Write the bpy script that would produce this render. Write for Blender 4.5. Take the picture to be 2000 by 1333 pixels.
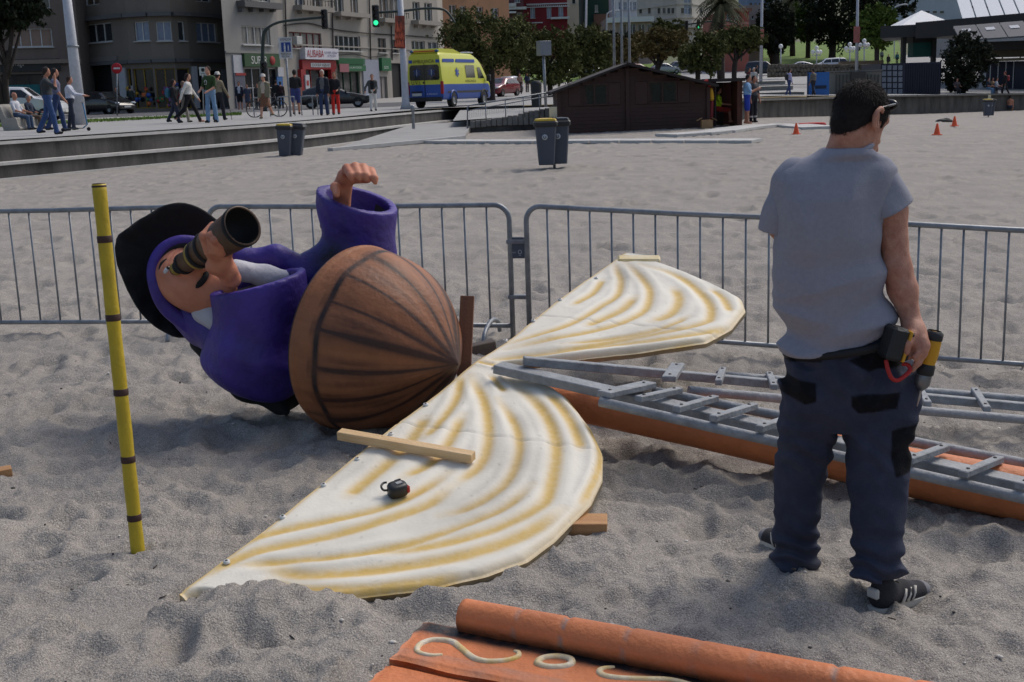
import bpy, bmesh, math, random
import numpy as np
from mathutils import Vector, Matrix
random.seed(7); RNG=np.random.default_rng(11)
for o in list(bpy.data.objects): bpy.data.objects.remove(o)
SC=bpy.context.scene; COL=SC.collection
# ---------------------------------------------------------------- camera
FPX=2400.0; HOR=176.0; ROLL=0.033; CAMZ=1.8
TH=math.atan((666.5-HOR)*math.cos(ROLL)/FPX)
Fv=np.array([0,math.cos(TH),-math.sin(TH)]); _r0=np.array([1.,0,0]); _u0=np.array([0,math.sin(TH),math.cos(TH)])
Rv=_r0*math.cos(ROLL)-_u0*math.sin(ROLL); Uv=_r0*math.sin(ROLL)+_u0*math.cos(ROLL)
CAM=np.array([0,0,CAMZ])
cd=bpy.data.cameras.new('camera'); co=bpy.data.objects.new('camera',cd); COL.objects.link(co)
cd.sensor_width=36; cd.lens=36*FPX/2000; cd.clip_start=.05; cd.clip_end=3000
co.matrix_world=Matrix(((Rv[0],Uv[0],-Fv[0],0),(Rv[1],Uv[1],-Fv[1],0),(Rv[2],Uv[2],-Fv[2],CAMZ),(0,0,0,1)))
cd.dof.use_dof=True; cd.dof.focus_distance=5.6; cd.dof.aperture_fstop=22.0
SC.camera=co
# ---------------------------------------------------------------- sky, sun, exposure
SUN_EL=math.radians(52); SUN_AZ=math.radians(48)     # azimuth from +Y towards +X
w=bpy.data.worlds.new('World'); SC.world=w; w.use_nodes=True
nt=w.node_tree; bg=nt.nodes['Background']; sky=nt.nodes.new('ShaderNodeTexSky'); sky.sky_type='NISHITA'
sky.sun_disc=False; sky.sun_elevation=SUN_EL; sky.sun_rotation=SUN_AZ; sky.dust_density=3.0; sky.air_density=1.0; sky.ozone_density=1.0
nt.links.new(sky.outputs[0],bg.inputs[0]); bg.inputs[1].default_value=0.13
sl=bpy.data.lights.new('sun','SUN'); so=bpy.data.objects.new('sun',sl); COL.objects.link(so)
sl.energy=1.6; sl.angle=math.radians(26); sl.color=(1,.95,.88)
sd=Vector((math.sin(SUN_AZ)*math.cos(SUN_EL),math.cos(SUN_AZ)*math.cos(SUN_EL),math.sin(SUN_EL)))
so.rotation_euler=sd.to_track_quat('Z','Y').to_euler(); so.location=(5,5,20)
SC.view_settings.view_transform='Standard'; SC.view_settings.look='None'; SC.view_settings.gamma=1; SC.view_settings.exposure=0.02
# ---------------------------------------------------------------- pixel rays
def ray(px,py): return Fv+Rv*((px-1000)/FPX)+Uv*((666.5-py)/FPX)
def at_y(px,py,Y):
    d=ray(px,py); return CAM+d*(Y/d[1])
def on_z(px,py,z):
    d=ray(px,py); return CAM+d*((z-CAMZ)/d[2])
def on_plane(px,py,p0,n):
    d=ray(px,py); return CAM+d*(np.dot(p0-CAM,n)/np.dot(d,n))
# sand level (thin plate through levels read off the things that stand on it)
_cp=np.array([(-4,10,0),(-1,6,0),(0,5,0),(0,9,0),(1.2,4.2,-.03),(3.4,8,-.2),(6,6,-.33),(-12.6,31,0),(1,27,.08),(4,47,.12),(9,48,.15),(-8,40,0),
 (-5,45,0),(21,62,-.4),(30,85,-.8),(42,95,-1.0),(14,66,-.1),(-10,5,0),(30,20,-1.2),(60,60,-1.6),(-20,25,0),(0,-5,0),(-8,-5,0),(8,-5,-.4)],float)
def _tps(d): return np.where(d>1e-9,d*d*np.log(d+1e-12),0)
_n=len(_cp); _K=_tps(np.hypot(_cp[:,None,0]-_cp[None,:,0],_cp[:,None,1]-_cp[None,:,1]))+np.eye(_n)*2.0
_Pm=np.c_[np.ones(_n),_cp[:,:2]]; _S=np.block([[_K,_Pm],[_Pm.T,np.zeros((3,3))]])
_W=np.linalg.solve(_S,np.r_[_cp[:,2],0,0,0])
def sandz(x,y):
    x=np.asarray(x,float); y=np.asarray(y,float); z=_W[_n]+_W[_n+1]*x+_W[_n+2]*y
    for i in range(_n): z=z+_W[i]*_tps(np.hypot(x-_cp[i,0],y-_cp[i,1]))
    return np.clip(z,-3,.4)
def ground(px,py,dz=0.0):
    z=0.0
    for _ in range(12):
        p=on_z(px,py,z+dz); z=.5*z+.5*float(sandz(p[0],p[1]))
    return p
# ---------------------------------------------------------------- noise
_perm=RNG.permutation(512).astype(np.int64); _perm=np.r_[_perm,_perm,_perm]
_grd=np.c_[np.cos(np.linspace(0,2*np.pi,16,endpoint=False)),np.sin(np.linspace(0,2*np.pi,16,endpoint=False))]
def pnoise(x,y):
    xi=np.floor(x).astype(np.int64); yi=np.floor(y).astype(np.int64); xf=x-xi; yf=y-yi
    def g(ix,iy,dx,dy):
        h=_perm[(_perm[ix&511]+iy)&511]&15; return _grd[h,0]*dx+_grd[h,1]*dy
    u=xf*xf*xf*(xf*(xf*6-15)+10); v=yf*yf*yf*(yf*(yf*6-15)+10)
    a=g(xi,yi,xf,yf); b=g(xi+1,yi,xf-1,yf); c=g(xi,yi+1,xf,yf-1); d=g(xi+1,yi+1,xf-1,yf-1)
    return (a*(1-u)+b*u)*(1-v)+(c*(1-u)+d*u)*v
def pn3(p,s,o=0.0):
    q=p*s+o
    return pnoise(q[...,0]+q[...,2]*.73,q[...,1]-q[...,2]*.61)+.6*pnoise(q[...,1]*1.1+31,q[...,2]*1.1+q[...,0]*.4)
# ---------------------------------------------------------------- materials
MATS={}
def lin(c):
    return tuple(((v/255)/12.92 if v/255<=.04045 else ((v/255+.055)/1.055)**2.4) for v in c)
def mat(name,col,rough=.7,metal=0.0,var=.12,scale=6.0,bump=0.0,bscale=40.0,emit=0.0,spec=.5,attr=None,attr_cols=None,col2=None,streak=False,alpha=1.0,coat=0.0):
    if name in MATS: return MATS[name]
    m=bpy.data.materials.new(name); m.use_nodes=True; N=m.node_tree.nodes; L=m.node_tree.links; b=N['Principled BSDF']
    b.inputs['Roughness'].default_value=rough; b.inputs['Metallic'].default_value=metal; b.inputs['Specular IOR Level'].default_value=spec
    if coat: b.inputs['Coat Weight'].default_value=coat
    tc=N.new('ShaderNodeTexCoord'); nz=N.new('ShaderNodeTexNoise'); nz.inputs['Scale'].default_value=scale; nz.inputs['Detail'].default_value=5; nz.inputs['Roughness'].default_value=.65
    if streak:
        mp=N.new('ShaderNodeMapping'); mp.inputs['Scale'].default_value=(.9,.9,.28); L.new(tc.outputs['Object'],mp.inputs[0]); L.new(mp.outputs[0],nz.inputs['Vector'])
    else: L.new(tc.outputs['Object'],nz.inputs['Vector'])
    cr=N.new('ShaderNodeValToRGB'); cr.color_ramp.elements[0].position=.3; cr.color_ramp.elements[1].position=.7
    c=np.array(col[:3]); c2=np.array(col2[:3]) if col2 is not None else None
    lo=c*(1-var); hi=np.minimum(c*(1+var),1)
    if c2 is not None: lo,hi=c,c2
    cr.color_ramp.elements[0].color=(*lo,1); cr.color_ramp.elements[1].color=(*hi,1)
    L.new(nz.outputs['Fac'],cr.inputs[0]); out=cr.outputs[0]
    if attr:
        for an,ac in zip(attr,attr_cols):
            at=N.new('ShaderNodeAttribute'); at.attribute_name=an; mx=N.new('ShaderNodeMix'); mx.data_type='RGBA'
            n2=N.new('ShaderNodeTexNoise'); n2.inputs['Scale'].default_value=30; n2.inputs['Detail'].default_value=4; L.new(tc.outputs['Object'],n2.inputs['Vector'])
            mm=N.new('ShaderNodeMath'); mm.operation='MULTIPLY_ADD'; mm.inputs[1].default_value=.7; mm.inputs[2].default_value=.65; L.new(n2.outputs['Fac'],mm.inputs[0])
            m2=N.new('ShaderNodeMath'); m2.operation='MULTIPLY'; m2.use_clamp=True; L.new(at.outputs['Fac'],m2.inputs[0]); L.new(mm.outputs[0],m2.inputs[1])
            L.new(m2.outputs[0],mx.inputs['Factor']); L.new(out,mx.inputs['A']); mx.inputs['B'].default_value=(*ac,1); out=mx.outputs['Result']
    L.new(out,b.inputs['Base Color'])
    if rough>.15 and rough<.9:
        rr=N.new('ShaderNodeMapRange'); rr.inputs[3].default_value=max(.05,rough-.12); rr.inputs[4].default_value=min(1,rough+.12); L.new(nz.outputs['Fac'],rr.inputs[0]); L.new(rr.outputs[0],b.inputs['Roughness'])
    if bump:
        nb=N.new('ShaderNodeTexNoise'); nb.inputs['Scale'].default_value=bscale; nb.inputs['Detail'].default_value=6; L.new(tc.outputs['Object'],nb.inputs['Vector'])
        bp=N.new('ShaderNodeBump'); bp.inputs['Strength'].default_value=min(1,bump); bp.inputs['Distance'].default_value=.02; L.new(nb.outputs['Fac'],bp.inputs['Height']); L.new(bp.outputs[0],b.inputs['Normal'])
    if emit: b.inputs['Emission Color'].default_value=(*col[:3],1); b.inputs['Emission Strength'].default_value=emit
    if alpha<1: b.inputs['Alpha'].default_value=alpha
    MATS[name]=m; return m
def M(name,rgb,**k): return mat(name,lin(rgb),**k)          # colour given as sRGB of the paint itself
# ---------------------------------------------------------------- mesh builder
def rotz(a): c,s=math.cos(a),math.sin(a); return np.array([[c,-s,0],[s,c,0],[0,0,1.]])
def rotx(a): c,s=math.cos(a),math.sin(a); return np.array([[1.,0,0],[0,c,-s],[0,s,c]])
def roty(a): c,s=math.cos(a),math.sin(a); return np.array([[c,0,s],[0,1.,0],[-s,0,c]])
def frame(z,x=None):
    z=np.asarray(z,float); z=z/np.linalg.norm(z)
    h=np.array([0,0,1.]) if x is None else np.asarray(x,float)
    if abs(z@h)/np.linalg.norm(h)>.95: h=np.array([1.,0,0])
    xx=h-z*(z@h); xx/=np.linalg.norm(xx); return np.c_[xx,np.cross(z,xx),z]
class MB:
    def __init__(s,T=None,o=(0,0,0)): s.v=[];s.f=[];s.sm=[];s.mi=[];s.T=np.eye(3) if T is None else T;s.o=np.asarray(o,float)
    def add(s,vs,fs,smooth=False,mi=0):
        b=len(s.v); s.v.extend((s.T@np.asarray(p,float)+s.o) for p in vs); s.f.extend(tuple(i+b for i in f) for f in fs)
        s.sm.extend([smooth]*len(fs)); s.mi.extend([mi]*len(fs)); return s
    def box(s,c,d,R=None,bev=0.0,mi=0):
        c=np.asarray(c,float); h=np.asarray(d,float)/2; R=np.eye(3) if R is None else R
        if bev<=0:
            vs=[c+R@(h*np.array(k)) for k in ((-1,-1,-1),(1,-1,-1),(1,1,-1),(-1,1,-1),(-1,-1,1),(1,-1,1),(1,1,1),(-1,1,1))]
            return s.add(vs,[(3,2,1,0),(4,5,6,7),(0,1,5,4),(1,2,6,5),(2,3,7,6),(3,0,4,7)],False,mi)
        bev=min(bev,min(h)*.9); vs=[];idx={}
        for sx in (-1,1):
            for sy in (-1,1):
                for sz in (-1,1):
                    for ax in range(3):
                        p=np.array([sx,sy,sz])*(h-bev); p[ax]+=(sx,sy,sz)[ax]*bev; idx[sx,sy,sz,ax]=len(vs); vs.append(c+R@p)
        fs=[]
        for ax in range(3):
            a,b=(ax+1)%3,(ax+2)%3
            for sg in (-1,1):
                q=[]
                for u,v in ((-1,-1),(1,-1),(1,1),(-1,1)):
                    k=[0,0,0];k[ax]=sg;k[a]=u;k[b]=v;q.append(idx[k[0],k[1],k[2],ax])
                fs.append(tuple(q) if sg>0 else tuple(q[::-1]))
            for u in (-1,1):
                for v in (-1,1):
                    k0=[0,0,0];k1=[0,0,0];k0[ax]=-1;k1[ax]=1
                    for k in (k0,k1): k[a]=u;k[b]=v
                    q=(idx[(*k0,a)],idx[(*k1,a)],idx[(*k1,b)],idx[(*k0,b)]); fs.append(q if u*v<0 else q[::-1])
        for sx in (-1,1):
            for sy in (-1,1):
                for sz in (-1,1):
                    q=tuple(idx[sx,sy,sz,ax] for ax in range(3)); fs.append(q if sx*sy*sz>0 else q[::-1])
        return s.add(vs,fs,False,mi)
    def beam(s,a,b,w,h,up=(0,0,1),bev=0.0,mi=0):       # rectangular bar from a to b, w across, h along up
        a=np.asarray(a,float);b=np.asarray(b,float);d=b-a;L=np.linalg.norm(d);F=frame(d,up)
        return s.box((a+b)/2,(h,w,L),F,bev,mi)
    def tube(s,pts,r,n=8,cap=True,mi=0,closed=False,flat=None):
        P=[np.asarray(p,float) for p in pts]; m=len(P); rs=r if hasattr(r,'__len__') else [r]*m
        vs=[];X=None
        for i in range(m):
            if closed: t=P[(i+1)%m]-P[i-1]
            else: t=P[min(i+1,m-1)]-P[max(i-1,0)]
            t=t/(np.linalg.norm(t)+1e-12)
            if X is None: X=frame(t)[:,0]
            X=X-t*(X@t); X/=np.linalg.norm(X)+1e-12; Y=np.cross(t,X)
            for k in range(n):
                a=2*math.pi*k/n; vs.append(P[i]+rs[i]*(math.cos(a)*X+math.sin(a)*Y))
        fs=[]
        for i in range(m if closed else m-1):
            j=(i+1)%m
            for k in range(n):
                l=(k+1)%n; fs.append((i*n+k,i*n+l,j*n+l,j*n+k))
        s.add(vs,fs,True,mi)
        if cap and not closed:
            b=len(s.v)-len(vs); s.f.append(tuple(b+k for k in range(n))[::-1]); s.f.append(tuple(b+(m-1)*n+k for k in range(n))); s.sm+=[False]*2; s.mi+=[mi]*2
        return s
    def lathe(s,prof,n=24,o=(0,0,0),F=None,mi=0,smooth=True,arc=2*math.pi):
        o=np.asarray(o,float); F=np.eye(3) if F is None else F; full=arc>6.28; nn=n if full else n+1
        vs=[o+F@np.array([r*math.cos(arc*k/n),r*math.sin(arc*k/n),z]) for r,z in prof for k in range(nn)]
        fs=[]
        for i in range(len(prof)-1):
            for k in range(n):
                l=(k+1)%nn; fs.append((i*nn+k,i*nn+l,(i+1)*nn+l,(i+1)*nn+k))
        return s.add(vs,fs,smooth,mi)
    def ball(s,c,r,n=12,m=8,F=None,mi=0):
        r=np.asarray(r,float)*np.ones(3); F=np.eye(3) if F is None else F; c=np.asarray(c,float)
        vs=[];fs=[]
        for i in range(m+1):
            t=math.pi*i/m
            for k in range(n):
                a=2*math.pi*k/n; vs.append(c+F@(r*np.array([math.sin(t)*math.cos(a),math.sin(t)*math.sin(a),math.cos(t)])))
        for i in range(m):
            for k in range(n):
                l=(k+1)%n; fs.append((i*n+k,(i+1)*n+k,(i+1)*n+l,i*n+l))
        return s.add(vs,fs,True,mi)
    def prism(s,poly,o,ex,ey,depth,mi=0,smooth=False):   # polygon in plane (ex,ey) at o, extruded along ex x ey
        o=np.asarray(o,float);ex=np.asarray(ex,float);ey=np.asarray(ey,float);n=np.cross(ex,ey);n/=np.linalg.norm(n);m=len(poly)
        vs=[o+ex*p[0]+ey*p[1] for p in poly]+[o+ex*p[0]+ey*p[1]+n*depth for p in poly]
        fs=[tuple(range(m))[::-1],tuple(range(m,2*m))]+[(i,(i+1)%m,m+(i+1)%m,m+i) for i in range(m)]
        s.add(vs,fs,False,mi)
        if smooth: s.sm[-m:]=[True]*m
        return s
    def loft(s,rings,closed=True,cap=True,mi=0,smooth=True):
        n=len(rings[0]);vs=[p for r in rings for p in r];fs=[]
        for i in range(len(rings)-1):
            for k in range(n if closed else n-1):
                l=(k+1)%n; fs.append((i*n+k,i*n+l,(i+1)*n+l,(i+1)*n+k))
        if cap and closed: fs+= [tuple(range(n))[::-1],tuple(range((len(rings)-1)*n,len(rings)*n))]
        s.add(vs,fs,smooth,mi)
        if cap and closed: s.sm[-2:]=[False,False]
        return s
    def mesh(s,name,mats):
        me=bpy.data.meshes.new(name); me.from_pydata([tuple(p) for p in s.v],[],s.f)
        for m in (mats if isinstance(mats,(list,tuple)) else [mats]): me.materials.append(m)
        me.polygons.foreach_set('use_smooth',s.sm); me.polygons.foreach_set('material_index',s.mi); me.update(); return me
    def build(s,name,mats,parent=None):
        return link(name,s.mesh(name,mats),parent)
def link(name,me,parent=None):
    o=bpy.data.objects.new(name,me); COL.objects.link(o)
    if parent is not None:
        o.parent=parent; o.matrix_parent_inverse=WM[parent.name].inverted() if parent.name in WM else Matrix.Identity(4)
    WM[o.name]=Matrix.Identity(4)
    return o
WM={}
def tag(o,label,cat,group=None,kind=None):
    if label: o['label']=label
    if cat: o['category']=cat
    if group: o['group']=group
    if kind: o['kind']=kind
    return o
def struct(o,label=None): o['kind']='structure'; 
def thing(name,label,cat,loc=(0,0,0),rz=0.0,group=None):      # parts are built in world coordinates (or local ones with at=True)
    o=bpy.data.objects.new(name,None); COL.objects.link(o); o.empty_display_size=.2
    o.location=[float(v) for v in loc]; o.rotation_euler=(0,0,rz)
    WM[o.name]=Matrix.Translation(Vector([float(v) for v in loc]))@Matrix.Rotation(rz,4,'Z'); return tag(o,label,cat,group)
def dup(root,loc,rz=0.0,label=None,group=None,scale=None):
    r=root.copy(); COL.objects.link(r); r.location=[float(v) for v in loc]; r.rotation_euler=(0,0,rz)
    if scale is not None: r.scale=(scale,)*3
    if label: r['label']=label
    if group: r['group']=group
    def rec(a,b):
        for ch in list(a.children):
            c=ch.copy(); COL.objects.link(c); c.parent=b; rec(ch,c)
    rec(root,r); return r
# ---------------------------------------------------------------- implicit surfaces (smooth unions, surface nets)
def cap(a,b,ra,rb=None,m=0,k=None): return ('c',np.asarray(a,float),np.asarray(b,float),float(ra),float(ra if rb is None else rb),m,k)
def ell(c,r,F=None,m=0,k=None): return ('e',np.asarray(c,float),np.asarray(r,float)*np.ones(3),np.eye(3) if F is None else F,None,m,k)
def stack(secs,m=0,k=None,p=2.2):   # secs: rows z,cx,cy,half width,half depth  (elliptic sections)
    return ('s',np.asarray(sorted(secs),float),p,None,None,m,k)
def pd(pr,P):
    if pr[0]=='c':
        a,b=pr[1],pr[2]; d=b-a; t=np.clip(((P-a)@d)/(d@d+1e-12),0,1); return np.linalg.norm(P-a-t[...,None]*d,axis=-1)-(pr[3]+(pr[4]-pr[3])*t)
    if pr[0]=='e':
        q=(P-pr[1])@pr[3]; r=pr[2]; k0=np.linalg.norm(q/r,axis=-1); k1=np.linalg.norm(q/(r*r),axis=-1); return k0*(k0-1)/(k1+1e-9)
    s=pr[1]; z=P[...,2]; zc=np.clip(z,s[0,0],s[-1,0]); cx,cy,hw,hd=(np.interp(zc,s[:,0],s[:,i]) for i in (1,2,3,4)); p=pr[2]
    u=np.abs((P[...,0]-cx)/hw); v=np.abs((P[...,1]-cy)/hd); e=((u**p+v**p)**(1/p)-1)*np.minimum(hw,hd)*.9; dz=np.abs(z-zc)
    return np.where(dz>0,np.sqrt(np.maximum(e,0)**2+dz**2)+np.minimum(e,0)*0,e)
def sdf(prims,P,k):
    D=None
    for pr in prims:
        d=pd(pr,P)
        if D is None: D=d; continue
        kk=k if pr[6] is None else pr[6]; h=np.maximum(kk-np.abs(D-d),0)/max(kk,1e-6); D=np.minimum(D,d)-h*h*kk*.25
    return D
def nets(D,o,res):
    ins=D<0; nx,ny,nz=D.shape
    c=np.zeros((nx-1,ny-1,nz-1),int)
    for i in (0,1):
        for j in (0,1):
            for l in (0,1): c+=ins[i:nx-1+i,j:ny-1+j,l:nz-1+l]
    act=(c>0)&(c<8); idx=-np.ones(c.shape,int); ii=np.argwhere(act); idx[act]=np.arange(len(ii))
    acc=np.zeros((len(ii),3)); cnt=np.zeros(len(ii))
    cor=[(i,j,l) for i in (0,1) for j in (0,1) for l in (0,1)]
    vals={q:D[ii[:,0]+q[0],ii[:,1]+q[1],ii[:,2]+q[2]] for q in cor}
    for a in cor:
        for ax in range(3):
            if a[ax]: continue
            b=list(a);b[ax]=1;b=tuple(b);va,vb=vals[a],vals[b];x=(va<0)!=(vb<0)
            t=np.where(x,va/(va-vb+1e-20),0); p=np.tile(np.array(a,float),(len(ii),1)); p[:,ax]+=t
            acc+=np.where(x[:,None],p,0); cnt+=x
    V=o+(ii+acc/np.maximum(cnt,1)[:,None])*res; F=[]
    for ax in range(3):
        sl0=[slice(None)]*3; sl1=[slice(None)]*3; sl0[ax]=slice(0,-1); sl1[ax]=slice(1,None)
        A=ins[tuple(sl0)];B=ins[tuple(sl1)]; b,cx=[(1,2),(2,0),(0,1)][ax]
        E=np.argwhere(A!=B); E=E[(E[:,b]>0)&(E[:,cx]>0)&(E[:,b]<D.shape[b]-1)&(E[:,cx]<D.shape[cx]-1)]
        if not len(E): continue
        def at(db,dc):
            q=E.copy();q[:,b]+=db;q[:,cx]+=dc;return idx[q[:,0],q[:,1],q[:,2]]
        Q=np.c_[at(-1,-1),at(0,-1),at(0,0),at(-1,0)]; fl=A[E[:,0],E[:,1],E[:,2]]
        F.append(np.where(fl[:,None],Q,Q[:,::-1]))
    return V,np.concatenate(F)
def sculpt(name,prims,mats,res,k=.03,parent=None,disp=None,cut=None,paint=None,pad=.04,attrs=None):
    lo=np.full(3,1e9);hi=-lo
    for pr in prims:
        if pr[0]=='c': r=max(pr[3],pr[4]); a=np.minimum(pr[1],pr[2])-r;b=np.maximum(pr[1],pr[2])+r
        elif pr[0]=='e': r=pr[2].max(); a=pr[1]-r;b=pr[1]+r
        else: s=pr[1]; a=np.array([(s[:,1]-s[:,3]).min(),(s[:,2]-s[:,4]).min(),s[0,0]]);b=np.array([(s[:,1]+s[:,3]).max(),(s[:,2]+s[:,4]).max(),s[-1,0]])
        lo=np.minimum(lo,a);hi=np.maximum(hi,b)
    lo-=pad;hi+=pad; n=np.ceil((hi-lo)/res).astype(int)+1
    g=np.stack(np.meshgrid(*[lo[i]+np.arange(n[i])*res for i in range(3)],indexing='ij'),-1)
    D=sdf(prims,g,k)
    if disp is not None: D=D+disp(g)
    if cut is not None: D=np.maximum(D,cut(g))
    V,F=nets(D,lo,res)
    me=bpy.data.meshes.new(name); me.from_pydata(V.tolist(),[],F.tolist())
    ml=mats if isinstance(mats,(list,tuple)) else [mats]
    for m in ml: me.materials.append(m)
    me.polygons.foreach_set('use_smooth',[True]*len(F))
    if len(ml)>1:
        C=V[F].mean(1); ds=np.stack([pd(pr,C) for pr in prims]); ms=np.array([pr[5] for pr in prims])[ds.argmin(0)]
        if paint is not None: ms=paint(C,ms)
        me.polygons.foreach_set('material_index',ms.astype(np.int32))
    for k_,a_ in (attrs(V) if attrs else {}).items():
        at=me.attributes.new(k_,'FLOAT','POINT'); at.data.foreach_set('value',np.asarray(a_,np.float32))
    me.update(); return link(name,me,parent)
_fontc={}
def text_mesh(txt,size=1.0,ext=.01,bold=0.0):
    key=(txt,round(size,4),round(ext,5),bold)
    if key in _fontc: return _fontc[key]
    cu=bpy.data.curves.new('lettering',type='FONT'); cu.body=txt; cu.size=size; cu.extrude=ext; cu.align_x='CENTER'; cu.align_y='CENTER'; cu.offset=bold; cu.resolution_u=3
    ob=bpy.data.objects.new('lettering',cu); COL.objects.link(ob)
    me=bpy.data.meshes.new_from_object(ob.evaluated_get(bpy.context.evaluated_depsgraph_get())); bpy.data.objects.remove(ob); bpy.data.curves.remove(cu); _fontc[key]=me; return me
def text(name,txt,o,ex,ey,h,material,parent,wid=None,ext=.006,bold=0.0):
    """letters in the plane (ex,ey) centred at o; h: letter height in metres; wid: total width"""
    me=text_mesh(txt,1.0,0.0,bold).copy(); me.materials.clear(); me.materials.append(material)
    n=len(me.vertices); c=np.empty(n*3); me.vertices.foreach_get('co',c); c=c.reshape(-1,3)
    hh=c[:,1].max()-c[:,1].min(); ww=c[:,0].max()-c[:,0].min(); sy=h/hh; sx=(wid/ww) if wid else sy
    c[:,0]-=(c[:,0].max()+c[:,0].min())/2; c[:,1]-=(c[:,1].max()+c[:,1].min())/2
    ex=np.asarray(ex,float);ex/=np.linalg.norm(ex);ey=np.asarray(ey,float);ey/=np.linalg.norm(ey);nn=np.cross(ex,ey)
    q=np.asarray(o,float)+c[:,:1]*sx*ex+c[:,1:2]*sy*ey+nn*ext
    me.vertices.foreach_set('co',q.ravel()); me.update(); return link(name,me,parent)
def attr_mesh(name,V,F,mats,attrs=None,parent=None,smooth=True):
    me=bpy.data.meshes.new(name); me.from_pydata(np.asarray(V).tolist(),[],F.tolist() if hasattr(F,'tolist') else F)
    for m in (mats if isinstance(mats,(list,tuple)) else [mats]): me.materials.append(m)
    me.polygons.foreach_set('use_smooth',[smooth]*len(me.polygons))
    for k,a in (attrs or {}).items():
        at=me.attributes.new(k,'FLOAT','POINT'); at.data.foreach_set('value',np.asarray(a,np.float32))
    me.update(); return link(name,me,parent)
def grid_faces(ny,nx):
    i=np.arange(ny*nx).reshape(ny,nx); return np.c_[i[:-1,:-1].ravel(),i[:-1,1:].ravel(),i[1:,1:].ravel(),i[1:,:-1].ravel()]
def segdist(P,pts):
    """distance of points P (n,2) to polyline; also parameter 0..1"""
    best=np.full(len(P),1e9);par=np.zeros(len(P));m=len(pts)-1
    for i in range(m):
        a=pts[i];d=pts[i+1]-a;t=np.clip(((P-a)@d)/(d@d+1e-12),0,1);q=np.linalg.norm(P-a-t[:,None]*d,axis=1);w=q<best;best[w]=q[w];par[w]=(i+t[w])/m
    return best,par
def spline(pts,n=8,closed=False):
    P=np.asarray(pts,float);m=len(P);out=[]
    for i in range(m if closed else m-1):
        p0=P[(i-1)%m] if closed or i>0 else P[0];p1=P[i];p2=P[(i+1)%m];p3=P[(i+2)%m] if closed or i+2<m else P[-1]
        for t in np.linspace(0,1,n,endpoint=False): out.append(.5*((2*p1)+(-p0+p2)*t+(2*p0-5*p1+4*p2-p3)*t*t+(-p0+3*p1-3*p2+p3)*t**3))
    if not closed: out.append(P[-1])
    return np.array(out)
# ================================================================ sail plane (needed by the sand)
def _px(l,ox,oy,s): return [(ox+s*x,oy+s*y) for x,y in l]
SA=on_z(345,1160,.03); SCn=on_z(1140,1005,.10); SB=at_y(1200,505,8.2)
Sn=np.cross(SCn-SA,SB-SA); Sn/=np.linalg.norm(Sn)
if Sn[2]<0: Sn=-Sn
Seu=SB-SA; Slen=np.linalg.norm(Seu); Seu/=Slen; Sev=np.cross(Seu,Sn); Sev/=np.linalg.norm(Sev)
def s_uv(px,py):
    p=on_plane(px,py,SA,Sn)-SA; return np.array([p@Seu,p@Sev])
def s_at(px,py,h=0.0): return on_plane(px,py,SA,Sn)+Sn*h
_low=[(345,1160),(400,1150),(480,1158),(570,1165),(690,1157),(840,1140),(950,1115),(1030,1085),(1085,1045),(1125,1005),(1155,975),(1177,930),(1178,880),(1155,830),(1110,772),(1050,737),(985,722)]
_up=[(962,722),(985,708),(1100,697),(1250,681),(1380,662),(1430,635),(1457,600),(1450,580),(1400,555),(1330,525),(1288,510),(1284,499)]
_lu=np.array([s_uv(*p) for p in _low]); _uu=np.array([s_uv(*p) for p in _up])
def _width(u):
    a=_lu[np.argsort(_lu[:,0])]; b=_uu[np.argsort(_uu[:,0])]
    split=(_lu[-1,0]+_uu[0,0])/2
    return np.where(u<split,np.interp(u,a[:,0],a[:,1]),np.interp(u,b[:,0],b[:,1]))
def _lefte(u):   # slight wobble of the straight edge
    return -.035*np.exp(-((u-_lu[-1,0])/.3)**2)+.012*np.sin(u*3.1)
U_END=float(_uu[:,0].max())
def sail_under(x,y):
    """height of the sail over (x,y), inf outside"""
    z=SA[2]-(Sn[0]*(x-SA[0])+Sn[1]*(y-SA[1]))/Sn[2]
    P=np.stack([x-SA[0],y-SA[1],z-SA[2]],-1); u=P@Seu; v=P@Sev
    ins=(u>.0)&(u<U_END)&(v>_lefte(u)-.05)&(v<_width(u)+.03)
    return np.where(ins,z,np.inf)
# ================================================================ sand
def sand_relief(x,y,amp):
    wx=x+.12*pnoise(x*1.3+5,y*1.3); wy=y+.12*pnoise(x*1.3,y*1.3+9)
    a=pnoise(wx*1.7,wy*2.1); b=pnoise(wx*3.1+40,wy*4.0+7); c=pnoise(wx*6.4+11,wy*7.8+3)
    h=.045*a-.052*(np.abs(b)*2)**.9-.022*np.abs(c)*2-.016*np.abs(pnoise(wx*13+2,wy*15))*2+.012*pnoise(x*19+7,y*21)+.008*pnoise(x*36,y*38)+.005*pnoise(x*72,y*76)
    return (h+.042)*amp
rows=np.r_[np.linspace(-6,2.1,24),2.2*np.exp(np.linspace(0,math.log(135/2.2),640))]; tcol=np.linspace(-1,1,760)
hw=np.maximum(6.0,3.2+.60*rows); X=tcol[None,:]*hw[:,None]; Yg=np.repeat(rows[:,None],len(tcol),1)
amp=np.interp(Yg,[3,8,11,16,30,60],[1,.95,.75,.45,.35,.4])
Z=sandz(X,Yg)+sand_relief(X,Yg,amp)*np.where(Yg>2.2,1,.3)
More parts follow.
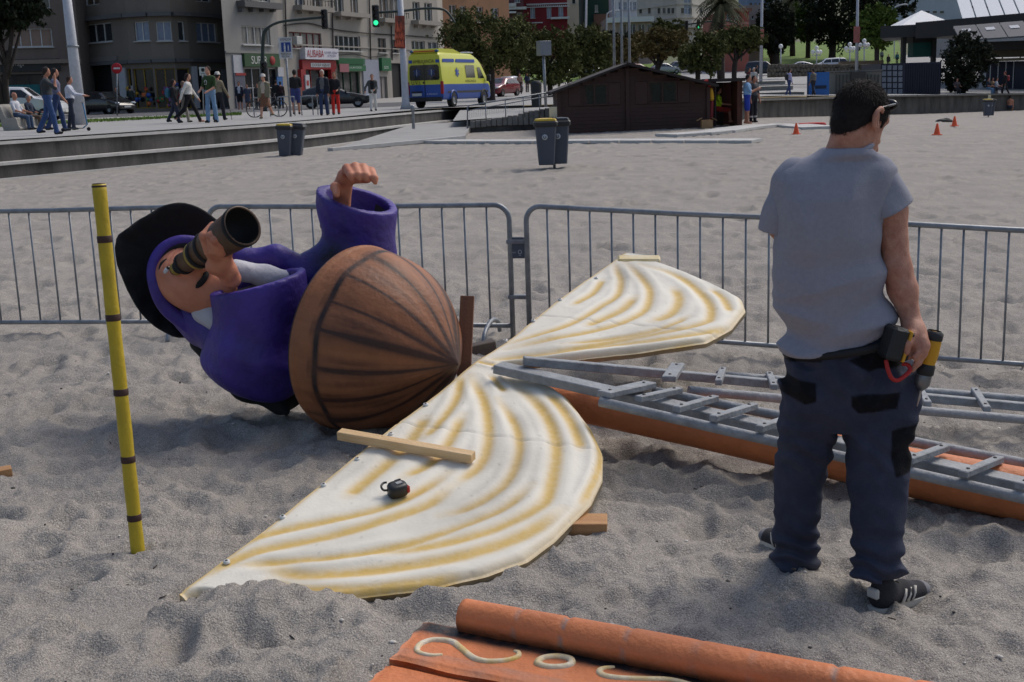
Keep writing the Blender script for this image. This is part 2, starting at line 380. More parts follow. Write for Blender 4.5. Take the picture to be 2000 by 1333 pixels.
# footprints and scuffs
fr=np.random.default_rng(5)
def stamp(cx,cy,ang,l,wd,dep):
    hwc=max(6.0,3.2+.6*cy); R=l*2.2
    i0,i1=np.searchsorted(rows,[cy-R,cy+R]); j0,j1=np.searchsorted(tcol,[(cx-R)/hwc,(cx+R)/hwc])
    if i1-i0<2 or j1-j0<2: return
    xx=X[i0:i1,j0:j1]-cx; yy=Yg[i0:i1,j0:j1]-cy; c,s=math.cos(ang),math.sin(ang)
    u=(xx*c+yy*s)/l; v=(-xx*s+yy*c)/wd; r=np.sqrt(u*u+v*v)
    Z[i0:i1,j0:j1]+= -dep*np.exp(-(r/.9)**4)+dep*.55*np.exp(-((r-1.45)/.38)**2)*(1+.5*u)
for _ in range(420):
    cy=fr.uniform(3.2,12); cx=fr.uniform(-.55,.55)*(cy+2); stamp(cx,cy,fr.uniform(0,3.14),fr.uniform(.10,.19),fr.uniform(.06,.11),fr.uniform(.012,.034))
for _ in range(1500):
    cy=fr.uniform(10,62); cx=fr.uniform(-.5,.55)*cy; stamp(cx,cy,fr.uniform(0,3.14),fr.uniform(.16,.30),fr.uniform(.10,.18),fr.uniform(.02,.045))
for k in range(150):   # a vehicle track along the promenade and one across
    for off in (-.8,.8):
        stamp(-11+k*.155+off*.5,27+k*.135-off,.85,.11,.2,.03)
# level sand under the sail, mound of sand drawn over its edge
_zp=SA[2]-(Sn[0]*(X-SA[0])+Sn[1]*(Yg-SA[1]))/Sn[2]; _P=np.stack([X-SA[0],Yg-SA[1],_zp-SA[2]],-1); _u=_P@Seu; _v=_P@Sev; _d=np.maximum(np.maximum(-_v,0),np.maximum(-_u,0)); Z=np.where((_u>-.35)&(_u<1.2)&(_v<.05)&(_d<.4),np.minimum(Z,_zp-.03+_d*.16),Z)
su=sail_under(X,Yg); Z=np.where(np.isfinite(su),np.minimum(Z,su-.05),Z)
for (px,py,hh,rx,ry) in ((490,1160,.062,.12,.075),(565,1170,.045,.15,.075),(760,1175,-.05,.25,.09),(610,1190,.05,.3,.1)):
    q=on_z(px,py,.05); Z+=hh*np.exp(-((X-q[0])/rx)**2-((Yg-q[1])/ry)**2)
hq=[on_z(*p,0) for p in ((800,1195),(2000,1400),(1700,1640),(640,1360))]
hc=[np.array(p[:2]) for p in hq]
def inquad(x,y,q):
    r=np.ones(x.shape,bool)
    for a,b in zip(q,q[1:]+q[:1]): r&=((b[0]-a[0])*(y-a[1])-(b[1]-a[1])*(x-a[0]))<0
    return r
Z=np.where(inquad(X,Yg,hc),np.minimum(Z,.012),Z)
for (px,py,dd,r) in ((271,1093,.03,.06),(1545,1100,.02,.16),(1735,1150,.03,.17)):
    q=on_z(px,py,0); Z-=dd*np.exp(-((X-q[0])/r)**2-((Yg-q[1])/r)**2)
sm=mat('sand',(.345,.333,.325),rough=.95,spec=.2)
def sand_nodes(m):
    N=m.node_tree.nodes;L=m.node_tree.links;b=N['Principled BSDF']; tc=N.new('ShaderNodeTexCoord')
    def nz(s,d=3): n=N.new('ShaderNodeTexNoise'); n.inputs['Scale'].default_value=s; n.inputs['Detail'].default_value=d; L.new(tc.outputs['Object'],n.inputs['Vector']); return n
    def ramp(src,p0,c0,p1,c1):
        r=N.new('ShaderNodeValToRGB'); r.color_ramp.elements[0].position=p0; r.color_ramp.elements[1].position=p1; r.color_ramp.elements[0].color=(*c0,1); r.color_ramp.elements[1].color=(*c1,1); L.new(src,r.inputs[0]); return r.outputs[0]
    def mul(a,bb):
        x=N.new('ShaderNodeMix'); x.data_type='RGBA'; x.blend_type='MULTIPLY'; x.inputs['Factor'].default_value=1; L.new(a,x.inputs['A']); L.new(bb,x.inputs['B']); return x.outputs['Result']
    base=ramp(nz(1.3,6).outputs['Fac'],.3,(.43,.395,.355),.7,(.53,.485,.432))
    grain=ramp(nz(190,2).outputs['Fac'],.32,(.42,.42,.43),.70,(1.04,1.04,1.03))
    fleck=N.new('ShaderNodeTexVoronoi'); fleck.inputs['Scale'].default_value=95; L.new(tc.outputs['Object'],fleck.inputs['Vector'])
    fl=ramp(fleck.outputs['Distance'],.10,(.62,.6,.58),.22,(1,1,1))
    med=ramp(nz(38,4).outputs['Fac'],.3,(.86,.86,.86),.7,(1.0,1.0,1.0))
    L.new(mul(mul(mul(base,grain),fl),med),b.inputs['Base Color'])
    h=N.new('ShaderNodeMath'); h.operation='ADD'; L.new(nz(150,4).outputs['Fac'],h.inputs[0]); L.new(nz(45,4).outputs['Fac'],h.inputs[1])
    bp=N.new('ShaderNodeBump'); bp.inputs['Strength'].default_value=.75; bp.inputs['Distance'].default_value=.012; L.new(h.outputs[0],bp.inputs['Height']); L.new(bp.outputs[0],b.inputs['Normal'])
sand_nodes(sm)
sand=attr_mesh('sand',np.stack([X,Yg,Z],-1).reshape(-1,3),grid_faces(*X.shape),sm); sand['kind']='structure'
def sand_at(x,y):
    i=min(max(np.searchsorted(rows,y),1),len(rows)-1); i=i if abs(rows[i]-y)<abs(rows[i-1]-y) else i-1
    return float(Z[i,int(np.clip(round((x/hw[i]+1)/2*(len(tcol)-1)),0,len(tcol)-1))])
# shell chips and twigs on the near sand
chips=MB()
for _ in range(160):
    y=fr.uniform(3.3,9); x=fr.uniform(-.45,.45)*y; r=fr.uniform(.003,.009); z=sand_at(x,y); k=fr.integers(0,2)
    chips.ball((x,y,z+r*.3),(r*fr.uniform(.8,2),r,r*.6),6,4,rotz(fr.uniform(0,3)),mi=int(k))
for _ in range(26):
    y=fr.uniform(3.4,8); x=fr.uniform(-.42,.42)*y; z=sand_at(x,y); a=fr.uniform(0,3.14); l=fr.uniform(.015,.04)
    chips.tube([(x,y,z+.004),(x+l*math.cos(a),y+l*math.sin(a),z+.006)],.0025,5,mi=2)
cb=chips.build('shell_grit',[M('shell_white',(205,200,190)),M('shell_dark',(60,55,52)),M('twig',(48,38,32))]); tag(cb,'shell chips and twigs scattered over the near sand','grit',kind='stuff')
# ================================================================ the painted sail
Mcream=mat('sail_paint',lin((222,217,203)),rough=.62,var=.05,scale=4,bump=.10,bscale=60,attr=('yel','dirt'),attr_cols=(lin((203,170,95)),lin((128,122,112))))
sail=thing('painted_sail','cream and yellow painted sail of two moulded lobes lying on the sand','sail',on_z(800,1000,.0))
ys=[]
L3=lambda l:_px(l,320,680,.45)
U2=lambda l:_px(l,880,460,.31)
for w_,l in ((.045,[(1330,120),(1390,230),(1410,350),(1400,450),(1360,520),(1270,590)]),(.04,[(1290,110),(1270,220),(1200,320),(1130,390)]),
 (.05,[(1480,130),(1600,220),(1680,330),(1705,450),(1680,600),(1640,680),(1500,760),(1300,830),(1050,880),(860,890)]),(.04,[(1450,220),(1520,320),(1545,420),(1520,530),(1460,610),(1330,690),(1200,730)]),
 (.045,[(1660,190),(1740,280),(1790,370),(1810,440)]),(.04,[(1600,590),(1500,680),(1350,750),(1100,840),(800,900),(500,930),(300,945)]),
 (.05,[(1250,600),(1150,680),(950,750),(700,820),(450,870),(280,930),(150,1000)]),(.05,[(1240,540),(1120,620),(960,690),(800,730),(600,770),(400,820),(260,900)]),
 (.055,[(1010,470),(900,560),(800,640)]),(.055,[(1140,300),(1080,390),(1000,470)]),(.045,[(1300,290),(1240,400),(1170,490),(1040,560)]),(.03,[(1420,120),(1480,190)]),
 (.06,[(1730,700),(1600,790),(1400,870),(1200,920),(900,965),(600,985),(430,950)]),(.05,[(1350,985),(1100,1015),(850,1045),(560,1045),(470,1010)]),(.03,[(1820,300),(1890,420),(1880,540),(1800,690)]),
 (.03,[(1550,120),(1700,170),(1810,280)])):
    ys.append((w_,np.array([s_uv(*p) for p in spline(L3(l),5)])))
for w_,l in ((.04,[(1030,160),(1055,230),(1075,290),(1050,380),(960,440),(850,510),(700,580),(500,640),(300,700)]),(.045,[(1100,165),(1180,240),(1250,330),(1250,420),(1200,490),(1050,560),(850,610),(600,660),(350,715)]),
 (.05,[(1170,380),(1080,470),(950,530),(860,570)]),(.05,[(1200,180),(1400,240),(1540,330),(1630,430),(1640,510),(1600,550),(1400,600),(1150,650),(900,690),(600,740),(250,780)]),(.055,[(1410,330),(1440,410),(1390,490),(1270,540)]),
 (.035,[(1500,510),(1350,580),(1100,640),(700,690)]),(.045,[(1650,340),(1720,400),(1760,480)]),(.05,[(1800,560),(1600,610),(1300,660),(900,705),(500,755),(200,790)]),(.04,[(960,280),(900,360),(770,440)]),(.045,[(1650,645),(1200,722),(900,755),(600,780)]),
 (.03,[(160,790),(290,815),(450,800)]),(.025,[(1050,140),(1290,140)])):
    ys.append((w_,np.array([s_uv(*p) for p in spline(U2(l),5)])))
nu,nv=330,96
uu=np.linspace(.012,U_END-.01,nu); vv=np.linspace(0,1,nv)
UU=np.repeat(uu[:,None],nv,1); WD=np.maximum(_width(uu),.03); LE=_lefte(uu); VV=LE[:,None]+(WD-LE)[:,None]*vv[None,:]
P2=np.c_[UU.ravel(),VV.ravel()]; yel=np.zeros(len(P2)); H=np.zeros(len(P2))
for w_,pl in ys:
    d,t=segdist(P2,pl); fade=np.clip(np.minimum(t,1-t)*7,0.25,1); g=np.exp(-(d/(w_*.62))**2.6)*fade
    yel=np.maximum(yel,g); H+=-.016*np.exp(-(d/(w_*.6))**2)*fade+.010*np.exp(-((d-w_*1.35)/(w_*.55))**2)*fade
edl=(VV-LE[:,None]).ravel(); edr=(WD[:,None]-VV).ravel()
yel=np.maximum(yel,.9*np.exp(-(edl/.018)**2)); yel=np.maximum(yel,.55*np.exp(-(edr/.03)**2))
H=np.clip(H*.5,-.011,.010)*np.clip(np.minimum(edl,edr)/.05,0,1)-.030*np.clip(1-edr/.05,0,1)**2-.006*np.clip(1-edl/.03,0,1)**2
H+=.006*pnoise(P2[:,0]*3,P2[:,1]*3)+.003*pnoise(P2[:,0]*9,P2[:,1]*9)
seam=np.minimum(np.abs(P2[:,0]-1.62-.1*P2[:,1]),np.abs(P2[:,0]-3.25-.1*P2[:,1])); H-=.006*np.exp(-(seam/.008)**2)
dirt=np.clip(pnoise(P2[:,0]*2.2,P2[:,1]*2.2)*.7,0,.4)+.35*np.exp(-(seam/.006)**2)+.25*(pnoise(P2[:,0]*48,P2[:,1]*48)>.50)
top=SA+UU.ravel()[:,None]*Seu+VV.ravel()[:,None]*Sev+H[:,None]*Sn
# lower lobe bends a little down towards its tip, upper one lies flat
bot=top-Sn*.028+np.where((edr<.02)[:,None],Sn*.004,0)
n0=nu*nv; F1=grid_faces(nu,nv); F2=F1[:,::-1]+n0; idx=np.arange(n0).reshape(nu,nv)
def skirt(line): return np.c_[line[:-1],line[1:],line[1:]+n0,line[:-1]+n0]
Fs=np.concatenate([F1[:,::-1],F2[:,::1]*1,skirt(idx[:,0]),skirt(idx[:,-1])[:,::-1],skirt(idx[0])[:,::-1],skirt(idx[-1])])
half=UU.ravel()<(_lu[-1,0]+_uu[0,0])/2
def sub(maskv,name):
    mk=np.r_[maskv,maskv]; ok=mk[Fs].all(1) if maskv is half else mk[Fs].any(1); f=Fs[ok]; use=np.unique(f); re=-np.ones(2*n0,int); re[use]=np.arange(len(use))
    return attr_mesh(name,np.r_[top,bot][use],re[f],Mcream,{'yel':np.r_[yel,yel*.3][use],'dirt':np.r_[dirt,dirt][use]},sail)
sub(half,'lower_lobe'); sub(~half,'upper_lobe')
tab=MB(); tb=[s_at(1203,508,.0),s_at(1287,508,.0)]; tab.beam(tb[0]-Sn*.004+Seu*.03,tb[1]-Sn*.004+Seu*.03,.11,.03,Sn,.012); tab.build('end_batten',mat('end_cream',lin((220,212,188)),rough=.6,col2=lin((206,180,112)),scale=6,bump=.2),sail)
scr=MB(); scr.lathe([(.0055,.006),(.013,.005),(.0138,-.004)],12); scr.lathe([(0,.008),(.005,.0075),(.0058,.005)],10,mi=1); scm=scr.mesh('screw',[M('washer_pale',(205,205,200),rough=.4),M('screw_dark',(60,58,56))])
for q in L3([(1137,249),(987,377),(841,486),(694,598),(516,738),(273,932)])+U2([(918,274),(690,410),(522,543),(345,667),(275,840)]):
    p=s_at(*q); o=link('screw',scm,sail); Fm=frame(Sn); o.matrix_parent_inverse=WM[sail.name].inverted()@Matrix(((*Fm[0],p[0]+Sn[0]*.004),(*Fm[1],p[1]+Sn[1]*.004),(*Fm[2],p[2]+Sn[2]*.004),(0,0,0,1)))
# ================================================================ wood offcuts, tape measure
def wood(name,c1,c2,sc=3.0):
    m=mat(name,lin(c1),col2=lin(c2),rough=.7,scale=sc,bump=.2,bscale=80); n=[x for x in m.node_tree.nodes if x.type=='TEX_NOISE'][0]
    mp=m.node_tree.nodes.new('ShaderNodeMapping'); mp.inputs['Scale'].default_value=(1,9,9); tc=[x for x in m.node_tree.nodes if x.type=='TEX_COORD'][0]
    m.node_tree.links.new(tc.outputs['Object'],mp.inputs[0]); m.node_tree.links.new(mp.outputs[0],n.inputs['Vector']); return m
pine=wood('pine',(196,160,112),(226,196,152)); pine2=wood('pine_dark',(160,112,70),(190,146,98))
def bar_thing(name,label,cat,a,b,w_,h_,up,m,bev=.003):
    a=np.asarray(a);b=np.asarray(b);c=(a+b)/2;F=frame(b-a,up); mb=MB(); mb.box((0,0,0),(np.linalg.norm(b-a),w_,h_),None,bev)
    o=mb.build(name,m); R=np.c_[F[:,2],F[:,1],F[:,0]]; 
    if np.linalg.det(R)<0: R[:,1]*=-1
    o.matrix_world=Matrix(((*R[0],c[0]),(*R[1],c[1]),(*R[2],c[2]),(0,0,0,1))); return tag(o,label,cat)
bar_thing('wood_batten','pale square wood batten lying across the cream sail','wood',s_at(664,862,.036),s_at(925,908,.036),.05,.042,Sn,pine)
q=ground(1142,1046); q2=on_z(1187,1012,.09); bar_thing('wood_block','light wood block propping up the rounded edge of the sail','wood',on_z(1085,1028,.035),on_z(1186,1028,.035),.13,.065,(0,0,1),pine2)
q=ground(8,934); bar_thing('wood_offcut','small pale wood offcut lying alone on the sand','wood',q+np.array([-.035,-.02,.028]),q+np.array([.035,.015,.03]),.075,.045,(0,0,1),pine2)
tm=thing('tape_measure','small black tape measure with a red side on the cream sail','tape measure',s_at(777,975))
tc_=s_at(777,968,.03); F=np.c_[Seu,np.cross(Sn,Seu),Sn]; ang=math.radians(-30); F=F@rotz(ang)
bk=M('tape_black',(28,28,30),rough=.45); rd=M('tape_red',(170,40,32),rough=.4)
pol=[(-.040,-.03),(.022,-.034),(.040,-.014),(.040,.016),(.022,.034),(-.020,.036),(-.040,.016)]
mb=MB(); mb.loft([[tc_+F@np.array([x*s_,y*s_,z_]) for x,y in spline(pol,3,True)] for s_,z_ in ((.9,-.026),(1,-.02),(1,.016),(.9,.024),(.55,.027))]); mb.build('case',bk,tm)
mb=MB(); mb.box(tc_+F@np.array([.036,-.008,-.002]),(.02,.05,.034),F,.006); mb.build('side_panel',rd,tm)
mb=MB(); mb.box(tc_+F@np.array([.008,0,.028]),(.028,.02,.004),F,.001); mb.build('label_plate',M('tape_label',(150,150,150)),tm)
mb=MB(); mb.tube([tc_+F@np.array(p) for p in spline([(-.036,.014,.0),(-.055,.02,.004),(-.058,.034,.016),(-.04,.048,.02),(-.026,.042,.022)],4)],.005,6); mb.build('wrist_strap',bk,tm)
mb=MB(); mb.box(tc_+F@np.array([.022,.036,.018]),(.03,.008,.012),F,.002); mb.build('tape_hook',bk,tm)
# ================================================================ banded yellow pole
pb=ground(271,1092,-.02); pt=at_y(193,360,pb[1]+.06); mb=MB(); mbb=[]
Lp=np.linalg.norm(pt-pb); dirp=(pt-pb)/Lp; tt=[];rr=[]
bandf=[(1092-y)/(1092-360) for y in (1007,890,757,612,463)]; bl=.012
pts=[];rad=[]
for t in np.linspace(-.12,1,60): pts.append(pb+dirp*Lp*t); rad.append(.0275-.001*t+.0007*math.sin(t*40))
pole=thing('banded_pole','thin yellow pole with dark painted bands stuck upright in the sand','pole',pb)
mb.tube(pts,rad,14); mb.build('shaft',mat('pole_yellow',lin((186,160,34)),var=.13,scale=9,rough=.5,bump=.2,bscale=50),pole)
dk=M('pole_band',(62,38,32),rough=.7,var=.3,scale=30)
for f_ in bandf:
    b=MB(); b.tube([pb+dirp*Lp*(f_+d) for d in (-bl*.75,-bl*.6,bl*.6,bl*.75)],[.0272,.0288,.0288,.0272],14); b.build('band',dk,pole)
b=MB(); b.lathe([(0,.004),(.024,.003),(.0275,-.006),(.0275,-.012)],14,pt,frame(dirp)); b.build('end_cap',dk,pole)
# ================================================================ orange mast, grey shroud ladders, orange hull board
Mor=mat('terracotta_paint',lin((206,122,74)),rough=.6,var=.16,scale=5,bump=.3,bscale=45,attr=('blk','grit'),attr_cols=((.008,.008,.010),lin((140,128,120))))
Mgr=mat('grey_paint',lin((118,121,124)),rough=.6,col2=lin((156,159,162)),scale=11,bump=.35,bscale=50)
def halfround(name,a,b,ra,rb,parent,seams=True,n=28,ns=120,full=True,blk=None,m=Mor):
    a=np.asarray(a,float);b=np.asarray(b,float);F=frame(b-a,(0,0,1)); ts=np.linspace(0,1,ns); V=[];G=[];B=[];Lm=np.linalg.norm(b-a)
    sp=[.12,.21,.33,.45,.55,.68,.8,.9]
    for t in ts:
        sd=sum(math.exp(-((t-s_)*Lm/.006)**2) for s_ in sp) if seams else 0
        for k in range(n):
            an=2*math.pi*k/n; r=(ra+(rb-ra)*t)*(1+.02*math.sin(an*3+t*9))-.007*sd
            V.append(a+(b-a)*t+F[:,0]*math.cos(an)*r+F[:,1]*math.sin(an)*r); B.append(0 if blk is None else blk(t,an,F)); G.append(.75*sd*(math.sin(an*5)>-.4))
    V=np.array(V); i=np.arange(ns*n).reshape(ns,n); Fq=np.c_[i[:-1].ravel(),np.roll(i,-1,1)[:-1].ravel(),np.roll(i,-1,1)[1:].ravel(),i[1:].ravel()].tolist(); Fq+= [list(range(n))[::-1],list(range((ns-1)*n,ns*n))]
    return attr_mesh(name,V,Fq,m,{'blk':B,'grit':G},parent)
PL=on_z(1040,772,.20); PR=on_z(2330,1034,-.02)
mast=thing('wooden_mast','long orange painted mast lying under the grey shroud ladder','mast',(PL+PR)/2*np.array([1,1,0])); halfround('shaft',PL,PR,.085,.125,mast,False)
b=MB(); Fm=frame(PR-PL); b.lathe([(.09,-.02),(.096,0),(.09,.03)],24,PL+(PR-PL)*.02,Fm); b.build('collar',Mor,mast)
Mbolt=M('bolt_dark',(70,68,66),metal=.5,rough=.5)
def shroud(label,A0,A1,N0,N1,F0,F1,rungs,cw):
    """centre bar A, near pipe N, far pipe F, rungs across"""
    t=thing('shroud_ladder',label,'ladder',(A0+A1)/2*np.array([1,1,0]),group=None)
    b=MB(); b.beam(A0,A1,cw,.045,(0,0,1),.004); b.build('centre_bar',Mgr,t)
    for P,Q in ((N0,N1),(F0,F1)): b=MB(); b.tube([P+(Q-P)*k/12 for k in range(13)],.024,12); b.build('pipe',Mgr,t)
    for a,c,w_ in rungs: b=MB(); b.beam(a,c,w_*.8,.03,(0,0,1),.004); rgo=b.build('rung',Mgr,t); rot_=[q_ for f_ in (.14,.86) for q_ in [a+(c-a)*f_+np.array([0,0,.0145])]]; [MB().lathe([(0,.006),(.007,.005),(.009,0)],8,q_).build('bolt',Mbolt,rgo) for q_ in rot_]
    return t
def zz(px,z0,z1,x0,x1): return z0+(z1-z0)*(px-x0)/(x1-x0)
lz=lambda px:zz(px,.40,.12,970,2000)
L=lambda px,py,dz=0:on_z(px,py,lz(px)+dz)
A0=L(972,718);A1=L(2330,1022); N0=L(1172,785);N1=L(2330,1049); F0=L(1275,764);F1=L(2330,970)
rg=[]
for a,c,w_ in (((1178,771),(1270,751),.10),((1246,780),(1328,762),.05),((1320,800),(1398,778),.05),((1392,818),(1474,793),.05),((1482,838),(1560,812),.05),((1570,858),(1650,832),.05),((1665,884),(1745,855),.05),((1775,900),(1848,874),.05),((1880,927),(1953,897),.05),((1990,950),(2065,925),.05),((2110,978),(2190,950),.05)):
    rg.append((L(*a,.035),L(*c,.035),w_))
shroud('grey pipe shroud ladder lying along the orange mast behind the worker',A0,A1,N0,N1,F0,F1,rg,.10)
lz2=lambda px:zz(px,.44,.02,1020,2000)
L2=lambda px,py,dz=0:on_z(px,py,lz2(px)+dz)
rg=[]
for a,c,w_ in (((1306,741),(1324,714),.09),((1403,748),(1412,722),.045),((1512,757),(1502,731),.045),((1610,770),(1596,742),.045),((1700,780),(1684,750),.045),((1812,790),(1793,757),.05),((1928,800),(1903,762),.05),((2050,810),(2022,768),.05)):
    rg.append((L2(*a,.032),L2(*c,.032),w_))
shroud('grey pipe shroud ladder lying on bare sand near the crowd barriers',L2(1022,705),L2(2250,818),L2(1345,763),L2(2250,842),L2(1400,733),L2(2250,800),rg,.05)
# hull board with rail and scrollwork
hb=thing('hull_board','orange painted hull board with rail and yellow white scroll carving','ship board',on_z(1100,1290,0))
za=.06
def hp(px,py,z=za): return on_z(px,py,z)
R0=hp(907,1203,.09);R1=hp(2060,1425,.09)
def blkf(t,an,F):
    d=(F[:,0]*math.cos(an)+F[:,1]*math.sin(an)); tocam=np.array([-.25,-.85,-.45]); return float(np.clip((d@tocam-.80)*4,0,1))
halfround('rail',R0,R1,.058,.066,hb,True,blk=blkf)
def slab(name,poly,z,th,parent,m,blkline=None,res=.018):
    """gridded board over a pixel quad (tl,tr,br,bl)"""
    q=[on_z(*p,z) for p in poly]; n,mn=60,26; V=[];B=[];G=[]
    for i in range(n):
        for j in range(mn):
            s_,t_=i/(n-1),j/(mn-1); p=(q[0]*(1-s_)+q[1]*s_)*(1-t_)+(q[3]*(1-s_)+q[2]*s_)*t_
            e=min(s_,t_,1-t_)
            V.append(p+np.array([0,0,.004*pnoise(np.array(p[0]*6),np.array(p[1]*6))-(.012 if e<=0 else 0)])+np.array([.004*math.sin(j*.7)*(i==0),.004*math.sin(i*.6)*(j==mn-1),0]))
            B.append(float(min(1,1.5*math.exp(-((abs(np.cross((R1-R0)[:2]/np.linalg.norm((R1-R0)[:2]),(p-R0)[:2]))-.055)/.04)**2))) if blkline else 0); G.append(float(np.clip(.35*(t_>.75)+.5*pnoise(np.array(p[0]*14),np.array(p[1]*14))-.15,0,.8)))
    V=np.array(V); N=n*mn; Fq=grid_faces(n,mn); idx=np.arange(N).reshape(n,mn); V2=V-np.array([0,0,th])
    sk=lambda l:np.c_[l[:-1],l[1:],l[1:]+N,l[:-1]+N]
    Fa=np.concatenate([Fq,Fq[:,::-1]+N,sk(idx[0])[:,::1],sk(idx[-1])[:,::-1],sk(idx[:,0])[:,::-1],sk(idx[:,-1])])
    return attr_mesh(name,np.r_[V,V2],Fa,m,{'blk':np.r_[B,B],'grit':np.r_[G,G]},parent)
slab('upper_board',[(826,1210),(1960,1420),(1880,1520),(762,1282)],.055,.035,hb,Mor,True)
slab('lower_board',[(752,1296),(1880,1525),(1700,1640),(690,1350)],.03,.03,hb,Mor)
Myw=mat('scroll_paint',lin((222,216,200)),rough=.6,col2=lin((206,172,84)),scale=9,bump=.3)
def scroll(pts,closed=False,r=.013):
    P=spline([on_z(*p,.053) for p in pts],6,closed); n=len(P); rs=[r*(1 if closed else .35+.65*math.sin(math.pi*min(1,max(0,(i+1)/(n+1))))**.5) for i in range(n)]
    b=MB(); b.tube(P,rs,8,closed=closed); b.build('scroll_carving',Myw,hb)
C7=lambda l:[(700+.35*x,1140+.35*y) for x,y in l]
scroll(C7([(470,400),(400,405),(330,385),(345,345),(420,320),(520,330),(570,365),(640,420),(720,440),(820,435),(885,415),(895,390),(870,380)]))
scroll(C7([(1000,450),(1030,422),(1110,412),(1180,425),(1190,450),(1150,468),(1060,470)]),True)
scroll(C7([(1430,470),(1370,478),(1345,495),(1370,520),(1460,535),(1600,540),(1750,545),(1900,585),(2050,640)]))
scroll(C7([(2300,640),(2330,612),(2400,605),(2460,620),(2455,648),(2400,662)]),True)
# ================================================================ crowd barriers
Mgal=mat('galvanised',lin((112,116,121)),rough=.45,metal=.5,col2=lin((152,156,160)),scale=9,bump=.1,bscale=60)
Mplate=M('barrier_plate',(78,84,94),rough=.5)
def barrier(a,b,label,plate=False,group='crowd barriers across the sand'):
    a=np.array([a[0],a[1],float(sandz(a[0],a[1]))+.0]);b=np.array([b[0],b[1],float(sandz(b[0],b[1]))+.0])
    t=thing('crowd_barrier',label,'barrier',(a+b)/2,group=group)
    d=b-a;L_=np.linalg.norm(d);d/=L_;up=np.array([0,0,1.]);rc=.11;zt=1.0;zb=.115
    p=[a+up*.03];p+= [a+up*(zt-rc)]
    for k in range(1,8): an=math.pi/2*k/8; p.append(a+d*(rc-rc*math.cos(an))+up*(zt-rc+rc*math.sin(an)))
    m_=a+d*L_/2; p+=[a+d*rc+up*zt,m_+up*(zt-.006),b-d*rc+up*zt]
    for k in range(1,8): an=math.pi/2*k/8; p.append(b-d*(rc-rc*math.sin(an))+up*(zt-rc+rc*math.cos(an)))
    p+=[b+up*(zt-rc),b+up*.03]
    f=MB(); f.tube(p,.0195,10); f.build('frame',Mgal,t)
    f=MB(); f.tube([a+up*zb,b+up*zb],.0175,10); f.build('bottom_rail',Mgal,t)
    n=13; bm=None
    for k in range(n):
        c=a+d*L_*(k+1)/(n+1); f=MB(); f.tube([c+up*zb,c+up*(zt-.004)],.0078,8); f.build('bar',Mgal,t)
    nn=np.cross(d,up)
    for e,s_ in ((a+d*.16,1),(b-d*.16,-1)):
        f=MB(); f.tube(spline([e+nn*.30+up*.015,e+nn*.24+up*.10,e+up*.15,e-nn*.24+up*.10,e-nn*.30+up*.015],4),.017,8); f.build('foot',Mgal,t)
    if plate:
        f=MB(); c=b+d*.05+up*.69; f.box(c,(.115,.018,.155),np.c_[d,nn,up],.006); pl=f.build('name_plate',Mplate,t)
        cc=c-nn*0
        face=-nn if nn[1]>0 else nn
        exx=np.cross(up,face)
        text('plate_lettering','ō',c+face*.0095+exx*.022-up*.035,-exx,-up,.042,M('plate_white',(180,182,186)),pl,ext=.0015)
        text('plate_lettering','cinci',c+face*.0095-exx*.028-up*.035,-exx,-up,.014,M('plate_white',(180,182,186)),pl,wid=.04,ext=.0015)
        for zc in (.735,.33): f=MB(); f.box(b+d*.05+up*zc,(.15,.046,.03),np.c_[d,nn,up],.004); f.build('coupling_hook',Mgal,t)
    return t
def fx(px,Y): return np.array([at_y(px,500,Y)[0],Y])
barrier(fx(-165,9.75),fx(385,9.35),'galvanised crowd barrier standing behind the yellow pole')
barrier(fx(412,9.3),fx(997,8.85),'galvanised crowd barrier behind the purple figure, its plate hooked on the next',True)
barrier(fx(1030,8.78),fx(1640,8.15),'galvanised crowd barrier behind the raised lobe of the sail')
barrier(fx(1666,8.12),fx(2290,7.65),'galvanised crowd barrier beyond the worker and the far ladder')
# ================================================================ lying papier-mache sailor in a crow's nest basket
YF=6.62
def G(px,py,dy=0.0): return at_y(px,py,YF+dy)
fig=thing('sailor_figure','giant painted sailor figure in purple tunic, lying tipped over in its brown crow nest','sculpture',ground(690,845))
BC=on_z(702,662,.50); BC=BC+np.array([0,0,0]); ax=Rv*.84-Uv*.20-Fv*.50; ax/=np.linalg.norm(ax); BF=frame(ax,Uv); BR=.505; BL=.60
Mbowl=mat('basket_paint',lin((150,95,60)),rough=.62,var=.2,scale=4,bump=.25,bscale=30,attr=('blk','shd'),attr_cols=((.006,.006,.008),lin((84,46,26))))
nphi,nth=110,220; V=[];B=[];S=[]
ths=np.linspace(0,2*np.pi,nth,endpoint=False); lrng=np.random.default_rng(3)
mer=np.sort(np.linspace(0,2*np.pi,17,endpoint=False)+lrng.uniform(-.06,.06,17)); mw=lrng.uniform(.007,.016,17)
sw=[(lrng.uniform(0,6.28),lrng.uniform(.15,.75),lrng.uniform(.15,.3)) for _ in range(34)]
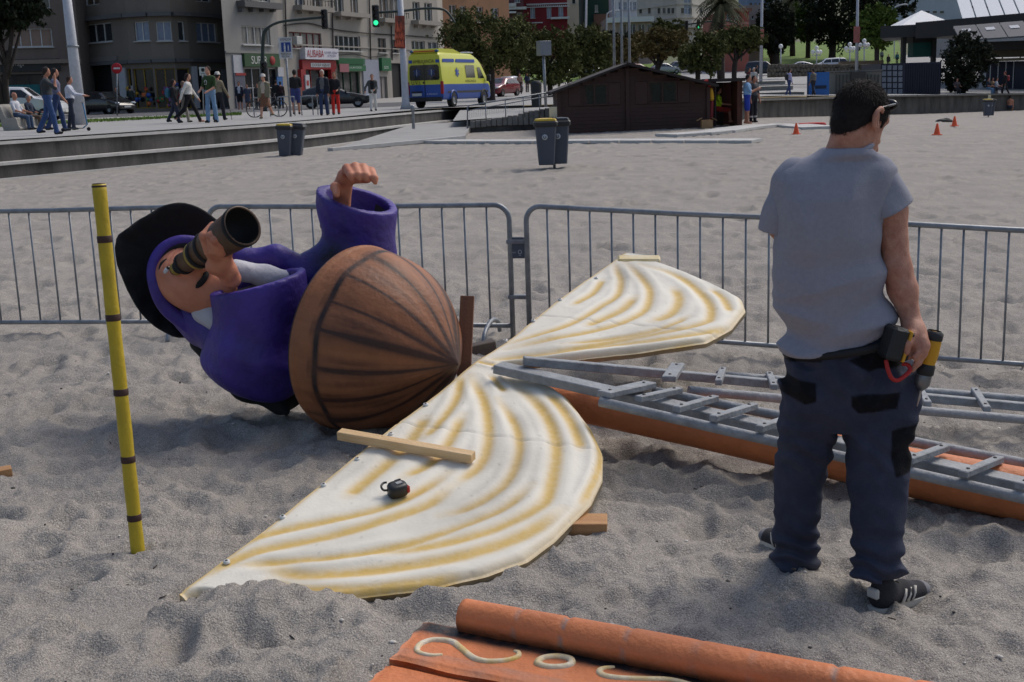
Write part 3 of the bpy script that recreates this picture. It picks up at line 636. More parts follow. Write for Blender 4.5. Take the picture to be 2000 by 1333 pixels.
for i in range(nphi):
    s_=i/(nphi-1)
    if s_<.10: z=-.05+s_/.10*.05; r=BR*(1.0+.012*math.sin(s_/.1*3.14))
    else:
        ph=(s_-.10)/.90*math.pi/2; z=BL*math.sin(ph)+.06*max(0,(ph-1.0)/.57)**2; r=BR*(math.cos(ph)**1.12 if ph<1.57 else 0)
    wob=1+.012*np.sin(ths*10)*min(1,max(0,z/.1)); rr=r*wob
    for k,t in enumerate(ths):
        V.append(BC+BF@np.array([rr[k]*math.cos(t),rr[k]*math.sin(t),z]))
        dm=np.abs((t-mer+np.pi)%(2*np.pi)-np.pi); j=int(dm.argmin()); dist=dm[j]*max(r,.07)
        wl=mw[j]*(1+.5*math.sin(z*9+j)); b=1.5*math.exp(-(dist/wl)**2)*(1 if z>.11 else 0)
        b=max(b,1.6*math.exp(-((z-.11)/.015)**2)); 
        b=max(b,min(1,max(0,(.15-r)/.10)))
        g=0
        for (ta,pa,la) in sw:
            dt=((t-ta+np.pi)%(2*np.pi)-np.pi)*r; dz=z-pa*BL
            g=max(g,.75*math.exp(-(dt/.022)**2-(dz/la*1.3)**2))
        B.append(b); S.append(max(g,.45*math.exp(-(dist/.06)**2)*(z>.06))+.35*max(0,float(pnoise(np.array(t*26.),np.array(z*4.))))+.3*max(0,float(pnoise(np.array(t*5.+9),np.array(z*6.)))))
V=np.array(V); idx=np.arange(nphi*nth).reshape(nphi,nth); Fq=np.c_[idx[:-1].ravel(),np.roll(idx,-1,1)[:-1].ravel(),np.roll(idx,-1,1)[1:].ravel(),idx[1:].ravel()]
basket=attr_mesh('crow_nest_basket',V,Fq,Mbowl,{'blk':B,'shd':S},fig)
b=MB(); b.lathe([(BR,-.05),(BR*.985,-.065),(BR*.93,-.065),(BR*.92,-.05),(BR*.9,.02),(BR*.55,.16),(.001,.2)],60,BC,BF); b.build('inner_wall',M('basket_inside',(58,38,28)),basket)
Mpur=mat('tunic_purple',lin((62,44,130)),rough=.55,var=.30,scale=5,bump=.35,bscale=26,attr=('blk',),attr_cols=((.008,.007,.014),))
Mblk=mat('hat_black',lin((22,22,25)),rough=.85,var=.2,bump=.25,bscale=50)
Mflesh=mat('figure_flesh',lin((196,128,98)),rough=.6,var=.12,scale=7,bump=.2,bscale=30,attr=('blk','red'),attr_cols=((.03,.02,.018),lin((150,70,52))))
Mwht=mat('figure_white',lin((186,184,190)),rough=.7,var=.1,bump=.3,bscale=30)
Mdark=mat('sleeve_lining',lin((44,46,46)),rough=.8,var=.2)
fold=lambda a,s_:(lambda P:a*pn3(P,s_)+a*.5*pn3(P,s_*2.3,4.0))
# body of the tunic
pr=[cap(G(660,655,.20),G(520,645,.30),.28,.20),cap(G(520,645,.34),G(400,600,.40),.18,.14),
    cap(G(475,505,.26),G(540,502,.28),.06,.06),cap(G(540,502,.28),G(600,535,.34),.06,.10),cap(G(370,610,.22),G(470,670,.12),.10,.15),cap(G(325,570,.30),G(395,640,.24),.07,.11),
    cap(G(460,670,.14),G(560,690,.06),.17,.20)]
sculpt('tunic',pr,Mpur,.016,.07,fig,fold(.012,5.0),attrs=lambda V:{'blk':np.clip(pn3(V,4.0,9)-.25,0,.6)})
# far arm: upper arm and raised wide sleeve
n2=Uv*.90-Fv*.36+Rv*.26; n2/=np.linalg.norm(n2); c2=G(697,388,.42)
pr=[cap(G(600,535,.34),G(690,500,.42),.12,.17),cap(G(712,520,.42),G(697,395,.42),.190,.208),cap(G(697,400,.42),G(694,340,.42),.205,.21)]
cutf=lambda P:np.maximum((P-c2)@n2,-np.maximum(pd(cap(G(706,470,.42),G(692,300,.42),.165,.185),P),-((P-c2)@n2)-.28))
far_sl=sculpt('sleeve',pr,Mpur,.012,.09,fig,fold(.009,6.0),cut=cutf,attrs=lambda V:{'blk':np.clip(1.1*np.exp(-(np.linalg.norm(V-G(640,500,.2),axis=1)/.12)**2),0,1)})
b=MB(); b.lathe([(.178,.0),(.172,-.16),(.001,-.17)],28,c2-n2*.045,frame(n2)); b.build('sleeve_lining',Mdark,far_sl)
# near arm: elbow and wide cuff
n1=Uv*.95-Rv*.24-Fv*.22; n1/=np.linalg.norm(n1); c1=G(505,549,-.02)
pr=[cap(G(497,690,-.02),G(506,560,-.02),.235,.232),cap(G(506,560,-.02),G(507,500,-.02),.232,.232),cap(G(470,705,.03),G(560,715,.04),.16,.16),cap(G(440,690,.06),G(520,730,.03),.12,.13)]
cutn=lambda P:np.maximum((P-c1)@n1,-np.maximum(pd(cap(G(503,640,-.02),G(507,470,-.02),.19,.205),P),-((P-c1)@n1)-.25))
def nfold(P): return .008*pn3(P,6.0)+.010*np.sin((P[...,2]*26+P[...,0]*14))*np.clip((.62-P[...,2])*4,0,1)
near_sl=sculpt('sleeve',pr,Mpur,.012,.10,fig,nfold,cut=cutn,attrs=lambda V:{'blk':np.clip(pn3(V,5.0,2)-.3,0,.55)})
b=MB(); b.lathe([(.196,.0),(.19,-.14),(.001,-.15)],28,c1-n1*.035,frame(n1)); b.build('sleeve_lining',M('cuff_lining',(96,96,98)),near_sl)
# black cloak under the back
sculpt('cloak',[cap(G(395,668,.30),G(485,745,.18),.07,.11),cap(G(490,745,.16),G(545,792,.08),.10,.04),cap(G(548,790,.08),G(562,808,.02),.03,.012),cap(G(560,750,.2),G(600,720,.25),.14,.16)],Mblk,.016,.08,fig,fold(.010,6.0))
# head
fd=Rv*.86-Uv*.47-Fv*.1; fn=-Fv*.80+Rv*.45+Uv*.36; fn-=fd*(fn@fd)/(fd@fd); fd/=np.linalg.norm(fd); fn/=np.linalg.norm(fn); fs=np.cross(fn,fd)   # down the face, out of the face, sideways
HC=G(380,545,.15); HF=np.c_[fd,fs,fn]
def hl(a,b_,c): return HC+HF@np.array([a,b_,c])
def fpaint(V):
    q=(V-HC)@HF; L=lambda x,y,r,sx=1,sy=1:np.exp(-((q[:,0]-x)/(r*sx))**2-((q[:,1]-y)/(r*sy))**2)
    wr=sum(.5*np.exp(-((q[:,0]+.17-.028*k+.02*np.cos(q[:,1]*20))/.006)**2)*(np.abs(q[:,1])<.1) for k in range(3))
    return {'blk':np.clip(1.3*L(.0,.10,.016,2.6,.9)+1.3*L(.055,.02,.02,.8,2.2)*0,0,1),'red':np.clip(wr+.5*L(.02,0,.05)+.4*pn3(V,9),0,.8)}
pr=[ell(hl(0,0,-.02),(.25,.182,.15),HF),ell(hl(.14,0,.02),(.11,.11,.10),HF),cap(hl(-.02,0,.10),hl(.06,0,.165),.022,.035),ell(hl(.05,.075,.06),(.05,.045,.05),HF),ell(hl(.05,-.075,.06),(.05,.045,.05),HF),ell(hl(-.14,0,.075),(.03,.12,.03),HF),ell(hl(.19,0,.085),(.045,.05,.045),HF)]
face=sculpt('head',pr,Mflesh,.009,.05,fig,attrs=fpaint)
for sy in (-1,1):
    b=MB(); b.ball(hl(-.115,sy*.080,.088),(.018,.036,.02),12,8,HF); e=b.build('eye',M('eye_white',(205,205,205),rough=.3),face); b=MB(); b.ball(hl(-.113,sy*.080,.100),(.012,.013,.012),10,6,HF); b.build('pupil',M('eye_black',(15,15,18),rough=.3),face)
    b=MB(); b.tube(spline([hl(-.145,sy*.03,.105),hl(-.160,sy*.075,.098),hl(-.14,sy*.12,.075)],4),[.004]+[.009]*7+[.003],7); b.build('eyebrow',Mblk,face)
    b=MB(); b.tube(spline([hl(.085,sy*.008,.15),hl(.10,sy*.05,.14),hl(.082,sy*.105,.10)],4),[.010]+[.017]*6+[.012,.004],8); b.build('moustache',Mblk,face)
b=MB(); b.tube(spline([hl(.125,-.05,.105),hl(.132,0,.122),hl(.125,.05,.105)],4),.008,7); b.build('mouth',M('figure_lip',(120,50,42)),face)
# hood edge, white neckerchief
hood=[(430,487),(395,474),(352,470),(318,487),(301,520),(305,560),(325,600),(362,630),(405,660),(450,672)]
b=MB(); P=spline([G(x,y,.10+.14*abs(i-5)/6) for i,(x,y) in enumerate(hood)],6); b.tube(P,[.022+.035*i/len(P) for i in range(len(P))],12); hd=b.build('hood',Mpur,fig); b=MB(); b.tube([p+(HC-p)*.13-Fv*.012 for p in P],.016,8); b.build('hood_lining',Mblk,hd)
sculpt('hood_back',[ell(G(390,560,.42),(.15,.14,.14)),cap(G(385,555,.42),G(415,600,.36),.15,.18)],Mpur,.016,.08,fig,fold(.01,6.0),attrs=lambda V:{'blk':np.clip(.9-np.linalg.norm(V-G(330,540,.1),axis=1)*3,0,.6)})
sculpt('neckerchief',[cap(G(400,607,.10),G(432,632,.02),.075,.06),cap(G(425,585,.10),G(445,640,.03),.07,.05),cap(G(462,528,.06),G(520,540,.12),.06,.055),cap(G(520,540,.12),G(575,545,.16),.055,.04)],Mwht,.012,.05,fig,fold(.006,12.0))
# hat
hatp=spline([(224,485),(232,460),(262,437),(298,414),(335,397),(375,400),(412,420),(440,450),(458,490),(452,545),(440,600),(405,642),(362,661),(325,652),(292,630),(265,598),(243,555),(229,518)],3,True)
hn=Rv*.45-Uv*.22-Fv*.86; hn/=np.linalg.norm(hn); h0=G(335,530,.27); O=[on_plane(x,y,h0,hn) for x,y in hatp]; hc=np.mean(O,0)
rings=[]
for s_,d_ in ((.05,.10),(.55,.09),(.85,.03),(.97,-.005),(1.0,.0),(.985,.03),(.9,.09),(.66,.13),(.58,.22),(.5,.36),(.3,.40),(.04,.41)):
    rings.append([hc+(p-hc)*s_-hn*d_+hn*.012*math.sin(i*1.7)*(s_>.8)*1 for i,p in enumerate(O)])
b=MB(); b.loft(rings); b.build('hat',Mblk,fig)
# telescope
te=G(340,528,.02); t1=G(385,497,-.12); t2=G(428,470,-.26); t3=G(474,441,-.42); td=(t3-te)/np.linalg.norm(t3-te)
Mt=mat('telescope_brown',lin((104,74,48)),rough=.5,col2=lin((66,48,36)),scale=5,bump=.15,bscale=40); My=M('telescope_brass',(150,126,48),rough=.45)
TL=np.linalg.norm(t3-te); TF=frame(td)
tel=MB(); tel.lathe([(.02,0),(.03,.0),(.034,.05),(.034,.10),(.055,.11),(.058,.24),(.072,.25),(.074,.36),(.085,.37),(.105,TL),(.098,TL),(.085,TL-.12),(.002,TL-.14)],32,te,TF); tl=tel.build('telescope',[Mt],fig)
b=MB(); b.lathe([(.0965,TL-.006),(.084,TL-.11),(.001,TL-.125)],28,te,TF); b.build('lens_hollow',M('lens_black',(8,8,9)),tl)
for z_,r_,m_ in ((.03,.036,My),(.06,.038,Mblk),(.115,.060,Mblk),(.225,.063,Mblk),(.25,.077,My),(.275,.079,Mblk),(.375,.091,Mblk),(TL-.015,.109,Mblk)):
    b=MB(); b.lathe([(r_-.01,z_-.016),(r_,z_-.012),(r_,z_+.012),(r_-.01,z_+.016)],28,te,TF); b.build('ring',m_,tl)
# hands
def hand(prims,name='hand',res=.007,k=.018): return sculpt(name,prims,Mflesh,res,k,fig,attrs=lambda V:{'blk':0*V[:,0],'red':np.clip(pn3(V,16)*.8,0,.6)})
pr=[cap(G(452,545,-.16),G(432,512,-.24),.052,.058),cap(G(432,512,-.24),G(418,490,-.30),.055,.05),cap(G(445,530,-.22),G(418,520,-.26),.05,.045)]
for a_,b_,c_ in (((408,492,-.33),(398,462,-.35),(415,440,-.30)),((417,490,-.36),(412,462,-.39),(424,452,-.37)),((425,490,-.37),(421,470,-.41),(434,461,-.38)),((432,494,-.36),(432,478,-.40),(441,469,-.36))):
    pr+= [cap(G(*a_),G(*b_),.026,.024,k=.010),cap(G(*b_),G(*c_),.024,.019,k=.010)]
pr+=[cap(G(440,515,-.24),G(448,488,-.30),.027,.022),cap(G(448,488,-.30),G(449,470,-.30),.02,.016)]
hand(pr)
pr=[cap(G(668,400,.40),G(668,368,.38),.05,.055),cap(G(668,368,.38),G(676,345,.34),.052,.05),cap(G(676,346,.34),G(716,346,.34),.040,.036)]
for i,(x0,x1,y1,x2,y2) in enumerate(((676,678,326,686,352),(690,694,323,700,351),(703,709,325,714,352),(715,724,332,731,357))):
    pr+=[cap(G(x0,342,.33),G(x1,y1+4,.24),.029,.027,k=.012),cap(G(x1,y1+4,.24),G(x2,y2-8,.15),.027,.022,k=.012),cap(G(x2,y2-8,.15),G(x2+2,y2,.14),.021,.013,k=.01)]
pr+=[cap(G(664,378,.36),G(655,366,.26),.032,.028,k=.014),cap(G(655,366,.26),G(658,381,.18),.026,.016,k=.012)]
hand(pr)
# timber beside the basket
bp0=at_y(906,735,6.42);bp1=at_y(913,580,6.60)
o=bar_thing('timber_post','dark brown square timber leaning upright against the tip of the basket','timber',bp0,bp1,.05,.075,(1,0,0),wood('timber_brown',(96,58,38),(120,76,50)),.003)
g0=ground(932,702); o=bar_thing('timber_offcut','dark timber offcut lying behind the neck of the sail','timber',g0+np.array([-.05,.1,.04]),g0+np.array([.12,.16,.06]),.09,.08,(0,0,1),wood('timber_grey',(84,70,62),(104,90,80)),.006)
# ================================================================ the worker with the drill
YM=4.30
def Q(px,py,dy=0.0): return at_y(px,py,YM+dy)
man=thing('person','worker in grey t-shirt and dark work trousers, seen from behind, drill in hand','person',ground(1640,1135))
Mskin=mat('skin',lin((164,106,84)),rough=.55,scale=26,bump=.3,bscale=260,col2=lin((198,146,122)))
Mtee=mat('grey_jersey',lin((146,146,156)),rough=.95,var=.07,scale=60,bump=.25,bscale=260,spec=.15)
Mtro=mat('work_trousers',lin((58,62,78)),rough=.9,var=.22,scale=9,bump=.35,bscale=200,spec=.2,attr=('blk','dust'),attr_cols=((.007,.007,.009),lin((130,128,126))))
Mhair=mat('hair_dark',lin((36,30,28)),rough=.8,var=.35,scale=90,bump=.2,bscale=500,spec=.25)
def sec(py,xl,xr,dy,hd):
    a=Q(xl,py,dy);b_=Q(xr,py,dy); return ((a[2]+b_[2])/2,(a[0]+b_[0])/2,YM+dy,abs(b_[0]-a[0])/2,hd)
# --- body: head, neck, arms in one surface
hf=np.array([.74,.56,-.36]); hf/=np.linalg.norm(hf); hs=np.array([.60,-.80,0.0]); hs-=hf*(hs@hf); hs/=np.linalg.norm(hs); hu=np.cross(hs,hf); hu=hu if hu[2]>0 else -hu
HH=Q(1680,226,0); HB=np.c_[hf,hs,hu]
def hd(a,b_,c): return HH+HB@np.array([a,b_,c])
neck0=Q(1648,318,-.01)
head=[ell(hd(0,0,.012),(.102,.078,.098),HB),ell(hd(.036,0,-.066),(.070,.058,.075),HB),cap(hd(.085,0,-.118),hd(.03,0,-.112),.024,.045),cap(hd(.098,0,-.01),hd(.118,0,-.052),.012,.017,k=.02),
      ell(hd(.085,0,.01),(.022,.055,.016),HB),cap(hd(.102,-.02,-.088),hd(.102,.02,-.088),.011,.011,k=.012),cap(hd(-.035,0,-.075),neck0,.060,.068),cap(neck0,Q(1640,345,0),.07,.09),
      cap(hd(-.012,.074,-.012),hd(-.006,.082,-.045),.014,.010,k=.012),cap(hd(-.018,.080,.002),hd(-.026,.084,-.012),.010,.010,k=.01)]
head+= [cap(Q(1720,375,0),Q(1738,410,-.02),.05,.056),cap(Q(1738,410,-.02),Q(1752,525,-.05),.056,.046),cap(Q(1752,525,-.05),Q(1763,565,-.06),.047,.048),cap(Q(1763,565,-.06),Q(1783,640,-.10),.047,.031),cap(Q(1783,640,-.10),Q(1788,660,-.12),.031,.036),
        cap(Q(1556,360,.03),Q(1525,440,.09),.05,.045),cap(Q(1525,440,.09),Q(1560,520,.22),.044,.04),cap(Q(1560,520,.22),Q(1610,560,.30),.038,.028),cap(Q(1610,560,.30),Q(1632,575,.33),.03,.02)]
# right hand round the drill handle
hp_=lambda x,y,d=0: Q(1690+.15*x,600+.15*y,-.13+d)
head+= [cap(hp_(640,330,0),hp_(690,480,-.02),.036,.036),cap(hp_(600,420,.0),hp_(650,560,0),.03,.03),
        cap(hp_(745,440,-.035),hp_(775,500,-.04),.017,.016,k=.012),cap(hp_(775,500,-.04),hp_(700,600,-.055),.015,.013,k=.01),
        cap(hp_(735,510,-.04),hp_(760,560,-.045),.016,.015,k=.012),cap(hp_(760,560,-.045),hp_(650,655,-.055),.014,.012,k=.008),
        cap(hp_(700,560,-.03),hp_(745,620,-.04),.0155,.0145,k=.012),cap(hp_(745,620,-.04),hp_(690,720,-.045),.0135,.012,k=.008),cap(hp_(690,720,-.045),hp_(615,820,-.04),.012,.0095,k=.008),
        cap(hp_(640,560,.0),hp_(560,640,-.03),.016,.014,k=.012),
        cap(hp_(600,380,-.03),hp_(545,480,-.05),.019,.016,k=.014),cap(hp_(545,480,-.05),hp_(540,590,-.055),.015,.012,k=.008)]
body=sculpt('body',head,Mskin,.0047,.028,man,lambda P:.0012*pn3(P,38.0))
# ear shell
b=MB(); b.tube(spline([hd(-.004,.080,-.055),hd(-.028,.088,-.035),hd(-.036,.092,-.005),hd(-.018,.092,.018),hd(.004,.084,.012)],5),[.006]*2+[.0085]*17+[.006]*2,8); b.build('ear',Mskin,body)
def haircut(P):
    q=(P-HH)@HB; line=-.016-.36*np.clip(-q[...,0]-.01,0,.1)*2.9+.004*pn3(P,60.0)+.62*np.clip(q[...,0]-.015,0,1)-.05*np.exp(-((q[...,0]-.045)/.012)**2)
    front=q[...,0]-.074-.06*np.clip(q[...,2]-.02,0,1)
    return np.maximum(line-q[...,2],front)
sculpt('hair',[ell(hd(-.002,0,.016),(.107,.083,.1035),HB),cap(hd(-.045,0,-.05),hd(-.04,0,-.085),.062,.055)],Mhair,.0055,.03,man,lambda P:.0016*pn3(P,24.0),cut=haircut)
_h=np.random.default_rng(2); hs_=MB(); hobj=[c for c in man.children if c.name.startswith('hair')][0]; hv=np.array([v.co[:] for v in hobj.data.vertices]); hn_=np.array([v.normal[:] for v in hobj.data.vertices])
for k in _h.choice(len(hv),15000,replace=True):
    q_=(hv[k]-HH)@HB; n_=hn_[k]; fl_=(-hu*.9+hf*(.55 if q_[2]>.06 else -.05)); fl_=fl_-n_*(fl_@n_); fl_/=np.linalg.norm(fl_)+1e-9
    d_=fl_+n_*(.42 if q_[2]>.02 else .18)+_h.normal(size=3)*.16; d_/=np.linalg.norm(d_); p_=hv[k]+_h.normal(size=3)*.0025; s_=np.cross(d_,n_+_h.normal(size=3)*.4); s_/=np.linalg.norm(s_)+1e-9; l_=_h.uniform(.009,.017) if q_[2]>.01 else _h.uniform(.004,.009)
    hs_.add([p_-s_*.0009,p_+s_*.0009,p_+d_*l_],[(0,1,2)])
hs_.build('hair_strands',Mhair,hobj)
# sunglasses pushed up on the head
sg=MB(); 
for s_ in (1,-1): sg.tube(spline([hd(-.02,s_*.088,.018),hd(.02,s_*.088,.040),hd(.075,s_*.074,.066)],4),.0042,6)
for s_ in (1,-1): sg.ball(hd(.094,s_*.036,.070),(.012,.034,.021),12,8,HB)
sg.tube([hd(.098,-.02,.066),hd(.098,.02,.066)],.004,6); sg.build('sunglasses',M('black_gloss',(14,14,16),rough=.15),man)
# --- t-shirt
hem=[Q(1505,672,-.05),Q(1540,702,-.10),Q(1600,700,-.12),Q(1660,690,-.12),Q(1745,645,-.10),Q(1775,630,-.05)]
hx=np.array([p[0] for p in hem]);hz=np.array([p[2] for p in hem])
def teecut(P): return np.interp(P[...,0],hx,hz)-P[...,2]
def teefold(P):
    x,z=P[...,0],P[...,2]; x0=Q(1620,500,0)[0]
    cr=lambda t:1-2*np.abs(np.sin(t))**.55
    def rdg(ang,fu,fv,o):
        c,s_=math.cos(ang),math.sin(ang); u=x*c+z*s_; v=-x*s_+z*c; return 1-np.abs(pnoise(u*fu+o,v*fv+.6*o))*4
    lowb=np.exp(-((z-.93)/.16)**2); f=-.015*rdg(.40,2.0,8,3.)*lowb*np.clip((x-x0+.10)*5,0,1)-.014*rdg(-.35,1.8,8,8.)*lowb*np.clip((x0+.05-x)*5,0,1)-.008*rdg(.1,1.5,7,55.)*np.exp(-((z-1.12)/.12)**2)
    f-=.011*rdg(1.25,2.0,11,21.)*np.exp(-((z-1.38)/.14)**2)*np.clip((x-x0+.02)*7,0,1)
    f-=.009*rdg(1.9,1.6,10,31.)*np.exp(-((z-1.25)/.2)**2)*np.clip((x0-.05-x)*7,0,1)
    f-=.007*rdg(1.57,2.0,14,41.)*np.exp(-((z-.80)/.07)**2)
    f=f-.0035*((z-np.interp(x,hx,hz))<.024)
    return f+.007*pnoise(x*5+3,z*3.0)+.002*pn3(P,12.0)
tee=[stack([sec(715,1531,1752,-.0,.135),sec(660,1530,1750,.0,.140),sec(600,1521,1735,.0,.142),sec(540,1511,1722,.0,.146),sec(480,1505,1716,.0,.152),sec(430,1506,1716,.0,.152),sec(385,1512,1722,.0,.145),sec(350,1522,1735,.0,.122),sec(330,1540,1742,.0,.104),sec(313,1566,1728,.0,.090),sec(300,1592,1710,-.004,.100),sec(289,1608,1699,-.006,.090)],p=2.5),
     cap(Q(1556,356,.01),Q(1542,384,.03),.068,.064),cap(Q(1708,360,0),Q(1720,385,-.01),.074,.07)]
tshirt=sculpt('t_shirt',tee,Mtee,.0075,.055,man,teefold,cut=teecut)
for a_,b_,ra,rb,cp,nn_ in ((Q(1552,350,.01),Q(1508,475,.06),.074,.066,Q(1504,452,.05),Q(1493,500,.06)-Q(1503,449,.05)),(Q(1710,356,0),Q(1752,455,-.03),.082,.098,Q(1737,412,-.02),None)):
    if nn_ is None:
        nn_=np.cross(Q(1773,394,-.02)-Q(1699,432,-.02),np.array([0,1.,.0])); nn_=nn_ if nn_[2]<0 else -nn_
    nn_=nn_/np.linalg.norm(nn_); cf=(lambda cp,nn_:lambda P:(P-cp)@nn_)(cp,nn_)
    sculpt('sleeve',[cap(a_,b_,ra,rb)],Mtee,.0055,.05,tshirt,lambda P:.0035*np.sin(P[...,2]*40+P[...,0]*30+3*pnoise(P[...,0]*6,P[...,2]*6))+.003*pn3(P,9.0),cut=cf)
# collar band
b=MB(); c0=Q(1651,293,0.005); b.tube([c0+np.array([.086*math.cos(a),-.006+.090*math.sin(a),.022*math.cos(a)+.010*math.sin(a)]) for a in np.linspace(0,2*np.pi,28,endpoint=False)],.010,8,closed=True); b.build('collar',Mtee,tshirt)
# --- trousers
def trofold(P):
    x,y,z=P[...,0],P[...,1],P[...,2]; n=pnoise(x*7+z*2,z*5+y*5)
    lowm=np.clip((.42-z)*4,0,1); kn=np.exp(-((z-.50)/.12)**2)
    f=.009*np.sin(z*88+x*26+y*20+9*n)*np.clip((.24-z)*8,0,1)+.005*np.sin(z*62+x*30+8*n)*kn+.009*np.sin(z*38-np.abs(x-1.22)*60+3*n)*np.exp(-((z-.78)/.09)**2)
    near=y<YM+.05; f=f-.003*near*(np.abs(x-(1.222+.03*(z-.8)))<.004)*(z>.80)-.0025*(np.abs(z-.945)<.0045)
    return f+.015*pnoise(x*6+8,z*4+y*4)+.008*(np.abs(pnoise(x*9+z*4,z*7-x*3))*2-.4)+.004*pn3(P,16.0)
rl=[sec(1118,1662,1770,-.10,.098),sec(1085,1668,1764,-.10,.092),sec(1040,1662,1764,-.09,.092),sec(970,1656,1768,-.07,.098),sec(900,1656,1772,-.05,.105),sec(845,1652,1780,-.03,.112),sec(815,1646,1788,-.02,.118),sec(770,1652,1794,0,.125),sec(720,1658,1790,0,.12)]
ll=[sec(1100,1506,1599,.13,.088),sec(1060,1512,1594,.13,.086),sec(1010,1510,1598,.11,.090),sec(950,1512,1608,.09,.096),sec(885,1520,1622,.06,.104),sec(840,1524,1632,.04,.112),sec(812,1527,1642,.03,.116),sec(760,1532,1652,0,.125),sec(710,1538,1660,0,.12)]
pv=[sec(836,1606,1684,-.01,.085),sec(820,1575,1725,0,.11),sec(790,1545,1775,0,.13),sec(740,1538,1788,0,.142),sec(690,1541,1765,0,.138),sec(640,1546,1748,0,.125)]
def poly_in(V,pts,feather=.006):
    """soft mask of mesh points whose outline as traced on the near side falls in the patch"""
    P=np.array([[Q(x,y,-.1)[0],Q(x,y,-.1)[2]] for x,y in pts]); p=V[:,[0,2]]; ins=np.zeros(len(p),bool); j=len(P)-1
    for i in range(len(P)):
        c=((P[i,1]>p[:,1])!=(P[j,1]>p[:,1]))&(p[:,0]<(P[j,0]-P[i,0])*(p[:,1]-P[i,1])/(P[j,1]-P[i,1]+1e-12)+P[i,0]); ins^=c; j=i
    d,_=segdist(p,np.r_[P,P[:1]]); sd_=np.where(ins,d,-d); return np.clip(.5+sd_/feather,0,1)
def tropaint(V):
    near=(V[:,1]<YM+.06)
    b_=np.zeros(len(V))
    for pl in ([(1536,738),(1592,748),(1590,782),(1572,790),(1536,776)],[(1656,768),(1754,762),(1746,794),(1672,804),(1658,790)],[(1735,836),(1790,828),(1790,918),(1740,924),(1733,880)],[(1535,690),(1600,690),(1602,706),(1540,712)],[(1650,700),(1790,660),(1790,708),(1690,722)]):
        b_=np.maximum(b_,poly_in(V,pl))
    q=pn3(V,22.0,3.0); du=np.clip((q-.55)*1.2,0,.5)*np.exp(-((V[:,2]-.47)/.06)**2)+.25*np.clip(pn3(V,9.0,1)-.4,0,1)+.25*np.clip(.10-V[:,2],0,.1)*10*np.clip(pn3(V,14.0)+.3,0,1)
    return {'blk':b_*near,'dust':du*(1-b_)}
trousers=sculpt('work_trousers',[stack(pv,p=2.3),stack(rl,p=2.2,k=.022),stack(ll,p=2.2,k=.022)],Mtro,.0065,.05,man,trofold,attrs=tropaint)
b=MB(); w0=sec(672,1541,1760,0,.132); b.tube([np.array([w0[1]+(w0[3]+.006)*math.cos(a),YM+(w0[4]+.006)*math.sin(a),w0[0]+.03*math.cos(a)]) for a in np.linspace(0,2*np.pi,40,endpoint=False)],.016,8,closed=True); b.build('belt',M('belt_black',(20,20,22)),trousers)
# --- shoes
Mshoe=M('shoe_suede',(46,46,50),rough=.9,var=.2,scale=40,bump=.3,bscale=200); Msole=M('shoe_sole',(196,192,182),rough=.7,var=.1,scale=30); Mtoe=M('shoe_toe',(120,120,124),rough=.9)
def shoe(heel,toe,side,pitch=0.0):
    z0=min(sand_at(heel[0],heel[1]),sand_at(toe[0],toe[1]))-.004
    h=np.array([heel[0],heel[1],z0]);t=np.array([toe[0],toe[1],z0]);d=t-h;d/=np.linalg.norm(d);d=d+np.array([0,0,pitch]);d/=np.linalg.norm(d);s_=np.cross(d,np.array([0,0,1.]));s_/=np.linalg.norm(s_);u=np.cross(s_,d);Fm=np.c_[d,s_,u]
    def p(a,b_,c): return h+Fm@np.array([a,b_,c])
    out=[(-.005,0),(.005,.030),(.05,.036),(.12,.034),(.19,.047),(.245,.044),(.285,.020),(.293,0),(.285,-.022),(.24,-.040),(.18,-.040),(.12,-.030),(.05,-.034),(.005,-.030)]
    so_=spline(out,4,True); b=MB(); b.loft([[p(x*1.0+.0,y*1.0,z_) if True else 0 for x,y in so_] for z_ in (.0,.004,.026,.028)]); sh=b.build('shoe',[Msole],man); 
    up=sculpt('upper',[cap(p(.035,0,.055),p(.06,0,.075),.034,.038),cap(p(.06,0,.06),p(.16,0,.052),.040,.038),cap(p(.16,0,.045),p(.235,0,.036),.040,.030),ell(p(.235,0,.035),(.052,.042,.028),Fm),cap(p(.04,0,.07),p(.05,0,.115),.034,.036)],[Mshoe],.006,.03,sh,cut=lambda P:.024-(P-h)@u)
    tc=MB(); tc.ball(p(.252,0,.036),(.043,.0445,.031),16,10,Fm); tc.build('toe_cap',Mtoe,sh)
    for sg in (-1,1):
        for k in range(3):
            x=.125+k*.026; b=MB(); b.tube([p(x-.014,sg*.0425,.030),p(x,sg*.0415,.056),p(x+.012,sg*.032,.076)],.0058,6); b.build('stripe',Msole,sh)
    b=MB(); b.box(p(-.002,0,.085),(.02,.05,.038),Fm,.006); b.build('heel_tab',Msole,sh)
    b=MB()
    for k in range(4): b.tube(spline([p(.13+k*.02,-.028,.078-k*.006),p(.13+k*.02,0,.094-k*.008),p(.13+k*.02,.028,.078-k*.006)],3),.0045,6)
    b.build('laces',M('lace_dark',(30,30,32)),sh)
    return sh
shoe(on_z(1706,1160,-.02),on_z(1793,1128,-.02),1); shoe(on_z(1578,1108,-.02),on_z(1494,1062,-.02),-1)
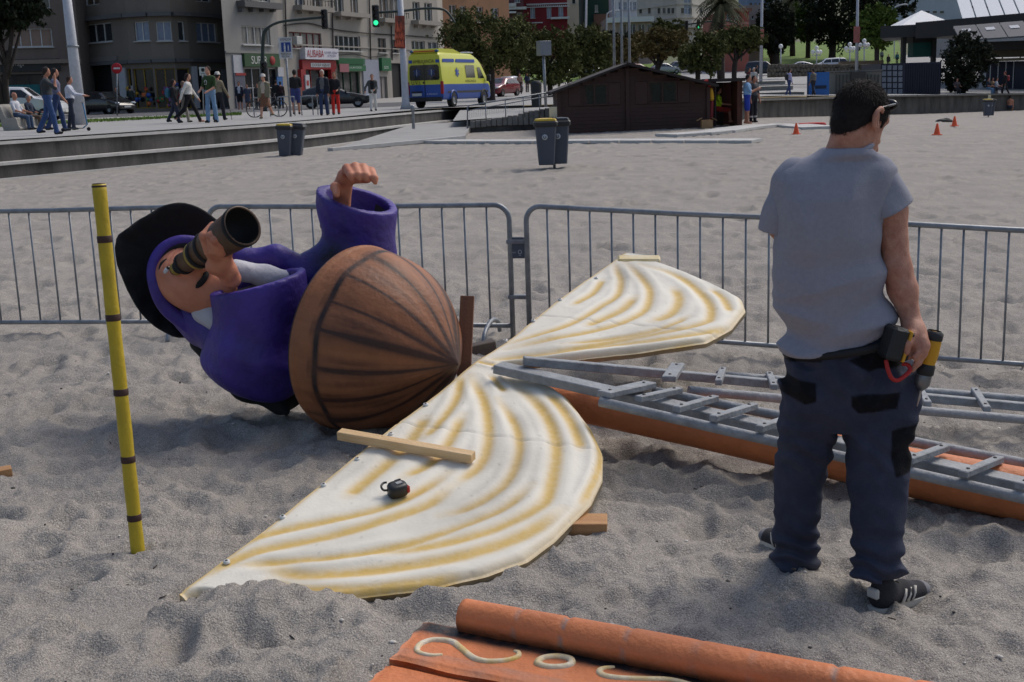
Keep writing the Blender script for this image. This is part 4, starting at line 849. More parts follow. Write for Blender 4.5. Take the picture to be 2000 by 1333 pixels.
# ================================================================ cordless drill
dr=thing('cordless_drill','yellow and black cordless drill with red strap in the hand of the worker','drill',hp_(700,700))
Mdy=M('drill_yellow',(205,150,24),rough=.45); Mdb=M('drill_black',(30,32,34),rough=.55,bump=.2,bscale=90); Mst=M('drill_steel',(120,122,124),rough=.35,metal=.7)
dp=lambda x,y,d=0: hp_(x,y,-.0+d)
bx0=dp(868,470,-.0);bx1=dp(800,760,-.0);axd=(bx1-bx0)/np.linalg.norm(bx1-bx0); DF=frame(axd,(0,1,0))
def along(a): return bx0+axd*a
Lb=np.linalg.norm(bx1-bx0)
b=MB(); b.lathe([(.001,-.042),(.022,-.040),(.029,-.03),(.031,0),(.031,Lb*.55),(.027,Lb*.85),(.026,Lb)],24,bx0,DF); b.build('motor_housing',Mdy,dr)
b=MB(); b.lathe([(.0225,-.045),(.032,-.036),(.0325,-.014),(.031,-.012)],24,bx0,DF); b.build('end_cover',Mdb,dr)
b=MB(); b.lathe([(.027,Lb-.006),(.030,Lb),(.030,Lb+.030),(.026,Lb+.034)],24,bx0,DF); b.build('torque_ring',Mdb,dr)
b=MB(); b.lathe([(.024,Lb+.032),(.0255,Lb+.036),(.0255,Lb+.066),(.020,Lb+.078),(.010,Lb+.088),(.006,Lb+.092)],24,bx0,DF); b.build('chuck',Mst,dr)
b=MB(); b.lathe([(.006,Lb+.090),(.0048,Lb+.10),(.0048,Lb+.122),(.003,Lb+.128),(.0025,Lb+.145),(.0008,Lb+.15)],10,bx0,DF); b.build('drill_bit',M('bit_steel',(165,165,165),rough=.3,metal=.8),dr)
hA=along(Lb*.35);hB=dp(520,500,-.02); b=MB(); b.tube([hA+(hB-hA)*k/6 for k in range(7)],[.022,.020,.0185,.018,.0185,.020,.023],14); b.build('handle',Mdb,dr)
bc=dp(385,470,-.03); hx_=(hB-hA)/np.linalg.norm(hB-hA); hy_=axd-hx_*(axd@hx_); hy_/=np.linalg.norm(hy_); hz_=np.cross(hx_,hy_); BFm=np.c_[hx_,hy_,hz_]
b=MB(); b.box(bc+hx_*.006,(.062,.118,.080),BFm,.010); b.build('battery',Mdb,dr)
b=MB(); b.box(bc-hx_*.030,(.012,.112,.078),BFm,.004); b.build('battery_base',Mdy,dr)
b=MB(); b.box(bc-hx_*.042,(.016,.10,.062),BFm,.005); b.build('handle_foot',Mdb,dr)
tg=along(Lb*.75); b=MB(); b.tube(spline([tg+hx_*.025,tg+hx_*.045+hy_*.004,along(Lb*.35)+hx_*.05],4),.006,6); b.build('trigger',M('trigger_red',(150,34,30)),dr)
b=MB(); b.tube(spline([dp(270,690,-.05),dp(290,800,-.06),dp(340,920,-.065),dp(420,955,-.065),dp(510,900,-.06),dp(580,830,-.05),dp(560,760,-.04),dp(480,740,-.03)],5),.0075,7); b.build('wrist_strap',M('strap_red',(168,34,30),rough=.6),dr)
# ================================================================ promenade, road, hill
def promz(y): return .98+.004*np.maximum(0,np.asarray(y,float)-45)
def hillz(x,y):
    return np.interp(y,[0,45,60,85,110,150,170,200,240,320,600],[.98,.98,1.04,1.12,1.5,2.5,3.2,6.5,9,14,70])-np.clip((np.asarray(x,float)-14)*.042,0,1.15)*np.clip((135-y)/40,0,1)
def on_hill(px,py,lo=30,hi=500):
    d=ray(px,py)
    for Y in np.arange(lo,hi,.5):
        p=CAM+d*(Y/d[1])
        if p[2]<=hillz(p[0],Y): return p
    return CAM+d*(120/d[1])
Mcon=mat('concrete_dark',lin((40,39,38)),rough=.9,col2=lin((92,89,85)),scale=1.6,bump=.3,bscale=18,streak=True)
Mlip=mat('concrete_pale',lin((182,180,176)),rough=.85,var=.12,scale=3,bump=.15)
Mpave=mat('pavement',lin((152,150,147)),rough=.9,var=.10,scale=1.2,bump=.15,bscale=12)
Masp=mat('asphalt',lin((88,88,90)),rough=.9,var=.15,scale=2,bump=.25,bscale=60)
Mgrass=mat('grass',lin((66,92,34)),rough=.95,col2=lin((112,136,52)),scale=3,bump=.6,bscale=30)
wl=np.array([(-27,2),(-19.5,17),(-12.6,31),(-8.0,40.6),(-5.9,48.0),(-4.3,55.5),(-2.2,63.5),(1.5,74)],float)
wl=spline(wl,6); tn=np.gradient(wl,axis=0); tn/=np.linalg.norm(tn,axis=1)[:,None]; nr=np.c_[-tn[:,1],tn[:,0]]   # towards the promenade
def strip(name,off0,z0,off1,z1,m,parent=None,a=0,bq=None):
    w_=wl[a:bq]; n_=nr[a:bq]; v=[(*(p+n*off0),z0) for p,n in zip(w_,n_)]+[(*(p+n*off1),z1) for p,n in zip(w_,n_)]; k=len(w_)
    mb=MB(); mb.add(v,[(i,i+1,k+i+1,k+i) for i in range(k-1)]); return mb.build(name,m,parent)
sea=thing('terrace_wall','stepped dark concrete wall with pale edges between sand and promenade','wall',(wl[12][0],wl[12][1],0))
b=MB(); k=len(wl)
def ring(offz): return [[np.array([*(p+n*o),z]) for o,z in offz] for p,n in zip(wl,nr)]
b.loft(ring([(0,-.6),(0,.36),(.40,.36),(.40,.86),(.9,.86),(.9,-.6)]),cap=True,smooth=False); b.build('wall_body',Mcon,sea)
for o,z,nm in ((-.05,.362,'edge_slab'),(.35,.862,'edge_slab')):
    for i in range(0,k-1,2):
        j=min(i+2,k-1); seg=[[np.array([*(wl[q]+nr[q]*oo),zz_]) for oo,zz_ in ((o,z),(o,z+.075),(o+.47,z+.075),(o+.47,z))] for q in range(i,j+1)]
        s0=seg[0]; d_=(seg[1][0]-seg[0][0]); d_=d_/np.linalg.norm(d_)*.008; seg[0]=[p+d_ for p in seg[0]]
        bb=MB(); bb.loft(seg,smooth=False); bb.build(nm,Mlip,sea)
bb=MB(); bb.loft(ring([(-.12,-.3),(-.12,.045),(.05,.045),(.05,-.3)]),smooth=False); bb.build('kerb_slab',Mlip,sea)
# ground behind the wall
gx=[];rowsY=np.r_[np.linspace(2,62,36),62.01,np.linspace(63,110,30),np.linspace(113,186,18)]
RTXY=np.array([at_y(*p)[:2] for p in ((1085,205,54),(1440,196,60),(1480,193,66),(1600,190,76),(1720,187,84),(1900,184,91),(2080,181,96),(2500,176,110))])
wy=wl[:,1];wx=wl[:,0]+nr[:,0]*.6
V=[];ncol=60
for Y in rowsY:
    xl=-60-.9*Y; xr=np.interp(Y,wy,wx) if Y<=62 else (np.interp(Y,RTXY[:,1],RTXY[:,0])+.3 if Y<110 else 60+.9*Y)
    for t in np.linspace(0,1,ncol): x=xl+(xr-xl)*t; V.append((x,Y,float(hillz(x,Y))-.006))
g=attr_mesh('pavement_ground',V,grid_faces(len(rowsY),ncol),Mpave); g['kind']='structure'
hsv=[]
for Y in np.r_[np.linspace(185,260,12),np.linspace(280,700,14)]:
    for x in np.linspace(-60-.9*Y,60+.9*Y,60): hsv.append((x,Y,float(hillz(x,Y))-.03))
g=attr_mesh('hillside',hsv,grid_faces(26,60),mat('hillside_green',lin((74,90,52)),rough=1,col2=lin((120,116,100)),scale=.05)); g['kind']='structure'
b=MB(); b.add([(-2.2,52.9,.6),(11.2,58.5,.95),(11.2,64,1.02),(-2.2,64,.96)],[(0,1,2,3)]); g=b.build('ramp_landing',Mpave); g['kind']='structure'
def sheet(name,pts,m,dz=.01,kind='structure',nsub=14):
    q=[np.array(p,float) for p in pts]; V=[]
    for i in range(nsub+1):
        for j in range(nsub+1):
            s_,t_=i/nsub,j/nsub; p=(q[0]*(1-s_)+q[1]*s_)*(1-t_)+(q[3]*(1-s_)+q[2]*s_)*t_; V.append((p[0],p[1],float(hillz(p[0],p[1]))+dz))
    o=attr_mesh(name,V,grid_faces(nsub+1,nsub+1),m); o['kind']=kind; return o
def pxp(px,Y): return at_y(px,200,Y)[:2]
sheet('grass_verge',[pxp(-900,46),pxp(470,60),pxp(470,65),pxp(-900,52)],Mgrass,.012)
sheet('road',[pxp(-1000,60),pxp(780,72),pxp(800,90),pxp(-1000,80)],Masp,.006)
sheet('side_road',[pxp(780,72),pxp(1500,150),pxp(1400,175),pxp(800,90)],M('road_pale',(150,149,148),rough=.9,var=.1),.006)
sheet('lawn',[pxp(1470,172),pxp(1760,166),pxp(1750,235),pxp(1440,240)],mat('lawn_grass',lin((78,104,36)),rough=.95,col2=lin((106,130,50)),scale=1,bump=.4,bscale=20),.05)
sheet('lawn',[pxp(960,150),pxp(1330,150),pxp(1330,185),pxp(960,185)],MATS['lawn_grass'],.05)
# grass blades on the verge
gv=MB(); rg_=np.random.default_rng(8)
for _ in range(2600):
    t=rg_.uniform(0,1); s_=rg_.uniform(.02,.98); a_=np.array(pxp(-60,48.2));c_=np.array(pxp(470,60));a2=np.array(pxp(-60,54));c2_=np.array(pxp(470,65)); p=(a_*(1-t)+c_*t)*(1-s_)+(a2*(1-t)+c2_*t)*s_; z=float(hillz(p[0],p[1]))+.01; an=rg_.uniform(0,6.28); h_=rg_.uniform(.05,.13); w_=.03
    gv.add([(p[0]-w_*math.cos(an),p[1]-w_*math.sin(an),z),(p[0]+w_*math.cos(an),p[1]+w_*math.sin(an),z),(p[0]+.03*math.sin(an),p[1],z+h_)],[(0,1,2)])
o=gv.build('verge_grass',Mgrass); tag(o,'short grass growing on the strip beside the promenade','grass',kind='stuff')
# ---- right hand sea wall
rw=[(1085,205,54),(1440,196,60),(1480,193,66),(1600,190,76),(1720,187,84),(1900,184,91),(2080,181,96),(2500,176,110)]
RT=[at_y(*p) for p in rw]; rwl=thing('sea_wall','long weathered grey sea wall behind the far sand','wall',(RT[3][0],RT[3][1],-.5))
b=MB(); sec_=[]
for p in RT: sec_.append([p+np.array([0,0,-2.6]),p+np.array([0,0,-.12]),p+np.array([.15,.5,-.12]),p+np.array([.15,.5,-2.6])])
b.loft(sec_,smooth=False); b.build('wall_body',Mcon,rwl)
for i in range(len(RT)-1):
    for k_ in range(3):
        p=RT[i]+(RT[i+1]-RT[i])*(k_/3+.004);q=RT[i]+(RT[i+1]-RT[i])*((k_+1)/3-.002); b=MB(); b.beam(p+np.array([.05,.2,-.06]),q+np.array([.05,.2,-.06]),.7,.12,(0,0,1)); b.build('coping_slab',M('coping',(104,102,98),rough=.9,var=.15),rwl)
# ---- ramp with railing and block wall
rp=thing('access_ramp','sloping concrete ramp from the sand up to the promenade','ramp',(-3,50,0))
ra=[ground(640,296),ground(905,274),at_y(925,236,58),at_y(800,245,56)]; ra=[np.asarray(p) for p in ra]
ra[0][2]+=.03;ra[1][2]+=.06
b=MB(); top_=[ra[0],ra[1],ra[2],ra[3]]; b.add([*top_,*[p-np.array([0,0,.9]) for p in top_]],[(0,1,2,3),(4,5,1,0),(5,6,2,1),(6,7,3,2),(7,4,0,3)]); b.build('ramp_slab',Mpave,rp)
b=MB(); b.beam(ra[0]+np.array([.1,-.1,.02]),ra[1]+np.array([0,-.1,.04]),.28,.12); b.build('ramp_kerb',Mlip,rp)
bw=thing('block_wall','wall of upright rough stone blocks beneath the sloping handrail','wall',at_y(1000,262,52)*np.array([1,1,0]))
Mst_=mat('rough_stone',lin((104,102,99)),rough=.95,col2=lin((136,133,128)),scale=5,bump=.8,bscale=14)
b0=at_y(918,242,52.5);b1=at_y(1095,208,52.5); z_lo=float(sandz(0,51))-.2; nbk=17
b=MB(); c_=(b0+b1)/2; b.beam(np.array([b0[0],52.7,.15]),np.array([b1[0]+.6,52.7,.15]),.5,.9,(0,0,1)); b.build('wall_footing',Mcon,bw)
for i in range(nbk):
    p=b0+(b1-b0)*(i+.5)/nbk; wd=(b1[0]-b0[0])/nbk-.012; hh=p[2]-.22+rg_.uniform(-.03,.03)-.1; b=MB(); b.box((p[0],52.55+rg_.uniform(-.04,.04),.22+.1+hh/2+.02),(wd,.42,max(.3,hh)),rotz(rg_.uniform(-.05,.05)),.025); b.build('stone_block',Mst_,bw)
hr=thing('handrail','galvanised handrail rising along the ramp above the stone blocks','railing',at_y(912,252,52)); 
h0=at_y(913,207,52);h1=at_y(1088,178,52.4);hb0=at_y(913,252,52)
b=MB(); b.tube([hb0,h0+np.array([0,0,-.06]),h0+np.array([.06,0,0]),h1],.03,8); b.build('top_rail',Mgal,hr)
b=MB(); b.tube([h0+np.array([.0,0,-.2]),h1+np.array([0,0,-.15])],.02,8); b.build('lower_rail',Mgal,hr)
for f_ in (.2,.42,.62,.80,.98): p=h0+(h1-h0)*f_; b=MB(); b.tube([p,p-np.array([0,0,.85])],.022,8); b.build('post',Mgal,hr)
for f_ in np.linspace(.02,.6,30): p=h0+(h1-h0)*f_; b=MB(); b.tube([p-np.array([0,0,.2]),p-np.array([0,0,.5])],.006,5); b.build('baluster',Mgal,hr)
# post standing on the terrace wall
p=at_y(808,252,50.5); b=MB(); b.lathe([(.06,0),(.06,.72),(.085,.76),(.10,.82),(.085,.90),(.04,.94),(.001,.945)],14,p); o=b.build('bollard',Mgal); tag(o,'round headed metal bollard on the terrace wall before the ambulance','bollard')
# slabs laid on the sand
def slabpath(name,label,pts,nsl,wd):
    t=thing(name,label,'boardwalk',ground(*pts[0]))
    P=[ground(*p) for p in pts]; P=spline(P,6); L_=np.r_[0,np.cumsum(np.linalg.norm(np.diff(P,axis=0),axis=1))]
    for i in range(nsl):
        s0,s1=L_[-1]*i/nsl+.02,L_[-1]*(i+1)/nsl-.02; a=np.array([np.interp(s0,L_,P[:,k_]) for k_ in range(3)]);c=np.array([np.interp(s1,L_,P[:,k_]) for k_ in range(3)])
        b=MB(); b.beam(a+np.array([0,0,.05]),c+np.array([0,0,.05]),wd,.09,(0,0,1)); b.build('slab',Mlip,t)
slabpath('beach_boardwalk','pale slab boardwalk laid across the sand before the brown cabin',[(800,279),(1000,280),(1200,279),(1480,279)],14,1.2)
slabpath('cabin_path','curved pale slab path leading round the front of the brown cabin',[(1300,268),(1390,262),(1450,253),(1520,247),(1600,253)],9,1.3)
# ================================================================ buildings
Mglass=mat('window_glass',(.03,.035,.04),rough=.08,var=.2,spec=.8); Mwf=M('window_frame',(200,200,198),rough=.5); Mdk=M('dark_opening',(22,21,22),rough=.7)
Mcur=mat('curtain_pale',lin((150,146,138)),rough=.5,col2=lin((60,58,56)),scale=2.5,streak=True); Mcur2=mat('curtain_warm',lin((112,98,84)),rough=.5,col2=lin((40,38,38)),scale=2.0,streak=True); Mbl0=mat('pane_painted_reflect',lin((92,102,120)),rough=.1,col2=lin((24,26,30)),scale=1.2)  # last one: pane with a sky reflection painted into its colour
def facet_frame(p0,p1):
    p0=np.array([p0[0],p0[1],0.]);p1=np.array([p1[0],p1[1],0.]); ex=p1-p0;W=np.linalg.norm(ex);ex/=W; n=np.cross(ex,np.array([0,0,1.])); return p0,ex,W,n   # n faces the street
def wall_open(mb,p0,ex,n,W,z0,z1,ops,dep=.28,mi=0):
    xs=sorted({0,W,*[min(max(v,0),W) for o in ops for v in o[:2]]}); zs=sorted({z0,z1,*[min(max(v,z0),z1) for o in ops for v in o[2:4]]})
    up=np.array([0,0,1.]); pt=lambda u,z,d=0:p0+ex*u+up*z-n*d
    for i in range(len(xs)-1):
        for j in range(len(zs)-1):
            cu,cz=(xs[i]+xs[i+1])/2,(zs[j]+zs[j+1])/2
            if any(o[0]<cu<o[1] and o[2]<cz<o[3] for o in ops): continue
            mb.add([pt(xs[i],zs[j]),pt(xs[i+1],zs[j]),pt(xs[i+1],zs[j+1]),pt(xs[i],zs[j+1])],[(0,1,2,3)],False,mi)
    for (a,c,lo,hi) in [o[:4] for o in ops]:
        mb.add([pt(a,lo),pt(c,lo),pt(c,hi),pt(a,hi),pt(a,lo,dep),pt(c,lo,dep),pt(c,hi,dep),pt(a,hi,dep)],[(0,4,5,1),(1,5,6,2),(2,6,7,3),(3,7,4,0)],False,mi)
def window(t,p0,ex,n,u0,u1,z0,z1,cols=2,rows=1,fm=None,gm=None,dep=.2,name='window',fw=.06,sill=True):
    fm=fm or Mwf; gm=gm or random.choice([Mglass,Mglass,Mglass,Mcur,Mcur2,Mbl0]); up=np.array([0,0,1.]); F=np.c_[ex,n,up]; c=lambda u,z,d:p0+ex*u+up*z-n*d
    b=MB()
    b.box(c((u0+u1)/2,z0+fw/2,dep-.03),(u1-u0,.07,fw),F); b.box(c((u0+u1)/2,z1-fw/2,dep-.03),(u1-u0,.07,fw),F)
    for i in range(cols+1):
        u=u0+fw/2+(u1-u0-fw)*i/cols; b.box(c(u,(z0+z1)/2,dep-.028),(fw,.066,z1-z0-2*fw),F)
    for j in range(1,rows): z=z0+(z1-z0)*j/rows; b.box(c((u0+u1)/2,z,dep-.026),(u1-u0-2*fw,.06,fw*.8),F)
    o=b.build(name,fm,t)
    g=MB(); g.add([c(u0,z0,dep+.01),c(u1,z0,dep+.01),c(u1,z1,dep+.01),c(u0,z1,dep+.01)],[(0,1,2,3)]); g.build('pane',gm,o)
    if sill: s_=MB(); s_.box(c((u0+u1)/2,z0-.045,-.05),(u1-u0+.16,.24,.07),F); s_.build('sill',MATS['concrete_pale'],o)
    return o
def building(name,label,facets,zb,zt,m,wins,cat='building',back=14.0,bands=(),extra=None,storey=None):
    """facets: (px,Y) street corners.  wins: (x0,y0,x1,y1,cols,rows,frame,glass,name) in photo pixels, cut out of the facet they fall on"""
    pts=[pxp(*f) for f in facets]; t=thing(name,label,cat,(*((np.array(pts[0])+pts[-1])/2),zb)); mb=MB(); FR=[]
    for i in range(len(pts)-1):
        p0,ex,W,n=facet_frame(pts[i],pts[i+1]); FR.append((p0,ex,W,n)); ops=[];ws=[]
        for w_ in wins:
            xm=(w_[0]+w_[2])/2; ym=(w_[1]+w_[3])/2
            if not (facets[i][0]<=xm<facets[i+1][0]): continue
            u=lambda x:(on_plane(x,ym,p0,n)-p0)@ex; z=lambda y:on_plane(xm,y,p0,n)[2]
            u0,u1=max(.05,u(w_[0])),min(W-.05,u(w_[2])); z0,z1=max(z(w_[3]),zb+.05),min(z(w_[1]),zt-.1)
            if u1-u0>.2 and z1-z0>.2: ops.append((u0,u1,z0,z1)); ws.append(w_)
        if storey:   # more floors above the frame
            zz0,hh,sp,ww,wh=storey; zc=zz0
            while zc+wh<zt-.4:
                k_=max(1,int(W//sp))
                for q in range(k_):
                    uc=W*(q+.5)/k_
                    if ww<W-.3: ops.append((uc-ww/2,uc+ww/2,zc,zc+wh)); ws.append((0,0,0,0,2,1,None,None,'window'))
                zc+=hh
        wall_open(mb,p0,ex,n,W,zb-.6,zt,ops)
        for o,w_ in zip(ops,ws): window(t,p0,ex,n,*o,cols=w_[4],rows=w_[5],fm=w_[6],gm=w_[7],name=w_[8] if len(w_)>8 else 'window',sill=not(len(w_)>8))
        for (zz_,hh,pr_,bm) in bands:
            b=MB(); b.box(p0+ex*W/2+np.array([0,0,zz_])+n*pr_/2,(W+.02*(i+1),pr_,hh),np.c_[ex,n,np.array([0,0,1.])]); b.build('ledge',bm or m,t)
    bk=[np.array([*p,0.])+np.array([0,back,0]) for p in pts]
    P=[np.array([*p,0.]) for p in pts]
    up=lambda p,z:p+np.array([0,0,z])
    mb.add([up(P[0],zb-.6),up(bk[0],zb-.6),up(bk[0],zt),up(P[0],zt)],[(1,0,3,2)]); mb.add([up(P[-1],zb-.6),up(bk[-1],zb-.6),up(bk[-1],zt),up(P[-1],zt)],[(0,1,2,3)])
    mb.add([up(bk[0],zb-.6),up(bk[-1],zb-.6),up(bk[-1],zt),up(bk[0],zt)],[(1,0,3,2)])
    mb.build('wall',m,t); r=MB(); tp=[up(p,zt-.01) for p in P]+[up(p,zt-.01) for p in bk[::-1]]; r.add(tp,[tuple(range(len(tp)))]); r.build('roof',M('flat_roof',(120,112,104)),t)
    return t,FR
def onf(FR,i,px,py,d=0.0):
    p0,ex,W,n=FR[i]; return on_plane(px,py,p0,n)+n*d
def panel(t,FR,i,rect,m,d=.06,name='panel',th=None):
    p0,ex,W,n=FR[i]; a=onf(FR,i,rect[0],(rect[1]+rect[3])/2);c=onf(FR,i,rect[2],(rect[1]+rect[3])/2);z1=onf(FR,i,(rect[0]+rect[2])/2,rect[1])[2];z0=onf(FR,i,(rect[0]+rect[2])/2,rect[3])[2]
    mid=(a+c)/2;mid[2]=(z0+z1)/2; b=MB(); th=th or d; b.box(mid+n*(d-th/2),(np.linalg.norm((c-a)[:2]),th,z1-z0),np.c_[ex,n,np.array([0,0,1.])]); return b.build(name,m,t)
def ftext(t,FR,i,txt,rect,m,d):
    p0,ex,W,n=FR[i]; c=onf(FR,i,(rect[0]+rect[2])/2,(rect[1]+rect[3])/2,d); k_=np.linalg.norm(c-CAM)/FPX
    wd=abs((onf(FR,i,rect[2],rect[1])-onf(FR,i,rect[0],rect[1]))@ex); return text('lettering',txt,c,ex,(0,0,1),(rect[3]-rect[1])*k_,m,t,wid=wd,ext=.012)
GZ=1.1
Mshop=mat('shop_glass',(.02,.02,.022),rough=.15,var=.4,scale=2,spec=.6)
# --- A: salon building
MA=mat('render_brown',lin((112,100,92)),rough=.9,var=.14,scale=.8,bump=.15,bscale=10,streak=True)
tA,FA=building('salon_building','brown rendered building with a black salon sign at street level','building' and [(-420,82),(-5,86),(166,88)],GZ,15,MA,[(18,56,102,92,4,1,None,mat('beige_blind',lin((140,118,104)),rough=.7,var=.1)),(-130,58,-50,93,4,1,None,None),(2,145,118,213,4,1,M('shop_dark_frame',(40,38,38)),Mshop,'shop_window'),(-120,145,-14,213,4,1,MATS['shop_dark_frame'],Mshop,'shop_window'),(-300,60,-210,95,4,1,None,None)],bands=((4.75,.28,.35,M('ledge_brown',(128,112,100))),),storey=(8.3,3.2,3.4,2.4,1.4))
panel(tA,FA,1,(0,116,118,140),M('sign_black',(18,18,20),rough=.4),.16,'shop_sign'); ftext(tA,FA,1,'Cris Fraga',(4,121,47,132),M('sign_white',(190,186,180)),.17); ftext(tA,FA,1,'Peluqueria',(60,120,92,128),M('sign_grey',(88,88,90)),.17)
panel(tA,FA,1,(4,166,78,186),M('shop_teal',(18,96,100)),.08,'window_banner'); 
# --- B: rounded corner building
MBm=mat('render_grey',lin((118,109,99)),rough=.9,var=.12,scale=.7,bump=.12,bscale=10,streak=True)
Mbl=mat('pane_painted_sky',lin((120,134,158)),rough=.12,var=.2)  # reflected sky painted as the pane colour
fB=[(166,91),(232,88.4),(262,87.4),(305,86.9),(348,87.2),(378,88.2),(447,92)]
wB=[(167,46,220,83,3,1,None,None),(384,45,424,82,3,1,None,Mbl),(176,122,222,213,2,1,M('door_dark',(30,26,26)),Mdk,'door')]
for a,c in ((248,262),(262,305),(305,348),(348,362)): wB.append((a+.5,42,c-.5,80,1 if c-a<20 else 2,1,None,Mbl if c-a>20 else None))
for a,c in ((250,262),(262,305),(305,348),(348,374)): wB.append((a+.3,134,c-.3,212,1 if c-a<30 else 2,1,M('shop_yellow_frame',(150,120,34)),Mshop,'shop_window'))
wB+=[(384,138,430,212,2,1,M('shop_green_dark',(40,52,40)),Mshop,'shop_window')]
tB,FB=building('corner_building','grey building with a rounded corner above a colourful toy shop',fB,GZ,15,MBm,wB,bands=((4.55,.22,.30,M('ledge_grey',(92,90,90))),(7.65,.26,.45,MATS['ledge_grey'])),storey=(8.6,3.1,3.2,1.8,1.4))
for i,r in ((1,(236,133,249,212)),(4,(376,130,386,212)),(5,(379,131,384,212))): panel(tB,FB,min(i,5),r,M('pilaster_white',(176,176,178)),.12,'pilaster')
panel(tB,FB,0,(168,116,176,214),M('stone_frame',(118,112,106)),.10,'door_jamb'); panel(tB,FB,0,(222,116,230,214),MATS['stone_frame'],.10,'door_jamb'); panel(tB,FB,0,(168,112,230,121),MATS['stone_frame'],.13,'door_lintel')
panel(tB,FB,5,(434,135,446,212),M('gate_grey',(112,112,112)),.05,'gate_panel')
for k_ in range(8): panel(tB,FB,5,(434.5+k_*1.5,136,435.2+k_*1.5,211),M('gate_bar',(140,140,140)),.09,'gate_bar')
# toys piled in the shop front
gr_=np.random.default_rng(21); gc=[M('toy_%d'%i,c,rough=.5) for i,c in enumerate(((150,40,36),(170,130,30),(40,70,140),(120,70,120),(50,110,70),(180,90,40),(150,150,150)))]
for k_ in range(46):
    px_=gr_.uniform(254,372); py_=gr_.uniform(165,208); i=1 if px_<262 else 2 if px_<305 else 3 if px_<348 else 4
    p=onf(FB,i,px_,py_,.18+gr_.uniform(-.1,.1)); b=MB(); sz=gr_.uniform(.15,.38); (b.box(p,(sz,sz*.6,sz*gr_.uniform(.6,1.3)),rotz(gr_.uniform(0,1)),.02) if k_%2 else b.ball(p,sz*.5,8,6)); b.build('toy',gc[k_%7],tB)
# --- C: supermarket
MC=mat('render_light_grey',lin((142,139,134)),rough=.9,var=.12,scale=.7,bump=.12,streak=True)
wC=[(472,52,528,88,4,1,None,None),(466,-45,490,4,2,1,None,None),(502,-42,526,4,2,1,None,None),(480,133,546,212,4,2,M('shop_white_frame',(186,186,186)),Mshop,'shop_window')]
tC,FC=building('supermarket_building','light grey building above a supermarket with a green sign',[(447,85.5),(552,91.5)],GZ,15,MC,wC,bands=((4.95,.12,.10,None),),storey=(11.4,3.1,3.0,1.6,1.5))
panel(tC,FC,0,(462,5,536,17),MATS['ledge_grey'],.7,'balcony_slab'); 
for x in (466,487,508,528): panel(tC,FC,0,(x-2,17,x+2,24),MATS['ledge_grey'],.4,'bracket')
panel(tC,FC,0,(472,106,541,131),M('sign_green',(46,76,44)),.25,'shop_sign'); ftext(tC,FC,0,'SUPER',(485,111,516,125),M('sign_letter',(206,206,200)),.26)
b=MB(); b.lathe([(0,.03),(.3,.03),(.32,0)],20,onf(FC,0,526,119,.27),frame(FC[0][3])); b.build('sign_disc',M('sign_red',(140,36,32)),tC)
panel(tC,FC,0,(454,108,471,143),M('panel_white',(176,176,180)),.1,'shop_panel'); panel(tC,FC,0,(458,143,478,212),M('panel_slate',(86,88,100)),.08,'shop_panel'); panel(tC,FC,0,(458,143,478,148),M('panel_red',(150,46,44)),.11,'shop_panel'); panel(tC,FC,0,(541,132,552,150),MATS['panel_white'],.1,'shop_panel'); panel(tC,FC,0,(541,150,552,205),M('panel_blue',(52,98,150)),.08,'shop_panel')
# --- D: kebab shop row
MD=mat('render_beige',lin((152,146,137)),rough=.9,var=.14,scale=.7,bump=.15,streak=True)
Mred=M('red_paint',(140,28,30),rough=.6); Mrf=M('red_frame',(110,30,34),rough=.5)
wD=[(565,64,628,95,5,1,Mrf,None),(654,70,704,100,5,1,None,None),(738,75,754,103,2,1,M('grey_frame',(110,110,108)),None),(764,78,778,104,2,1,MATS['grey_frame'],None),(804,80,830,98,3,1,None,None),(836,82,856,98,2,1,None,None),
 (575,-20,594,13,2,1,None,None),(609,-18,628,15,2,1,None,None),(653,-12,671,24,2,1,None,None),(684,-10,699,26,2,1,None,None),(741,-5,758,36,2,1,None,None),(765,-3,780,38,2,1,None,None),(806,4,820,40,2,1,None,None),(829,6,844,42,2,1,None,None),
 (592,136,648,201,3,1,Mred,Mshop,'shop_window'),(660,140,704,199,3,1,M('green_frame',(30,70,48)),Mshop,'shop_window'),(741,150,757,196,2,1,MATS['grey_frame'],M('shutter',(150,142,136)),'shop_window'),(766,124,786,194,1,1,MATS['shop_dark_frame'],Mdk,'door'),(800,130,852,190,3,1,MATS['shop_dark_frame'],Mshop,'shop_window')]
tD,FD=building('kebab_shop_building','long beige building with balconies above a red kebab shop and a green shop',[(552,91.5),(862,118)],GZ,17,MD,wD,bands=((5.6,.1,.08,None),),storey=(11.9,3.2,3.3,1.5,1.6))
for r in ((573,14,637,23),(650,26,707,34),(737,38,784,46),(803,42,850,50)):
    panel(tD,FD,0,r,M('balcony_beige',(140,134,126)),.75,'balcony_slab')
    for q in range(3): x=r[0]+(r[2]-r[0])*(.15+.35*q); panel(tD,FD,0,(x-1.5,r[3],x+1.5,r[3]+5),MATS['balcony_beige'],.4,'bracket')
for r in ((573,2,637,14),(737,26,784,38)):
    for q in range(12): x=r[0]+(r[2]-r[0])*q/11; panel(tD,FD,0,(x-.25,r[1],x+.25,r[3]),Mdk,.72,'railing_bar',.03)
    panel(tD,FD,0,(r[0],r[1]-.8,r[2],r[1]+.4),Mdk,.73,'railing_top',.05)
panel(tD,FD,0,(585,95,650,117),M('sign_pale',(196,194,200)),.5,'shop_sign'); ftext(tD,FD,0,'ALIBABA',(588,99,621,112),M('letter_red',(150,26,44)),.52); ftext(tD,FD,0,'DONER KEBAP',(622,102,648,106),M('letter_blue',(70,60,110)),.52); ftext(tD,FD,0,'& PIZZA',(628,108,644,112),MATS['letter_blue'],.52)
